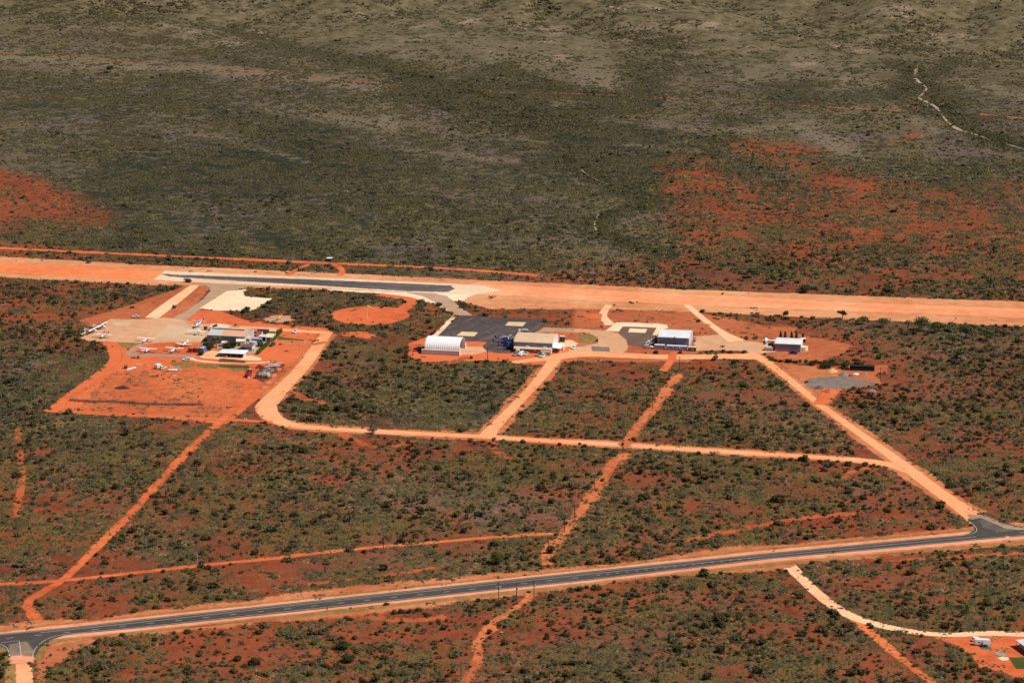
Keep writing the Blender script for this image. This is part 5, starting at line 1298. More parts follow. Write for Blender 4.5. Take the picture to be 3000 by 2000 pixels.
cars = 'vehicles parked in front of the tan roofed hangar'
car('silver sedan, leftmost car in front of the tan hangar annex', 1511, 1040.5, -2.0, P_silver, 'sedan', group=cars)
car('tall white van second in the row by the tan hangar annex', 1527, 1041, -2.0, P_white, 'van', group=cars)
car('white tray ute with dark tray, third vehicle by the tan hangar annex', 1542, 1039.5, -2.0, P_dusty, 'ute', group=cars, tray=P_dark)
car('dark tray ute left of the ribbed container by the tan hangar', 1577, 1041.5, -2.0, P_silver, 'ute', group=cars, tray=P_dark)
car('white four wheel drive with dark bonnet in front of the ribbed container', 1589.5, 1045.5, -2.0, P_dusty, 'wagon', group=cars, scale=1.12)
car('white hatchback parked alone right of the tan hangar carport', 1681.5, 1021.5, -2.1, P_white, 'wagon', scale=.92)
car('white station wagon parked side on by the grey container', 1899, 1019, G0, P_white, 'wagon', scale=1.05)
car('white sedan parked behind the wagon by the white roofed hangar', 1904, 1008.5, G0 + .05, P_white, 'sedan')
car('white cab ute with blue tray, farthest of three by the white roofed hangar', 1908, 1003, G0 + 3.1, P_white, 'ute', tray=P_blue)
car('white van parked on the curve of the footpath', 546.5, 1056.5, G0 + 3.3, P_white, 'wagon', name='station_wagon', cat='car')
car('cream derelict wagon beside the white box caravan in the paddock', 478.5, 1080.5, .9, P_cream, 'wagon')
car('dark red car parked left of the scrap row', 762.5, 1077.5, .35, P_red, 'sedan')
car('small dark low car with trailer in front of the mauve hangar', 2324, 1036.5, G0, P_navy, 'sedan')
car('white four wheel drive parked behind the caravan in the bottom right corner', 2864, 1877, .05, P_white, 'wagon')
car('dark blue four wheel drive at the left hangar door', 602, 1001.5, -2.2, P_navy, 'wagon')

def boxtruck(label, px, py, rz, L=4.2, mat=P_white, h=2.4, name='caravan', cat='caravan', lift=.12, wl=1, glass=True):
    r = thing(name, label, cat, G(px, py, lift), rz)
    v = MB(); v.loft([ring(-L / 2, 1.1, .5, h, .9), ring(-L / 2 + .2, 1.15, .45, h + .1, .92), ring(L / 2 - .3, 1.15, .45, h + .1, .92), ring(L / 2, 1.1, .7, h - .4, .9)]); v.build('body', mat, r)
    v = MB(); v.box(-.1, 0, h + .08, L * .8, 1.9, .1); v.build('roof', P_white, r)
    if glass:
        for s_ in (-1, 1):
            for k in (-1, 1):
                v = MB(); v.box(k * L * .22, s_ * 1.13, 1.3, .8, .05, .5); v.build('window', P_glass, r)
    v = MB(); v.box(.6, -1.14, .5, .6, .05, 1.6); v.build('door', P_silver, r)
    wheels(r, (0.0,) if wl == 1 else (L * .3, -L * .3), 1.05, .34)
    v = MB(); v.tube((L / 2, .5, .5), (L / 2 + 1.1, 0, .5), .05, None, 6); v.tube((L / 2, -.5, .5), (L / 2 + 1.1, 0, .5), .05, None, 6); v.build('tow_bar', P_dark, r)
    add_block(r.location, 2.8); return r
boxtruck('white box caravan parked in the red paddock', 463, 1079, 1.0, 3.6)
boxtruck('pinkish white box trailer parked at the mauve hangar door', 2252, 1026.5, G0 + 3.14, 5.0, paint('pinkish_white_paint', (.62, .42, .40), .5), 2.1, 'box_trailer', 'trailer', wl=1, glass=False)
cv_ = boxtruck('white caravan with awning parked near the bottom right corner', 2877, 1889, -.12, 6.2, P_white, 2.5)
v = MB(); v.panel([(.3, -1.2, 2.45), (3.2, -1.2, 2.45), (3.6, -3.0, 1.5), (.3, -3.0, 1.5)], .05); v.build('awning', paint('grey_awning_canvas', (.30, .28, .30), .8), cv_)
v = MB(); v.box(1.6, -3.0, 0.02, 4.4, 3.2, .04); v.build('ground_mat', paint('green_mat', (.03, .14, .08), .9), cv_)
for x_ in (.35, 3.5):
    v = MB(); v.tube((x_, -2.95, 0), (x_, -2.95, 1.5), .04); v.build('awning_pole', P_galv, cv_)

# fuel tanker behind the tan hangar
ft = thing('fuel_tanker', 'small fuel tanker with rounded grey tank behind the tan hangar', 'truck', G(1532, 977.5, .1), G0 + 3.3)
v = MB(); v.hull([(-3.2, .7, .6, 2.1), (-3.0, 1.1, .95, 2.1), (.8, 1.1, .95, 2.1), (1.0, .7, .6, 2.1)], 14); v.build('tank', P_galv, ft)
v = MB(); v.box(-1.0, 0, .7, 5.6, 1.6, .5); v.build('chassis', P_dark, ft)
v = MB(); v.loft([ring(1.3, 1.1, .6, 2.6, .9), ring(2.6, 1.1, .6, 2.6, .9), ring(3.0, 1.05, .6, 1.5, .95)]); cb = v.build('cab', P_white, ft)
v = MB(); v.box(2.72, 0, 1.6, .06, 1.7, .7, 0, 1, -.3); v.build('windscreen', P_glass, cb)
wheels(ft, (2.1, -1.4, -2.5), 1.05, .5); add_block(ft.location, 4)

# old crane truck
ct = thing('crane_truck', 'old faded crane truck with a cream cab at the end of the scrap row', 'truck', G(772, 1107, .05), .1)
v = MB(); v.box(-1.4, 0, .75, 6.8, 1.5, .4); v.build('chassis', P_rust, ct)
v = MB(); v.loft([ring(2.0, 1.15, .7, 2.7, .9), ring(3.4, 1.15, .7, 2.7, .92), ring(3.7, 1.1, .7, 1.7, .95)]); cb = v.build('cab', P_cream, ct)
v = MB(); v.box(3.52, 0, 1.7, .08, 1.8, .75, 0, 1, -.2); v.build('windscreen', P_glass, cb)
v = MB(); v.box(.2, .2, 1.2, 2.2, 1.9, 1.3); v.build('engine_house', P_silver, ct)
v = MB(); v.box(-3.4, 0, 1.1, 2.2, 2.0, 1.1); v.build('counterweight', P_rust, ct)
v = MB(); v.tube((-2.8, 0, 2.2), (3.8, .3, 3.3), .22, .12, 6); v.build('boom', P_dusty, ct)
wheels(ct, (2.7, -.6, -2.6, -3.8), 1.15, .58); add_block(ct.location, 4)
# red tipper / seeder in the paddock corner
tp = thing('tipper_trailer', 'dark red tipper trailer with grey drawbar beside the track', 'trailer', G(728, 1104, .05), 1.15)
v = MB(); v.loft([[(-2.2, -1.1, .8), (-2.2, 1.1, .8), (-2.2, 1.3, 2.1), (-2.2, -1.3, 2.1)], [(1.9, -1.1, .8), (1.9, 1.1, .8), (2.2, 1.3, 2.1), (2.2, -1.3, 2.1)]]); v.build('tipping_body', P_red, tp)
v = MB(); v.box(0, 0, 2.1, 4.0, 2.3, .1); v.build('load', P_dark, tp)
v = MB(); v.tube((2, .5, .7), (4.6, 0, .6), .08); v.tube((2, -.5, .7), (4.6, 0, .6), .08); v.build('drawbar', P_silver, tp)
v = MB(); v.box(-2.6, -1.4, .1, .8, .8, .7); v.build('toolbox', P_white, tp)
wheels(tp, (0.2, -1.0), 1.05, .48)
mc = thing('tractor', 'small red and grey tractor standing behind the tipper trailer', 'tractor', G(730, 1091, .05), 2.4)
v = MB(); v.loft([ring(1.7, .35, .7, 1.3, .9), ring(.3, .42, .7, 1.5, .9), ring(-.9, .45, .6, 1.4, .9)]); v.build('bonnet', P_red, mc)
v = MB(); v.box(-.6, 0, 2.2, 1.4, 1.3, .1); v.build('canopy', P_dusty, mc)
for x_, y_ in ((-.05, .5), (-.05, -.5), (-1.15, .5), (-1.15, -.5)):
    v = MB(); v.tube((x_, y_, 1.2), (x_, y_, 2.2), .05); v.build('canopy_post', P_dark, mc)
wheels(mc, (-.7,), .8, .75); wheels(mc, (1.3,), .65, .4)
qb = thing('quad_bike', 'small dark red farm machine standing left of the white van', 'machine', G(509, 1059.5, .05), .5)
v = MB(); v.hull([(-.9, .2, .15, .8), (-.4, .4, .25, .8), (.5, .35, .25, .8), (1.0, .2, .12, .75)]); v.build('body', P_red, qb)
v = MB(); v.tube((.5, -.4, 1.15), (.5, .4, 1.15), .04); v.tube((.6, 0, .8), (.5, 0, 1.15), .04); v.build('handlebar', P_dark, qb)
wheels(qb, (.8, -.7), .5, .32)
gse = thing('ground_power_cart', 'dark cart with a white cube cabin beside the left hangar corner', 'cart', G(606, 966.5, .1), G0)
v = MB(); v.box(-.8, 0, .5, 2.0, 1.4, 1.5); v.build('engine_box', P_dark, gse)
v = MB(); v.box(2.6, .3, .45, 1.5, 1.4, 1.5); v.build('cabin', P_white, gse)
v = MB(); v.box(1.0, 0, .4, 5.0, 1.2, .15); v.build('chassis', P_silver, gse)
wheels(gse, (-1.2, 2.6), .65, .36)
fk = thing('forklift', 'dark forklift standing at the right end of the white roofed hangar', 'forklift', G(2035.5, 1000, .1), -1.9)
v = MB(); v.box(-.3, 0, .4, 2.0, 1.1, .8); v.build('body', P_silver, fk)
v = MB(); v.box(-.3, 0, 2.0, 1.4, 1.1, .08); v.build('roof_guard', P_dark, fk)
for s_ in (-1, 1):
    v = MB(); v.box(.85, s_ * .35, .1, .12, .12, 2.5); v.build('mast', P_dark, fk)
    v = MB(); v.box(1.5, s_ * .3, .1, 1.1, .12, .06); v.build('fork', P_dark, fk)
    v = MB(); v.tube((-.9, s_ * .5, 1.2), (-.9, s_ * .5, 2.0), .04); v.build('guard_post', P_dark, fk)
wheels(fk, (.5, -.9), .5, .3)
tb = thing('tow_bar', 'small red aircraft tow bar lying on the dark tarmac', 'tow bar', G(1321.5, 978.5, .15), 2.2)
v = MB(); v.tube((-1.4, 0, .25), (1.4, 0, .35), .09); v.build('bar', P_red, tb)
v = MB(); v.tube((1.3, -.4, .3), (1.3, .4, .3), .07); v.build('head', P_red, tb); wheels(tb, (-.2,), .35, .2)

# ------------------------------------------------------------------ aircraft
def strip_wing(v, x0, z, span, chord, tip, th=.16, dih=0.0, sweep=0.0, y0=0.0):
    for s_ in (-1, 1):
        def sec(y, c, zz, xo): return [(x0 + xo, y * s_, zz), (x0 + xo - c * .3, y * s_, zz + th), (x0 + xo - c, y * s_, zz), (x0 + xo - c * .4, y * s_, zz - th * .3)]
        v.loft([sec(y0, chord, z, 0), sec(span / 4, chord, z + dih * .5, 0), sec(span / 2, tip, z + dih, -sweep)])
def plane(label, px, py, hd, kind='high', col=None, accent=None, boomcol=None, scale=1.0, group='light aircraft on the left apron'):
    col = col or P_white; accent = accent or P_navy
    r = thing({'high': 'high_wing_aircraft', 'boom': 'twin_boom_aircraft', 'low': 'low_wing_aircraft', 'twin': 'utility_aircraft'}[kind], label, 'aircraft', G(px, py, .12), hd, group, scale)
    v = MB(); zf = 1.25 if kind != 'low' else 1.15
    if kind == 'boom':
        v.hull([(2.9, .2, .2, zf), (2.6, .5, .45, zf), (1.3, .62, .62, zf + .1), (-.6, .62, .66, zf + .15), (-1.9, .5, .5, zf + .1), (-2.3, .2, .2, zf + .1)], 12)
    else:
        v.hull([(2.55, .18, .18, zf - .05), (2.35, .42, .36, zf - .05), (1.3, .55, .5, zf), (.6, .58, .68, zf + .15), (-.9, .56, .66, zf + .12), (-2.2, .34, .38, zf + .1), (-5.2, .1, .14, zf + .2)], 12)
    fb = v.build('fuselage', col, r, smooth_=True)
    v = MB(); v.box(.95, 0, zf + .28, .5, 1.02, .36, 0, .8); v.build('windscreen', P_glass, r)
    if kind in ('high', 'boom', 'twin'):
        span, ch = (11.2, 1.6) if kind != 'twin' else (12.6, 1.7)
        v = MB(); strip_wing(v, .95, 2.12, span, ch, 1.15 if kind != 'twin' else 1.3, dih=.12); v.build('wing', col, r)
        for s_ in (-1, 1):
            v = MB(); v.tube((.4, s_ * .5, .95), (.35, s_ * 2.5, 2.1), .06, None, 5); v.build('wing_strut', col, r)
    else:
        v = MB(); strip_wing(v, .9, .85, 10.6, 1.7, 1.0, dih=.75, sweep=.2, th=.2); v.build('wing', col, r)
    if kind == 'boom':
        for s_ in (-1, 1):
            v = MB(); v.tube((-.3, s_ * 1.45, 2.05), (-5.0, s_ * 1.45, 1.7), .16, .1, 7); v.build('tail_boom', boomcol or col, r)
            v = MB(); v.loft([[(-4.4, s_ * 1.45 - .05, 1.5), (-5.5, s_ * 1.45 - .05, 1.5), (-5.5, s_ * 1.45 + .05, 1.5), (-4.4, s_ * 1.45 + .05, 1.5)], [(-5.1, s_ * 1.45 - .04, 2.9), (-5.7, s_ * 1.45 - .04, 2.9), (-5.7, s_ * 1.45 + .04, 2.9), (-5.1, s_ * 1.45 + .04, 2.9)]]); v.build('fin', boomcol or col, r)
        v = MB(); v.box(-5.1, 0, 2.0, .9, 3.0, .1); v.build('tailplane', boomcol or col, r)
    else:
        v = MB(); strip_wing(v, -4.3, zf + .22, 3.6, 1.0, .65, th=.07); v.build('tailplane', col, r)
        v = MB(); v.loft([[(-3.9, -.06, zf + .2), (-5.4, -.06, zf + .2), (-5.4, .06, zf + .2), (-3.9, .06, zf + .2)], [(-5.0, -.04, 2.75), (-5.7, -.04, 2.75), (-5.7, .04, 2.75), (-5.0, .04, 2.75)]]); v.build('fin', col, r)
    def prop(x, y, z):
        v = MB(); v.tube((x, y, z), (x + .3, y, z), .12, .04, 8); v.box(x + .1, y, z - .9, .05, .14, 1.8); v.build('propeller', P_dark, r)
    if kind == 'twin':
        for s_ in (-1, 1):
            v = MB(); v.hull([(1.7, .15, .15, 1.95), (1.4, .35, .35, 1.95), (.4, .35, .32, 2.0), (-.6, .1, .1, 2.1)]); o_ = v.build('engine', accent, r); o_.location = (0, s_ * 2.1, 0)
            prop(1.7, s_ * 2.1, 1.95)
    else: prop(2.55 if kind != 'boom' else 2.9, 0, zf - .05 if kind != 'boom' else zf)
    v = MB(); v.box(-.6, 0, zf - .12, 3.4, 1.2, .12); v.build('cheat_stripe', accent, r)
    for x_, y_ in ((1.9, 0), (-.2, 1.1), (-.2, -1.1)):
        v = MB(); v.tube((x_, y_ - .08, .25), (x_, y_ + .08, .25), .25, None, 8); w = v.build('wheel', P_rub, r)
        v = MB(); v.tube((x_, y_, .3), (x_ - .05, y_ * .4, zf - .3), .06, None, 5); v.build('undercarriage_leg', P_silver, w)
    add_block(r.location, 5)
    return r
g90 = GRID + math.pi / 2
plane('white high wing aircraft parked on the near edge of the tan apron, tail towards us', 428.5, 1001, g90 - .05)
plane('white twin boom aircraft parked on red earth at the left, inside the grey path', 433, 1031.5, g90 - .1, 'boom')
plane('white high wing aircraft with a purple stripe parked centrally inside the grey path', 511, 1030, g90 - .08, accent=paint('purple_paint', (.08, .04, .30), .4))
plane('white low wing aircraft parked near the red containers', 540, 1013.5, g90 + math.pi - .12, 'low')
plane('white high wing aircraft parked on the concrete near the left hangar door', 576, 980, g90 + math.pi)
plane('white twin boom aircraft with dark maroon tail booms on the far left apron', 302.5, 989.5, g90 + math.pi - .05, 'boom', boomcol=paint('maroon_paint', (.13, .03, .03), .5))
plane('white utility aircraft with red engines beside the concrete blocks', 273, 974.5, -.30, 'twin', accent=P_red, scale=1.08)
plane('white utility aircraft with purple underside, farther of the left edge pair', 298, 962.5, -.25, 'twin', accent=P_navy, scale=1.08)
plane('white low wing aircraft parked beside the mauve hangar', 2245, 1003, GRID + math.pi + .1, 'low', group='light aircraft')

def heli(label, px, py, hd, body, top, blade=None, nb=5, scale=1.0, R_=5.6, ph=.3, lift=.12, group='helicopters'):
    r = thing('helicopter', label, 'helicopter', G(px, py, lift), hd, group, scale)
    v = MB(); v.hull([(4.0, .15, .12, 1.3), (3.6, .55, .45, 1.35), (2.4, 1.0, .85, 1.6), (.6, 1.1, 1.0, 1.75), (-1.6, 1.0, .9, 1.8), (-3.0, .45, .5, 2.1), (-4.0, .25, .28, 2.25)], 14); v.build('fuselage', body, r, smooth_=True)
    v = MB(); v.box(2.75, 0, 1.75, 1.0, 1.5, .55, 0, .7); v.build('windscreen', P_glass, r)
    for s_ in (-1, 1):
        v = MB(); v.box(.9, s_ * 1.04, 1.6, 1.6, .08, .6); v.build('side_window', P_glass, r)
    v = MB(); v.hull([(1.2, .2, .15, 2.75), (.8, .6, .4, 2.8), (-1.5, .6, .45, 2.8), (-2.6, .2, .2, 2.6)]); v.build('engine_cowl', top, r)
    v = MB(); v.tube((-3.4, 0, 2.2), (-7.4, 0, 2.5), .32, .14, 8); v.build('tail_boom', top, r)
    v = MB(); v.loft([[(-6.6, -.07, 2.4), (-7.6, -.07, 2.4), (-7.6, .07, 2.4), (-6.6, .07, 2.4)], [(-7.5, -.05, 4.0), (-8.1, -.05, 4.0), (-8.1, .05, 4.0), (-7.5, .05, 4.0)]]); v.build('tail_fin', top, r)
    v = MB(); v.box(-6.3, 0, 2.45, .6, 2.2, .07); v.build('stabiliser', body, r)
    v = MB(); v.box(-7.9, .22, 2.7, .12, .05, 2.2); v.box(-7.9, .22, 3.75, 2.2, .05, .12); v.build('tail_rotor', P_silver, r)
    if blade is not False:
        hb = MB(); hb.tube((0, 0, 3.1), (0, 0, 3.75), .14, None, 8); hb.lathe([(.4, 3.6), (.4, 3.78), (.1, 3.9)], 10); hub = hb.build('rotor_hub', P_dark, r)
        for k in range(nb):
            a = ph + k * 2 * math.pi / nb; ca, sa = math.cos(a), math.sin(a); v = MB()
            pts = []
            for t, w in ((.5, .13), (R_ * .6, .19), (R_, .17)):
                z = 3.72 + .05 - .015 * t * t * .45
                pts.append([(ca * t - sa * w, sa * t + ca * w, z), (ca * t + sa * w, sa * t - ca * w, z), (ca * t + sa * w, sa * t - ca * w, z + .05), (ca * t - sa * w, sa * t + ca * w, z + .05)])
            v.loft(pts); v.build('rotor_blade', blade or P_white, hub)
    for s_ in (-1, 1):
        v = MB(); v.tube((-.8, s_ * 1.15, .35), (-.8, s_ * 1.35, .35), .35, None, 10); w = v.build('wheel', P_rub, r)
        v = MB(); v.box(-.7, s_ * 1.15, .5, 1.6, .5, .5); v.build('sponson', body, r)
    v = MB(); v.tube((2.8, -.1, .28), (2.8, .1, .28), .26, None, 10); v.build('wheel', P_rub, r)
    add_block(r.location, 5)
    return r
heli('white helicopter with blue and red top parked on the left apron', 579, 958, -2.0, P_white, P_blue, scale=1.0, ph=.55)
heli('dark blue helicopter with five white blades beside the tan roofed hangar', 1487, 1004, -.28, P_blue, P_navy, ph=.1)
heli('dark blue helicopter in front of the white bladed one, dark blades drawn as rotor shadow', 1482, 1013.5, -.15, P_blue, P_blue, P_dark, ph=.5)  # dark blades stand in for the shadow of the white rotor
heli('dark helicopter with a red tail tip half hidden at the tan hangar door', 1493, 1024, -.15, P_navy, P_navy, P_dark, ph=.8, scale=.9)
heli('helicopter with a white nose standing inside the white dome shed', 1333, 1027.5, -.12, P_white, P_navy, P_dark, ph=.2, scale=.85, nb=4, lift=.1)
heli('dark blue helicopter parked behind the left end of the white dome shed', 1226, 1029, 3.0, P_navy, P_navy, P_dark, ph=.3, scale=.85)
heli('blue helicopter with only its tail showing at the white roofed hangar door', 1950, 1000, GRID, P_blue, P_blue, False, scale=.8)
heli('small yellow and black helicopter standing on the round gravel landing circle', 818, 936, -1.85, P_yel, P_yel, P_dark, nb=2, R_=4.5, scale=.62, ph=1.25)

# ------------------------------------------------------------------ poles and lights
def pole(px, py, h=9.2, cross='T', label='', lamp=False, trans=False, mat=None, grp='power poles'):
    p = G(px, py); r = thing('power_pole', label, 'power pole', p, .35 if px > 1200 else -.3, grp)
    v = MB(); v.tube((0, 0, 0), (0, 0, h), .21, .15, 8); v.build('pole_shaft', mat or P_wood, r)
    if cross:
        n_ = 2 if cross == 'H' else 1
        for k in range(n_):
            v = MB(); v.box(0, .12, h - .35 - k * .8, 2.2, .12, .12); v.build('crossarm', P_wood if not mat else mat, r)
        for k in (-1, 0, 1):
            v = MB(); v.lathe([(.06, h - .23), (.09, h - .1), (.05, h + .05)], 6, k * .95, .12); v.build('insulator', P_dusty, r)
    if trans:
        v = MB(); v.lathe([(.32, h - 3.0), (.34, h - 2.9), (.34, h - 2.1), (.2, h - 2.0)], 10, .45, 0); v.build('transformer', P_silver, r)
    if lamp:
        v = MB(); v.box(-.9, 0, h - .2, 1.8, .08, .08); v.box(-1.7, 0, h - .3, .5, .25, .12); v.build('lamp_arm', P_galv, r)
    return r
PL = [(1990.8, 1086.5, 8.6, 'T', 0, 0, 'dark power pole beside the service road left of the junction'), (1912, 1196.5, 8.8, 'T', 0, 0, 'power pole in the scrub beside the red track, halfway to the airfield'),
      (1825, 1317.5, 8.6, 'T', 0, 0, 'power pole standing at the near edge of the dirt road'), (1741.5, 1435, 8.4, 'T', 0, 0, 'power pole in the middle of the red track below the dirt road'),
      (1683.4, 1517.3, 8.9, 'T', 0, 0, 'power pole left of the red track beside a lying white pipe'), (1654.6, 1557.5, 8.0, 'T', 0, 1, 'power pole with a transformer where the two red tracks meet'),
      (1607, 1622, 8.6, 'T', 0, 0, 'power pole just above the highway on the red track'), (1461, 1763.5, 9.0, 'H', 0, 1, 'leftmost of the three power poles below the highway, twin arms'),
      (1513, 1757.8, 8.0, '', 0, 1, 'middle one of the three power poles below the highway, no arms'), (1564.4, 1754, 8.9, 'H', 0, 1, 'rightmost of the three power poles below the highway, twin arms'),
      (1123.5, 1607, 8.6, 'T', 0, 0, 'power pole beside the long red track above the highway'), (1351, 1979.6, 6.2, 'T', 0, 0, 'power pole near the bottom edge of the picture'),
      (578.6, 1658.7, 6.8, 'T', 0, 0, 'thin pale pole beside the left part of the long red track'), (1428.5, 1057.3, 8.0, 'T', 0, 1, 'power pole with transformer left of the tan roofed hangar'),
      (2579, 1115, 7.8, 'T', 0, 0, 'power pole beside the blue grey gravel yard'), (1229.6, 257, 8.5, 'T', 0, 0, 'far power pole beside the distant track, second from left'),
      (1536.6, 269, 8.5, 'T', 0, 0, 'far power pole beside the distant track, third from left'), (1900.5, 287, 8.5, 'T', 0, 0, 'far power pole beside the distant track, fourth from left'),
      (2280.6, 306, 8.5, 'T', 0, 0, 'far power pole beside the distant track, second from right'), (2685.4, 324, 8.5, 'T', 0, 0, 'far power pole beside the distant track, rightmost'),
      (779, 213, 8.5, 'T', 0, 0, 'far power pole beside the distant track, leftmost')]
for x, y, h, c, l, t, lb in PL:
    o = pole(x, y, h, c, lb, bool(l), bool(t), P_galv if 'pale' in lb else None)
    o.location.z = G(x, y).z
def lightpole(px, py, h, label, arm=1):
    r = thing('light_pole', label, 'light pole', G(px, py), 0, 'light poles')
    v = MB(); v.tube((0, 0, 0), (0, 0, h), .12, .08, 8); v.build('pole_shaft', P_galv, r)
    v = MB(); v.tube((0, 0, h - .1), (-.7 * arm, 0, h + .2), .05); v.build('arm', P_galv, r)
    v = MB(); v.box(-.9 * arm, 0, h + .1, .7, .35, .2, 0, .8); v.build('lamp_head', P_silver, r)
    return r
lightpole(856, 977.5, 6.8, 'galvanised light pole beside the white wagon right of the hedge')
lightpole(878, 1035.5, 6.6, 'thin light pole on the red earth below the lawn strip')
lightpole(2029.6, 1031, 9.6, 'tall light pole beside the short dark site hut')
lightpole(1682.6, 1067.5, 3.6, 'short light pole in the scrub right of the service road junction')
lightpole(1714.5, 1017, 4.6, 'thin light pole right of the tan hangar carport')

# ------------------------------------------------------------------ windsock and its masts
ws = thing('windsock', 'tall mast with a yellow windsock in the red cleared circle', 'windsock', G(1076, 934))
v = MB(); v.tube((0, 0, 0), (0, 0, 8.4), .12, .08, 8); v.build('mast', P_white, ws)
v = MB(); v.tube((.1, 0, 8.3), (2.6, 0, 7.0), .45, .2, 10, False); v.build('sock', P_yel, ws)
v = MB(); v.tube((0, 0, 8.3), (.15, 0, 8.3), .46, .46, 12); v.build('hoop', P_galv, ws)
for (x, y), lb in (((1050.7, 925), 'short thin marker mast left of the windsock'), ((1102.7, 915), 'short thin marker mast right of the windsock')):
    t = thing('marker_mast', lb, 'mast', G(x, y), 0, 'marker masts beside the windsock')
    v = MB(); v.tube((0, 0, 0), (0, 0, 4.4), .07, .05, 6); v.build('mast', P_galv, t)
    v = MB(); v.box(0, 0, 4.3, .5, .2, .2); v.build('light', P_dusty, t)

# ------------------------------------------------------------------ signs, posts, boxes
def sign(label, px, py, w, h, z0, face, rz=0.0, posts=2, back=None, name='sign', group=None):
    r = thing(name, label, 'sign', G(px, py), rz, group)
    v = MB(); v.box(0, 0, z0, w, .08, h); f = v.build('board', face, r)
    for s_ in ((-1, 1) if posts == 2 else (0,)):
        v = MB(); v.tube((s_ * w * .32, .08, 0), (s_ * w * .32, .08, z0 + h), .05, None, 6); v.build('post', P_galv, r)
    return r, f
r, f = sign('black and white chevron board facing the bottom left side road', 47, 1841, 2.5, .75, .55, P_dark, -.15, name='chevron_sign')
v = MB()
for k in range(5):
    for s_ in (-1, 1):
        v.add([(s_ * (.08 + k * .25) , -.06, .57), (s_ * (.20 + k * .25), -.06, .57), (s_ * (.02 + k * .25 + .02), -.06, 1.28), (s_ * max(0.0, -.1 + k * .25), -.06, 1.28)], [(0, 1, 2, 3)])
v = MB()
for s_ in (-1, 1):
    for k in range(3):
        x0_ = .08 + k * .42
        v.loft([[(s_ * (x0_ + .12), -.05, .6), (s_ * (x0_ + .30), -.05, .6), (s_ * (x0_ + .30), -.06, .6), (s_ * (x0_ + .12), -.06, .6)], [(s_ * (x0_ - .06), -.05, 1.26), (s_ * (x0_ + .12), -.05, 1.26), (s_ * (x0_ + .12), -.06, 1.26), (s_ * (x0_ - .06), -.06, 1.26)]])
v.build('chevrons', P_white, f)
r, f = sign('back of a dark rectangular road sign on two posts below the highway', 2440, 1630.5, 1.5, 1.2, 1.8, P_dark, .25)
r, f = sign('white pointed direction boards on two posts at the right junction', 2952, 1584, 2.6, .55, 1.7, P_white, .45, name='direction_sign')
v = MB(); v.box(.5, .4, 1.9, 2.2, .07, .45, -.9); v.build('board', P_white, r)
sign('square white sign on a short post inside the dirt road junction', 2585.5, 1336, .95, .95, .7, P_white, 0, 1)
sign('small grey sign left of the square white one at the dirt road junction', 2575, 1337.5, .7, .5, .4, P_silver, 0, 1)
sign('small white sign at the middle dirt road junction', 1416, 1258, .5, .9, .3, P_white, 0, 1)
sign('left one of two small white post signs where the field track meets the road', 716.5, 1231.5, .45, 1.0, .4, P_white, 0, 1, group='white signs at the field track')
sign('right one of two small white post signs where the field track meets the road', 722, 1231.5, .45, 1.2, .4, P_white, 0, 1, group='white signs at the field track')
sign('white notice board on the red earth right of the dark four wheel drive', 892.5, 1006, .9, .9, .5, P_white, .1, 1)
sign('small dark road sign above the left part of the highway', 958.5, 1790, .5, 1.2, .8, P_dark, .2, 1)
def gpost(label, px, py):
    r = thing('guide_post', label, 'guide post', G(px, py), 0, 'white guide posts along the highway')
    v = MB(); v.box(0, 0, 0, .14, .05, 1.0); v.build('post', P_white, r)
    v = MB(); v.box(0, -.035, .75, .1, .02, .14); v.build('reflector', P_red, r)
for x, y, lb in ((283.7, 1812, 'white guide post by a green bush above the left of the highway'), (10.5, 1898, 'white guide post at the left curve of the bottom left side road'),
                 (2822.8, 1517.5, 'white guide post left of the right side road, on its edge'), (2848.5, 1545, 'white guide post inside the curve at the right junction'), (2812.5, 1518.5, 'white guide post standing off the edge left of the right side road'),
                 (2886, 1511, 'white guide post right of the right side road mouth'), (2942, 1537.5, 'white guide post nearest the right junction on its right side'), (725 * 1.0, 1741, 'white guide post above the middle left of the highway'),
                 (1237, 1718, 'white guide post above the centre of the highway')):
    gpost(lb, x, y)
cb = thing('cabinet', 'dark green service cabinet on red earth near the bottom left side road', 'cabinet', G(148.5, 1921), .05)
v = MB(); v.box(0, 0, 0, 1.15, .8, .95); v.build('body', P_green, cb)
v = MB(); v.box(0, 0, .95, 1.25, .9, .07); v.build('lid', P_green, cb); v = MB(); v.box(0, -.42, .1, .5, .04, .75); v.build('door', P_dark, cb)
st = thing('tree_stump', 'small black burnt stump below the green cabinet', 'stump', G(136.5, 1929))
v = MB(); v.lathe([(.28, 0), (.2, .25), (.22, .6), (.1, .65)], 8); v.build('stump', P_black, st)
lbx = thing('letterbox', 'letterbox on a post left of the caravan in the bottom right', 'letterbox', G(2836.5, 1886))
v = MB(); v.tube((0, 0, 0), (0, 0, 1.1), .06); v.build('post', P_wood, lbx); v = MB(); v.box(0, 0, 1.05, .5, .4, .4); v.build('box', P_galv, lbx)
lb2 = thing('letterbox', 'grey letterbox on a post beside the pale driveway', 'letterbox', G(2338.5, 1694.5))
v = MB(); v.tube((0, 0, 0), (0, 0, .8), .06); v.build('post', P_wood, lb2); v = MB(); v.box(0, 0, .75, .6, .4, .45); v.build('box', P_silver, lb2)
pb = thing('marker_stake', 'leaning white stake at the foot of the middle highway pole', 'stake', G(1506, 1764.5))
v = MB(); v.tube((0, 0, 0), (.2, 0, 1.9), .07, .06, 6); v.build('stake', P_dusty, pb)
pb = thing('marker_stake', 'short white stake at the foot of the bottom edge pole', 'stake', G(1344, 1993))
v = MB(); v.tube((0, 0, 0), (.05, 0, 1.6), .07, .06, 6); v.build('stake', P_dusty, pb)
pp = thing('pipe', 'white pipe lying beside the red track above the highway', 'pipe', G(1700.5, 1551), -1.0)
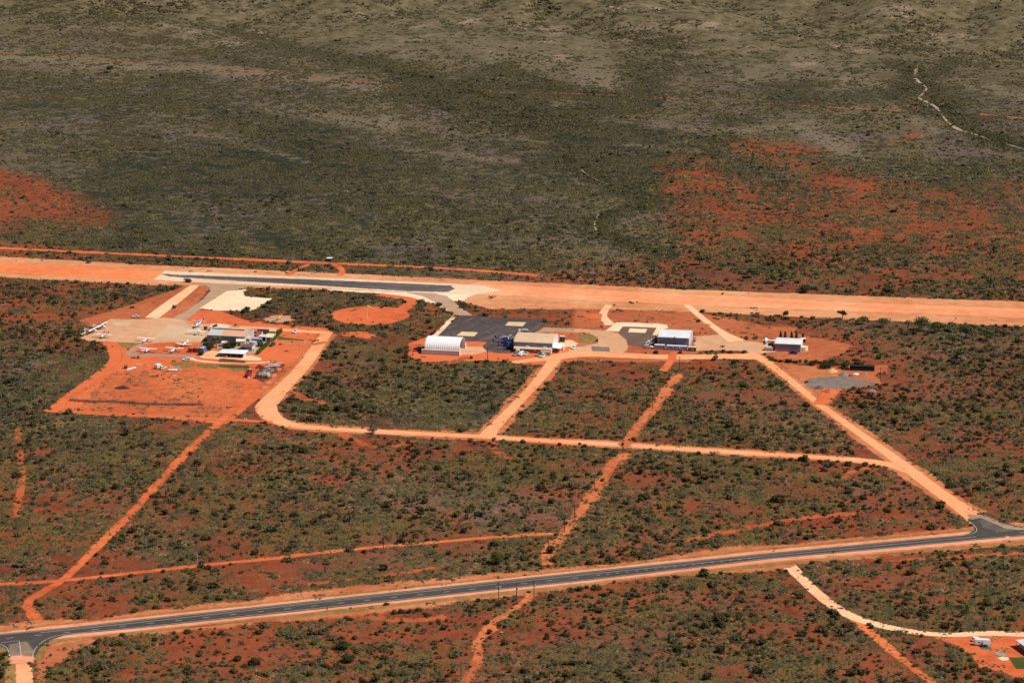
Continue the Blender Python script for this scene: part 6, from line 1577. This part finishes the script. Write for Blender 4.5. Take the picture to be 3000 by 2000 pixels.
v = MB(); v.tube((-1.6, 0, .15), (1.6, 0, .2), .12, None, 8); v.build('pipe', P_white, pp)
bb = thing('bird_table', 'leaning timber stand with a pale top beside the lower red track', 'stand', G(1466, 1866))
v = MB(); v.tube((0, 0, 0), (.5, .3, 2.2), .07, .05, 6); v.tube((.6, 0, 0), (.55, .3, 2.2), .06, .05, 6); v.build('leg', P_wood, bb); v = MB(); v.box(.55, .3, 2.2, 1.1, .5, .14); v.build('top', P_cream, bb)

# concrete blocks at the apron edge
blk = None
for k, (x, y) in enumerate(((240, 983.5), (244.5, 979.5), (248.5, 976.5), (252.5, 972.5))):
    lbl = ['nearest', 'second nearest', 'third nearest', 'farthest'][k] + ' of four concrete blocks at the left apron edge'
    b_ = thing('concrete_block', lbl, 'block', G(x, y), .5, 'concrete blocks at the apron edge')
    v = MB(); v.box(0, 0, 0, 1.25, 1.1, 1.15, 0, .96); v.build('block', P_conc, b_)
    v = MB(); v.tube((-.15, 0, 1.12), (.15, 0, 1.12), .05); v.build('lifting_ring', P_rust, b_)
for k in range(5):
    q = thing('striped_drum', ['leftmost', 'second from left', 'middle', 'second from right', 'rightmost'][k] + ' of five black and white drums by the landing circle', 'drum', G(799 + k * 2.7, 943.5), 0, 'striped drums')
    v = MB(); v.tube((0, 0, 0), (0, 0, .45), .22, None, 8); v.build('lower_band', P_white, q); v = MB(); v.tube((0, 0, .45), (0, 0, .9), .22, None, 8); v.build('upper_band', P_dark, q)

# shelter by the runway
se = thing('runway_shelter', 'black walled runway shelter with a white flat roof beyond the runway', 'shelter', G(962, 766), GRID + .1)
v = MB(); v.box(.6, .8, .9, 4.6, 2.6, 1.2); v.build('wall', P_black, se)
v = MB(); v.panel([(-1.4, -.7, 2.15), (2.4, -.7, 2.15), (2.8, 2.3, 2.35), (-1.0, 2.3, 2.35)], .1); v.build('roof', P_white, se)
for x_, y_ in ((-1.2, -.4), (2.6, -.4), (2.7, 2.0), (-1.2, 2.0)):
    v = MB(); v.tube((x_, y_, 0), (x_, y_, 1.0), .08); v.build('leg', P_galv, se)
# black shade-cloth pen
pen = thing('shade_cloth_pen', 'long black shade cloth screen beside the gravel heaps', 'screen', G(2489, 1085), GRID + .05)
for yy, hh in ((0, 1.5), (3.6, 2.6)):
    v = MB(); v.box(7.0, yy, .1, 14.2, .12, hh); v.build('cloth_wall', P_black, pen)
v = MB(); v.panel([(-.1, 3.5, 2.7), (14.1, 3.5, 2.6), (14.1, 1.6, 2.2), (-.1, 1.6, 2.3)], .06); v.build('cloth_roof', P_black, pen)
for k in range(5):
    v = MB(); v.tube((k * 3.5, 1.6, 0), (k * 3.5, 1.6, 2.3), .06); v.build('post', P_dark, pen)
v = MB(); v.box(-2.2, 2.0, 0, 3.6, 3.0, .9); v.build('lean_wall', P_black, pen); blockrect(pen, 14, 4, 0)

# ------------------------------------------------------------------ heaps
def heap(label, px, py, rx, ry, h, mat, rz=0.0, name='gravel_heap', cat='heap', seed=1, pointy=1.0):
    rg = random.Random(seed); n_, m_ = 28, 9; v = MB(); V = [(0, 0, h)]; F = []
    for i in range(1, m_ + 1):
        t = i / m_
        for k in range(n_):
            a = 2 * math.pi * k / n_; w = 1 + .22 * (float(vnoise(seed * 7 + math.cos(a) * 1.8 + 5, math.sin(a) * 1.8 + 5)) - .5) * 2
            z = h * ((1 - t) ** pointy) * (1 + rg.uniform(-.08, .08)) if i < m_ else -.1
            V.append((math.cos(a) * rx * t * w, math.sin(a) * ry * t * w, z))
    for k in range(n_): F.append((0, 1 + k, 1 + (k + 1) % n_))
    for i in range(m_ - 1):
        for k in range(n_):
            a = 1 + i * n_ + k; b_ = 1 + i * n_ + (k + 1) % n_; F.append((a, a + n_, b_ + n_, b_))
    v.add(V, F); o = v.build(name, mat, None, G(px, py), rz, True); tag(o, label, cat); BLOCK.append((o.location.x, o.location.y, max(rx, ry))); return o
H_cream = paint('cream_sand_grit', (.62, .32, .16), 1, scale=1.5, var=.15); H_grey = paint('grey_gravel_grit', (.20, .165, .15), 1, scale=1.5, var=.2)
H_dark = paint('dark_gravel_grit', (.10, .08, .085), 1, scale=1.5, var=.2); H_red = paint('red_spoil_grit', (.50, .13, .05), 1, scale=1.0, var=.25, dirt=(.2, .05, .03), dirt_amt=.5)
heap('pale orange sand heap beside the big dark bush', 2438, 1088, 3.6, 3.4, 2.1, H_cream, seed=2)
heap('grey gravel heap in front of the black screen', 2471, 1099.5, 4.0, 3.4, 2.2, H_grey, seed=3)
heap('low dark gravel heap right of the grey one', 2492, 1100.5, 2.2, 2.2, 1.1, H_dark, seed=4)
heap('small dark grey heap on the near edge of the grey gravel yard', 2400, 1138, 3.0, 3.0, 1.9, H_dark, seed=5)
heap('red earth mound below the grey gravel yard', 2431, 1148, 4.0, 4.4, 2.2, H_red, seed=6)
heap('blue grey gravel mound among bushes right of the yard', 2553.5, 1144.5, 3.0, 3.0, 1.2, H_grey, seed=7)
heap('grey rubble pile right of the white scrap', 2533, 1094.5, 2.4, 2.2, 1.0, H_grey, seed=8)
heap('white rubbish pile beside the black screen', 2507.5, 1095.5, 1.8, 1.5, .7, P_white, seed=9, name='rubbish_pile', cat='pile', pointy=.7)
bh = thing('brush_heap', 'dark heap of burnt brush in the cleared red paddock', 'heap', G(358, 1137))
v = MB(); rgw = random.Random(19); v2 = MB()
for k in range(620):
    a = rgw.uniform(0, 6.28); t = rgw.random() ** .6; p = Vector((math.cos(a) * t * 4.3, math.sin(a) * t * 2.6, 1.7 * (1 - t) ** .7 * rgw.uniform(.3, 1.1)))
    d = Vector((rgw.gauss(0, 1), rgw.gauss(0, 1), rgw.gauss(0, .35))).normalized() * rgw.uniform(.3, .9); n_ = Vector((rgw.gauss(0, 1), rgw.gauss(0, 1), rgw.gauss(0, 1))).normalized() * .2
    (v if k % 5 else v2).add([p - d, p + d, p + n_], [(0, 1, 2)])
v.build('charred_sticks', paint('charred_brush', (.05, .042, .04), 1, var=.5, scale=3), bh); v2.build('ashen_sticks', paint('ashen_brush', (.24, .20, .18), 1), bh)
heap('low dark earth mound beside the white pole in the paddock', 430, 1067.5, 2.2, 1.6, .8, H_red, seed=11, name='earth_mound', cat='mound')
for k, (x, y, a, b_) in enumerate(((785, 1120, 3.0, 3.6), (800, 1100, 2.2, 4.0), (770, 1134, 3.4, 2.6), (815, 1082, 2.0, 3.0))):
    heap(['middle', 'long upper', 'nearest broad', 'farthest small'][k] + ' red spoil mound between the scrap row and the road', x, y, a, b_, 1.2, H_red, seed=20 + k, name='spoil_mound', cat='mound', pointy=.8)
# scrap row: each piece its own thing
rgs = random.Random(5)
def scrap(label, px, py, kind, rz, name, cat):
    r = thing(name, label, cat, G(px, py, .05), rz)
    if kind == 'wing':
        v = MB(); v.loft([[(-4, -.6, .8), (-4, .6, .8), (-4, .6, 1.0), (-4, -.6, 1.0)], [(0, -.7, 1.0), (0, .7, 1.0), (0, .7, 1.2), (0, -.7, 1.2)], [(4.2, -.5, 1.4), (4.2, .5, 1.4), (4.2, .5, 1.6), (4.2, -.5, 1.6)]]); v.build('panel', P_dusty, r)
        for x_ in (-2.5, 2.5):
            v = MB(); v.tube((x_, -.5, 0), (x_, 0, 1.1), .06); v.tube((x_, .5, 0), (x_, 0, 1.1), .06); v.build('trestle', P_white, r)
    elif kind == 'boat':
        v = MB(); v.hull([(-3, .1, .1, .6), (-2.4, .6, .45, .6), (0, .9, .55, .6), (2.2, .7, .45, .65), (3, .15, .1, .8)], 10); v.build('hull', P_white, r)
        v = MB(); v.box(-.3, 0, .95, 2.0, 1.0, .4, 0, .8); v.build('cabin', P_dusty, r)
    elif kind == 'box':
        v = MB(); v.box(0, 0, .3, 2.2, 1.4, .8); v.build('body', P_silver, r); v = MB(); v.box(.2, 0, 1.1, 1.2, 1.1, .4, .2, .8); v.build('top', P_rust, r); wheels(r, (-.7, .7), .6, .28)
    elif kind == 'frame':
        v = MB()
        for k in range(4): v.tube((-1.4 + k * .9, -.8, .1), (-1.2 + k * .9, .8, .9), .07, None, 5)
        v.tube((-1.5, -.8, .15), (1.5, -.8, .15), .08); v.tube((-1.5, .8, .9), (1.5, .8, .9), .08); v.build('frame', P_dusty, r)
        v = MB(); v.box(.3, 0, .1, 1.6, 1.0, .4, .3); v.build('panel', P_rust, r)
    return r
scrap('long white aircraft wing panel on trestles at the top of the scrap row', 801, 1077, 'wing', .12, 'scrap_wing', 'scrap')
scrap('cream wing panel lying beyond the white one in the scrap row', 806, 1071.5, 'wing', .18, 'scrap_wing', 'scrap')
scrap('silver wrecked machine left in the middle of the scrap row', 776, 1087, 'box', .5, 'wrecked_machine', 'scrap')
scrap('white topped wreck right in the middle of the scrap row', 789, 1092, 'box', -.2, 'wrecked_machine', 'scrap')
scrap('rusty frame pile at the left end of the scrap row', 766, 1096, 'frame', .3, 'scrap_pile', 'scrap')
scrap('pale frame pile beside the silver wreck in the scrap row', 783, 1080, 'frame', .9, 'scrap_pile', 'scrap')
scrap('rusty frame pile just above the crane truck', 786, 1098.5, 'frame', -.4, 'scrap_pile', 'scrap')
for k_, (x_, y_, kd, a_, lb_) in enumerate(((771, 1091, 'box', 1.1, 'silver grey wreck between the red car and the crane truck'), (794, 1085, 'frame', .2, 'pale frame pile under the wing panels'), (779, 1094, 'frame', 1.4, 'rusty frame pile beside the white topped wreck'),
        (797, 1089, 'box', .8, 'small silver wreck at the road side of the scrap row'), (763, 1101, 'box', 0.1, 'silver wreck at the left foot of the crane truck'), (812, 1073, 'frame', .6, 'frame pile at the far top end of the scrap row'))):
    scrap(lb_, x_, y_, kd, a_, 'scrap_pile' if kd == 'frame' else 'wrecked_machine', 'scrap')
scrap('white boat hull with boards lying in the middle of the paddock', 505, 1086.5, 'boat', .02, 'boat', 'boat')
scrap('grey stack of planks lying right of the white boat hull', 523, 1086.5, 'frame', .02, 'plank_stack', 'planks')
pl = thing('plank', 'long grey plank lying above the white boat hull', 'plank', G(512, 1075), -.02); v = MB(); v.box(0, 0, 0, 6, .6, .3); v.build('plank', P_dusty, pl)
ca = thing('canoe', 'long white fuselage shell lying beside the rusty drum', 'shell', G(385, 1081.5), .95)
v = MB(); v.hull([(-4.0, .1, .1, .5), (-3.2, .5, .4, .5), (0, .6, .5, .5), (3.4, .45, .3, .5), (4.2, .1, .08, .5)], 10); v.build('hull', P_white, ca); v = MB(); v.box(.5, 0, .85, 2, .5, .12); v.build('hatch', P_silver, ca)
dr = thing('rusty_tank', 'rusty brown tank standing in the left of the paddock', 'tank', G(368.5, 1079))
v = MB(); v.tube((-.9, 0, 1.0), (.9, 0, 1.0), 1.0, None, 16); v.build('shell', P_rust, dr); v = MB(); v.box(0, 0, 0, 1.4, 1.2, .3); v.build('cradle', P_dark, dr); v = MB(); v.tube((.6, .3, 1.8), (1.2, .3, 2.5), .06); v.build('pipe', P_rust, dr)
wp = thing('white_pole', 'short white pole lying left of the dark earth mound', 'pole', G(407, 1067.5), .0); v = MB(); v.tube((-1.5, 0, .2), (1.5, 0, .2), .16, .12, 8); v.build('pole', P_white, wp)
wp = thing('white_pole', 'thin white pole lying in the paddock below the boat', 'pole', G(511, 1100), 1.1); v = MB(); v.tube((-2, 0, .2), (2, 0, .2), .14, .12, 8); v.build('pole', P_dusty, wp)
ur = thing('brush_windrow', 'long grey windrow of cut brush across the lower paddock', 'brush'); tag(ur, kind=None)
v = MB(); rgw = random.Random(9); Q = [G(*p) for p in cR([(400, 142), (520, 152), (620, 150), (800, 162), (960, 168), (1160, 168)])]
for a, b_ in zip(Q[:-1], Q[1:]):
    for _ in range(int((b_ - a).length * 42)):
        p = a.lerp(b_, rgw.random()) + Vector((rgw.gauss(0, .5), rgw.gauss(0, 1.0), abs(rgw.gauss(0, .5)))); d = Vector((rgw.gauss(0, 1), rgw.gauss(0, 1), rgw.gauss(0, .3))).normalized() * rgw.uniform(.4, 1.2)
        n_ = Vector((rgw.gauss(0, 1), rgw.gauss(0, 1), rgw.gauss(0, 1))).normalized() * .14
        v.add([p - d, p + d, p + n_], [(0, 1, 2)])
v.build('twigs', paint('dead_brush', (.10, .075, .065), 1, var=.4, scale=1), ur)

# ------------------------------------------------------------------ hedges and trees
def leaf_cloud(v, c, rx, ry, rz_, n_, s_, rg):
    for _ in range(n_):
        u = Vector((rg.gauss(0, 1), rg.gauss(0, 1), rg.gauss(0, 1))).normalized(); r = rg.random() ** .4
        p = Vector(c) + Vector((u.x * rx * r, u.y * ry * r, u.z * rz_ * r))
        if p.z < .05: p.z = rg.uniform(.05, .3)
        nrm = (u + Vector((rg.gauss(0, .6), rg.gauss(0, .6), rg.gauss(0, .6) + .4))).normalized(); q = nrm.to_track_quat('Z', 'Y'); s = s_ * rg.uniform(.5, 1.3)
        v.add([p + q @ Vector(k) for k in ((-s, -s * .6, 0), (s * .3, -s * .8, 0), (s, .2 * s, 0), (-.1 * s, s * .7, 0))], [(0, 1, 2, 3)])
def hedge(label, pts, w, h, seed):
    rg = random.Random(seed); Q = [G(*p) for p in pts]; v = MB()
    for a, b_ in zip(Q[:-1], Q[1:]):
        L = (b_ - a).length
        for k in range(int(L / .8) + 1):
            p = a.lerp(b_, min(1, k * .8 / L)); leaf_cloud(v, (p.x + rg.gauss(0, .15), p.y + rg.gauss(0, .2), h * .5), w * .62, w * .62, h * .58 * rg.uniform(.9, 1.1), 90, .24, rg); BLOCK.append((p.x, p.y, w))
    o = v.build('hedge', L_hedge); tag(o, label, 'hedge')
L_hedge = leafmat('clipped_green_hedge', [(0.048, 0.080, 0.018), (0.066, 0.098, 0.023)])
hedge('near bright green hedge between the buildings and the car park', cA2([(1520, 925), (1580, 870), (1680, 780), (1780, 690)]), 1.9, 2.4, 1)
hedge('far bright green hedge bending round the cream workshop', cA2([(1850, 640), (1910, 590), (2000, 480), (2060, 420)]), 2.1, 2.8, 2)
hedge('short dark hedge row behind the left hangar corner', cA2([(500, 320), (590, 280)]), 1.3, 1.6, 3)
def tree(label, px, py, h, cr, mat, seed, kind='gum', trunk=None, name='tree', leafs=900, group=None, cat='tree'):
    rg = random.Random(seed); p = G(px, py); r = thing(name, label, cat, p, rg.uniform(0, 6), group); v = MB(); c = MB()
    hb = h * (.35 if kind == 'gum' else .15); tops = []
    v.tube((0, 0, -.1), (.15, 0, hb), .05 * h + .05, .035 * h + .03, 8)
    nl = 6 if kind == 'gum' else 4
    for k in range(nl):
        a = k * 6.283 / nl + rg.uniform(-.4, .4); d = cr * rg.uniform(.35, .75); z = h * rg.uniform(.55, .9)
        v.tube((.15, 0, hb), (math.cos(a) * d * .5, math.sin(a) * d * .5, (hb + z) / 2), .025 * h, .018 * h, 6); v.tube((math.cos(a) * d * .5, math.sin(a) * d * .5, (hb + z) / 2), (math.cos(a) * d, math.sin(a) * d, z), .018 * h, .006 * h, 5); tops.append((math.cos(a) * d, math.sin(a) * d, z))
    tops.append((0, 0, h * .88))
    if kind == 'cone':
        tops = [(0, 0, h * t) for t in (.2, .4, .6, .8)]
        for i, t in enumerate(tops): leaf_cloud(c, t, cr * (1 - .2 * i), cr * (1 - .2 * i), h * .18, leafs // 4, .26, rg)
    else:
        for t in tops:
            s = rg.uniform(.38, .6) * cr; leaf_cloud(c, (t[0], t[1], t[2] * .97), s * 1.15, s * 1.15, s * (.62 if kind == 'gum' else .85), leafs // len(tops), .05 * h + .08, rg)
        if kind == 'round':
            leaf_cloud(c, (0, 0, h * .5), cr * .9, cr * .9, h * .42, leafs, .3, rg)
    v.build('trunk', trunk or M_bark, r); c.build('crown', mat, r); add_block(p, cr * .8)
    return r
L_gum = leafmat('gum_tree_foliage', [(0.070, 0.085, 0.026), (0.090, 0.100, 0.032), (0.055, 0.070, 0.024)])
L_dktree = leafmat('dark_tree_foliage', [(0.030, 0.042, 0.012), (0.042, 0.055, 0.016)])
T = [(1456, 1652, 5.6, 3.3, L_green, 'round', 'round bright green tree just above the highway, largest in the foreground'),
     (2050, 776, 6.5, 4.2, L_gum, 'gum', 'spreading gum tree beyond the runway at the creek, leftmost of the scorched ground'), (2118, 790, 4.5, 2.4, L_gum, 'gum', 'small gum tree on the scorched ground beyond the runway'),
     (2203, 814, 7.5, 3.4, L_gum, 'gum', 'tall upright gum tree beyond the runway'), (2265, 830, 6.5, 4.6, L_gum, 'gum', 'broad gum tree with dark shadow beyond the runway'),
     (2357, 857, 4.5, 3.6, L_dktree, 'round', 'dark rounded tree close beyond the runway shoulder'), (2295, 822, 6, 2.6, L_gum, 'gum', 'narrow gum tree right of the broad one beyond the runway'),
     (2468, 934, 5.5, 2.8, L_dktree, 'gum', 'dark tree on the near side of the runway, left end of the grove'), (2528, 950, 5.2, 3.6, L_gum, 'gum', 'gum tree second from left in the grove below the runway'),
     (2590, 958, 5.5, 4.2, L_gum, 'gum', 'gum tree third from left in the grove below the runway'), (2700, 968, 8.0, 6.0, L_gum, 'gum', 'largest spreading gum tree in the grove below the runway'),
     (2748, 975, 6.5, 3.6, L_gum, 'gum', 'gum tree right beside the largest one of the grove'), (2830, 990, 7.5, 5.5, L_gum, 'gum', 'wide gum tree near the right end of the grove'),
     (2892, 998, 6.5, 4.6, L_gum, 'gum', 'rightmost gum tree of the grove below the runway'), (2816, 1050, 6.5, 3.2, L_gum, 'gum', 'pale trunked gum tree standing below the grove'),
     (2876, 1088, 5.5, 3.0, L_gum, 'gum', 'gum tree nearest us below the right end of the grove'), (2790, 1008, 5.5, 4.0, L_gum, 'gum', 'low gum tree between the two wide ones of the grove'),
     (2420, 1078, 4.0, 4.4, L_dktree, 'round', 'big dark rounded bush tree above the sand heap'), (2475, 1078, 3.6, 2.6, L_green, 'round', 'bright green bush tree left of the black screen'),
     (589, 1040.5, 2.8, 1.9, L_green, 'round', 'small round green tree at the end of the grey path'), (763, 1014.5, 3.0, 1.7, L_green, 'round', 'small green tree right of the grey water tank'),
     (612, 1024, 4.6, 3.4, L_dktree, 'round', 'dark dense tree in the shade left of the front hangar wall'), (665, 1024, 3.4, 3.0, L_dktree, 'round', 'dark garden tree under the front wall of the left hangar'),
     (683, 1018, 3.8, 2.2, L_dktree, 'round', 'dark green creeper covered tree left of the small cream shed'),
     (323, 214, 6.5, 3.6, L_dktree, 'gum', 'lone dark tree on the far plain at the upper left'), (221, 217, 4.5, 3.6, L_dry, 'gum', 'lone brown tree on the far plain left of the dark one'),
     (1091, 1270, 3.4, 2.6, L_dry, 'gum', 'bare branching bush on the near edge of the dirt road'), (1004, 1900, 3.4, 3.4, L_dktree, 'round', 'dark tree in the scrub at the bottom, left of centre'),
     (1022, 1938, 3.0, 3.0, L_dktree, 'round', 'dark tree just right below the other at bottom left of centre'), (2258, 1021, 3.6, 1.7, L_dktree, 'round', 'small dark tree left behind the box trailer')]
T2 = [(2287, 993.5), (2300, 993.5), (2319, 994), (2333, 994.5), (2352, 999)]
for i, (x, y, h, c, m_, k, lb) in enumerate(T): tree(lb, x, y, h, c, m_, 30 + i, k, trunk=M_trunkw if 'pale' in lb else None, leafs=700)
for i, (x, y) in enumerate(T2): tree(['leftmost', 'second', 'middle', 'fourth', 'rightmost'][i] + ' of the five dark conifers behind the mauve hangar', x, y, 5.2, 1.3, L_dktree, 80 + i, 'cone', name='conifer', leafs=420, group='conifers behind the mauve hangar')
# palm at hangar A
pm = thing('palm_tree', 'feathery palm in front of the left hangar wall', 'palm', G(634, 1019), 0, None, 1.45)
v = MB(); v.tube((0, 0, 0), (0, 0, 3.2), .3, .2, 8); v.build('trunk', M_bark, pm)
v = MB(); rgp = random.Random(3)
for k in range(34):
    a = k * 2.399; el = rgp.uniform(.1, 1.3); L = rgp.uniform(1.8, 2.6); p0 = Vector((0, 0, 3.2)); pts = []
    for j in range(6):
        t = j / 5; e = el - t * t * 1.5; p0 = p0 + Vector((math.cos(a) * math.cos(e), math.sin(a) * math.cos(e), math.sin(e))) * (L / 5); pts.append(p0.copy())
    s_ = Vector((-math.sin(a), math.cos(a), 0))
    for j in range(5):
        w0, w1 = .34 * (1 - abs(j / 5 - .4)), .34 * (1 - abs((j + 1) / 5 - .4)); v.add([pts[j] - s_ * w0 - Vector((0, 0, .1)), pts[j], pts[j] + s_ * w0 - Vector((0, 0, .1)), pts[j + 1] - s_ * w1 - Vector((0, 0, .1)), pts[j + 1], pts[j + 1] + s_ * w1 - Vector((0, 0, .1))], [(0, 1, 4, 3), (1, 2, 5, 4)])
v.build('frond_crown', L_gum, pm)
# round garden bushes along verges: single named plants seen clearly in the photo
for i, (x, y, s, k, lb) in enumerate([(1923, 1036, 2.4, 0, 'dark rounded shrub alone on the verge left of the site hut track'), (1995, 1035, 2.1, 6, 'brown olive shrub in front of the long site hut'), (2085.5, 1030, 1.5, 0, 'small dark round shrub left on the apron verge'),
        (2119, 1031, 2.0, 0, 'dark round shrub in the middle of the apron verge'), (2117, 1017, 2.2, 4, 'bare twiggy tree behind the middle verge shrub'), (2180, 1034, 2.1, 0, 'dark round shrub at the right end of the apron verge'),
        (2214, 992, 2.3, 2, 'grey green shrub beyond the apron left of the parked aircraft'), (2047, 943, 1.9, 0, 'dark shrub beside the diagonal path beyond the white roofed hangar'), (2111, 920, 2.0, 2, 'olive shrub right of the diagonal path near the runway'),
        (2155, 925, 2.1, 7, 'flat dark brush right of the olive shrub near the runway'), (2202, 919, 1.3, 2, 'small grey green shrub on the airstrip margin')]):
    o = bpy.data.objects.new('shrub', SH[k]); COL.objects.link(o); o.location = G(x, y); o.scale = (s, s, s); o.rotation_euler = (0, 0, i); tag(o, lb, 'shrub')
# hedge of bushes south of the mauve hangar
rgb = random.Random(12)
for i, (x, y) in enumerate(cG([(240, 470), (300, 520), (360, 560), (430, 575), (500, 590), (600, 590), (650, 605), (740, 600), (800, 610), (860, 590), (960, 600), (1040, 600), (1120, 605), (1180, 620), (1480, 640)])):
    o = bpy.data.objects.new('shrub', SH[rgb.choice([0, 1, 5, 6])]); COL.objects.link(o); o.location = G(x, y); s = rgb.uniform(1.5, 2.3); o.scale = (s, s, s * 1.1); o.rotation_euler = (0, 0, i)
    tag(o, ['first', 'second', 'third', 'fourth', 'fifth', 'sixth', 'seventh', 'eighth', 'ninth', 'tenth', 'eleventh', 'twelfth', 'thirteenth', 'fourteenth', 'fifteenth'][i] + ' from the left in the shrub row below the mauve hangar', 'shrub', 'shrub row below the mauve hangar')

for q in ((148.5, 1921), (136, 1929), (47, 1841), (2836, 1886), (2864, 1877), (2338, 1694), (2585, 1336), (2575, 1337), (1416, 1258), (719, 1231), (283, 1812)): BLOCK.append((G(*q).x, G(*q).y, 3.0)); BLOCK.append((G(*q).x, G(*q).y - 5, 3.0))
# ------------------------------------------------------------------ plant the scrub (after everything that keeps it away)
ok = np.ones(n, bool)
for (bx, by, br) in BLOCK:
    ok &= np.hypot(xs_ - bx, ys_ - by) > br + size
xs_, ys_, zs_, size, scl, rotz, kind, px_, py_ = [a[ok] for a in (xs_, ys_, zs_, size, scl, rotz, kind, px_, py_)]
n = len(xs_)
scr = size * FPX / np.hypot(ys_, CAM_H)
infr = (px_ > -5) & (px_ < 3005) & (py_ > 0) & (py_ < 2010)
order = np.argsort(-(scr * infr))[:262]
sel = np.zeros(n, bool); sel[order] = True
KL = {0: 'dark olive', 1: 'dark olive upright', 2: 'grey green spreading', 3: 'grey green rounded', 4: 'bare twiggy', 5: 'mid green', 6: 'many-lobed dark olive', 7: 'flat dry'}
ONES = ['', 'first', 'second', 'third', 'fourth', 'fifth', 'sixth', 'seventh', 'eighth', 'ninth', 'tenth', 'eleventh', 'twelfth', 'thirteenth', 'fourteenth', 'fifteenth', 'sixteenth', 'seventeenth', 'eighteenth', 'nineteenth']
TENS = ['', '', 'twent', 'thirt', 'fort', 'fift', 'sixt', 'sevent', 'eight', 'ninet']
def ordinal(k):
    if k < 20: return ONES[k]
    return TENS[k // 10] + ('ieth' if k % 10 == 0 else 'y-' + ONES[k % 10])
cnt = {}
for i in sorted(order, key=lambda q: px_[q]):
    o = bpy.data.objects.new('shrub', SH[kind[i]]); COL.objects.link(o)
    o.location = (xs_[i], ys_[i], zs_[i]); o.rotation_euler = (0, 0, rotz[i]); o.scale = tuple(scl[i])
    side = 'below' if py_[i] > interp(HB, px_[i]) else 'above'
    key = (int(kind[i]), side); cnt[key] = cnt.get(key, 0) + 1
    nm = 'leftmost' if cnt[key] == 1 else ordinal(cnt[key]) + ' from left'
    tag(o, f'{nm} of the large {KL[key[0]]} shrubs {side} the highway', 'shrub', 'large shrubs in the red scrub')
P3 = np.stack([xs_, ys_, zs_ - 0.05], 1)
scatter_stuff('shrub_cover', P3[~sel], scl[~sel], rotz[~sel], kind[~sel], SH, 'countless olive and grey green shrubs covering the red plain', 'shrubs')

tx, ty = [], []
for (a, b_, per) in ((930, 1500, 1 / 4.6), (1500, 2000, 1 / 6.0), (2000, 3700, 1 / 13.0)):
    x, y = gen(a, b_, per, fS if a < 2000 else (lambda px, py: fS(px, py) + .25), 1, 1.0, None, 0.045, 1.05); tx.append(x); ty.append(y)
# sparse dry tufts on the cleared paddock
tx = np.concatenate(tx); ty = np.concatenate(ty)
def field_tufts(poly_px, per, dry=True):
    P = np.array([(G(*p).x, G(*p).y) for p in poly_px]); x0, y0 = P.min(0); x1, y1 = P.max(0)
    m_ = int((x1 - x0) * (y1 - y0) * per); x = RNG.uniform(x0, x1, m_); y = RNG.uniform(y0, y1, m_)
    k = in_poly(x, y, P) & (fbm(x * .09, y * .05, 3) > 0.5)
    return x[k], y[k]
fx, fy = field_tufts([(210, 1200), (330, 1090), (560, 1085), (690, 1130), (700, 1180), (650, 1235), (430, 1215)], 0.22)
fx2, fy2 = field_tufts(cC([(300, 60), (1000, 100), (1250, 240), (1080, 260), (820, 200), (300, 130)]), 0.12)
ok = np.ones(len(tx), bool)
for (bx, by, br) in BLOCK: ok &= np.hypot(tx - bx, ty - by) > br + 0.5
tx, ty = tx[ok], ty[ok]
nt_ = len(tx)
ts = np.clip(np.exp(RNG.normal(0, 0.22, nt_)), .6, 1.5) * (1 + .4 * smooth(1800, 2600, ty))
u = RNG.random(nt_); mixn = fbm(tx / 35.0, ty / 45.0, 3); u = np.clip(u + (mixn - .5) * 0.9 + .12 * smooth(1700, 2100, ty), 0, .999)
tk = np.where(u < .22, 0, np.where(u < .40, 1, np.where(u < .52, 2, np.where(u < .72, 3, np.where(u < .86, 4, np.where(u < .99, 5, 6)))))).astype(np.int32)
fk_ = (ty > 1900) & (RNG.random(nt_) < smooth(1800, 2150, ty) * .93); tpx, tpy = proj(tx, ty); fk_ &= ~((fV(tpx, tpy) < .66) & (RNG.random(nt_) < .75)); tk[fk_] = RNG.choice([3, 4, 3, 4, 5], fk_.sum())
ax = np.concatenate([tx, fx, fx2]); ay = np.concatenate([ty, fy, fy2]); m2 = len(fx) + len(fx2)
ts = np.concatenate([ts, RNG.uniform(.35, .7, m2)]); tk = np.concatenate([tk, RNG.choice([5, 5, 3, 1], m2)]).astype(np.int32)
az = terrain(ax, ay) - 0.03
scatter_stuff('spinifex_cover', np.stack([ax, ay, az], 1), np.stack([ts, ts, ts * RNG.uniform(.55, 1.0, len(ts))], 1), RNG.uniform(0, 6.28, len(ts)), tk, TU,
              'khaki spinifex tussocks and dry tufts between the shrubs', 'grass')
print('shrubs', n, 'tufts', len(ts))
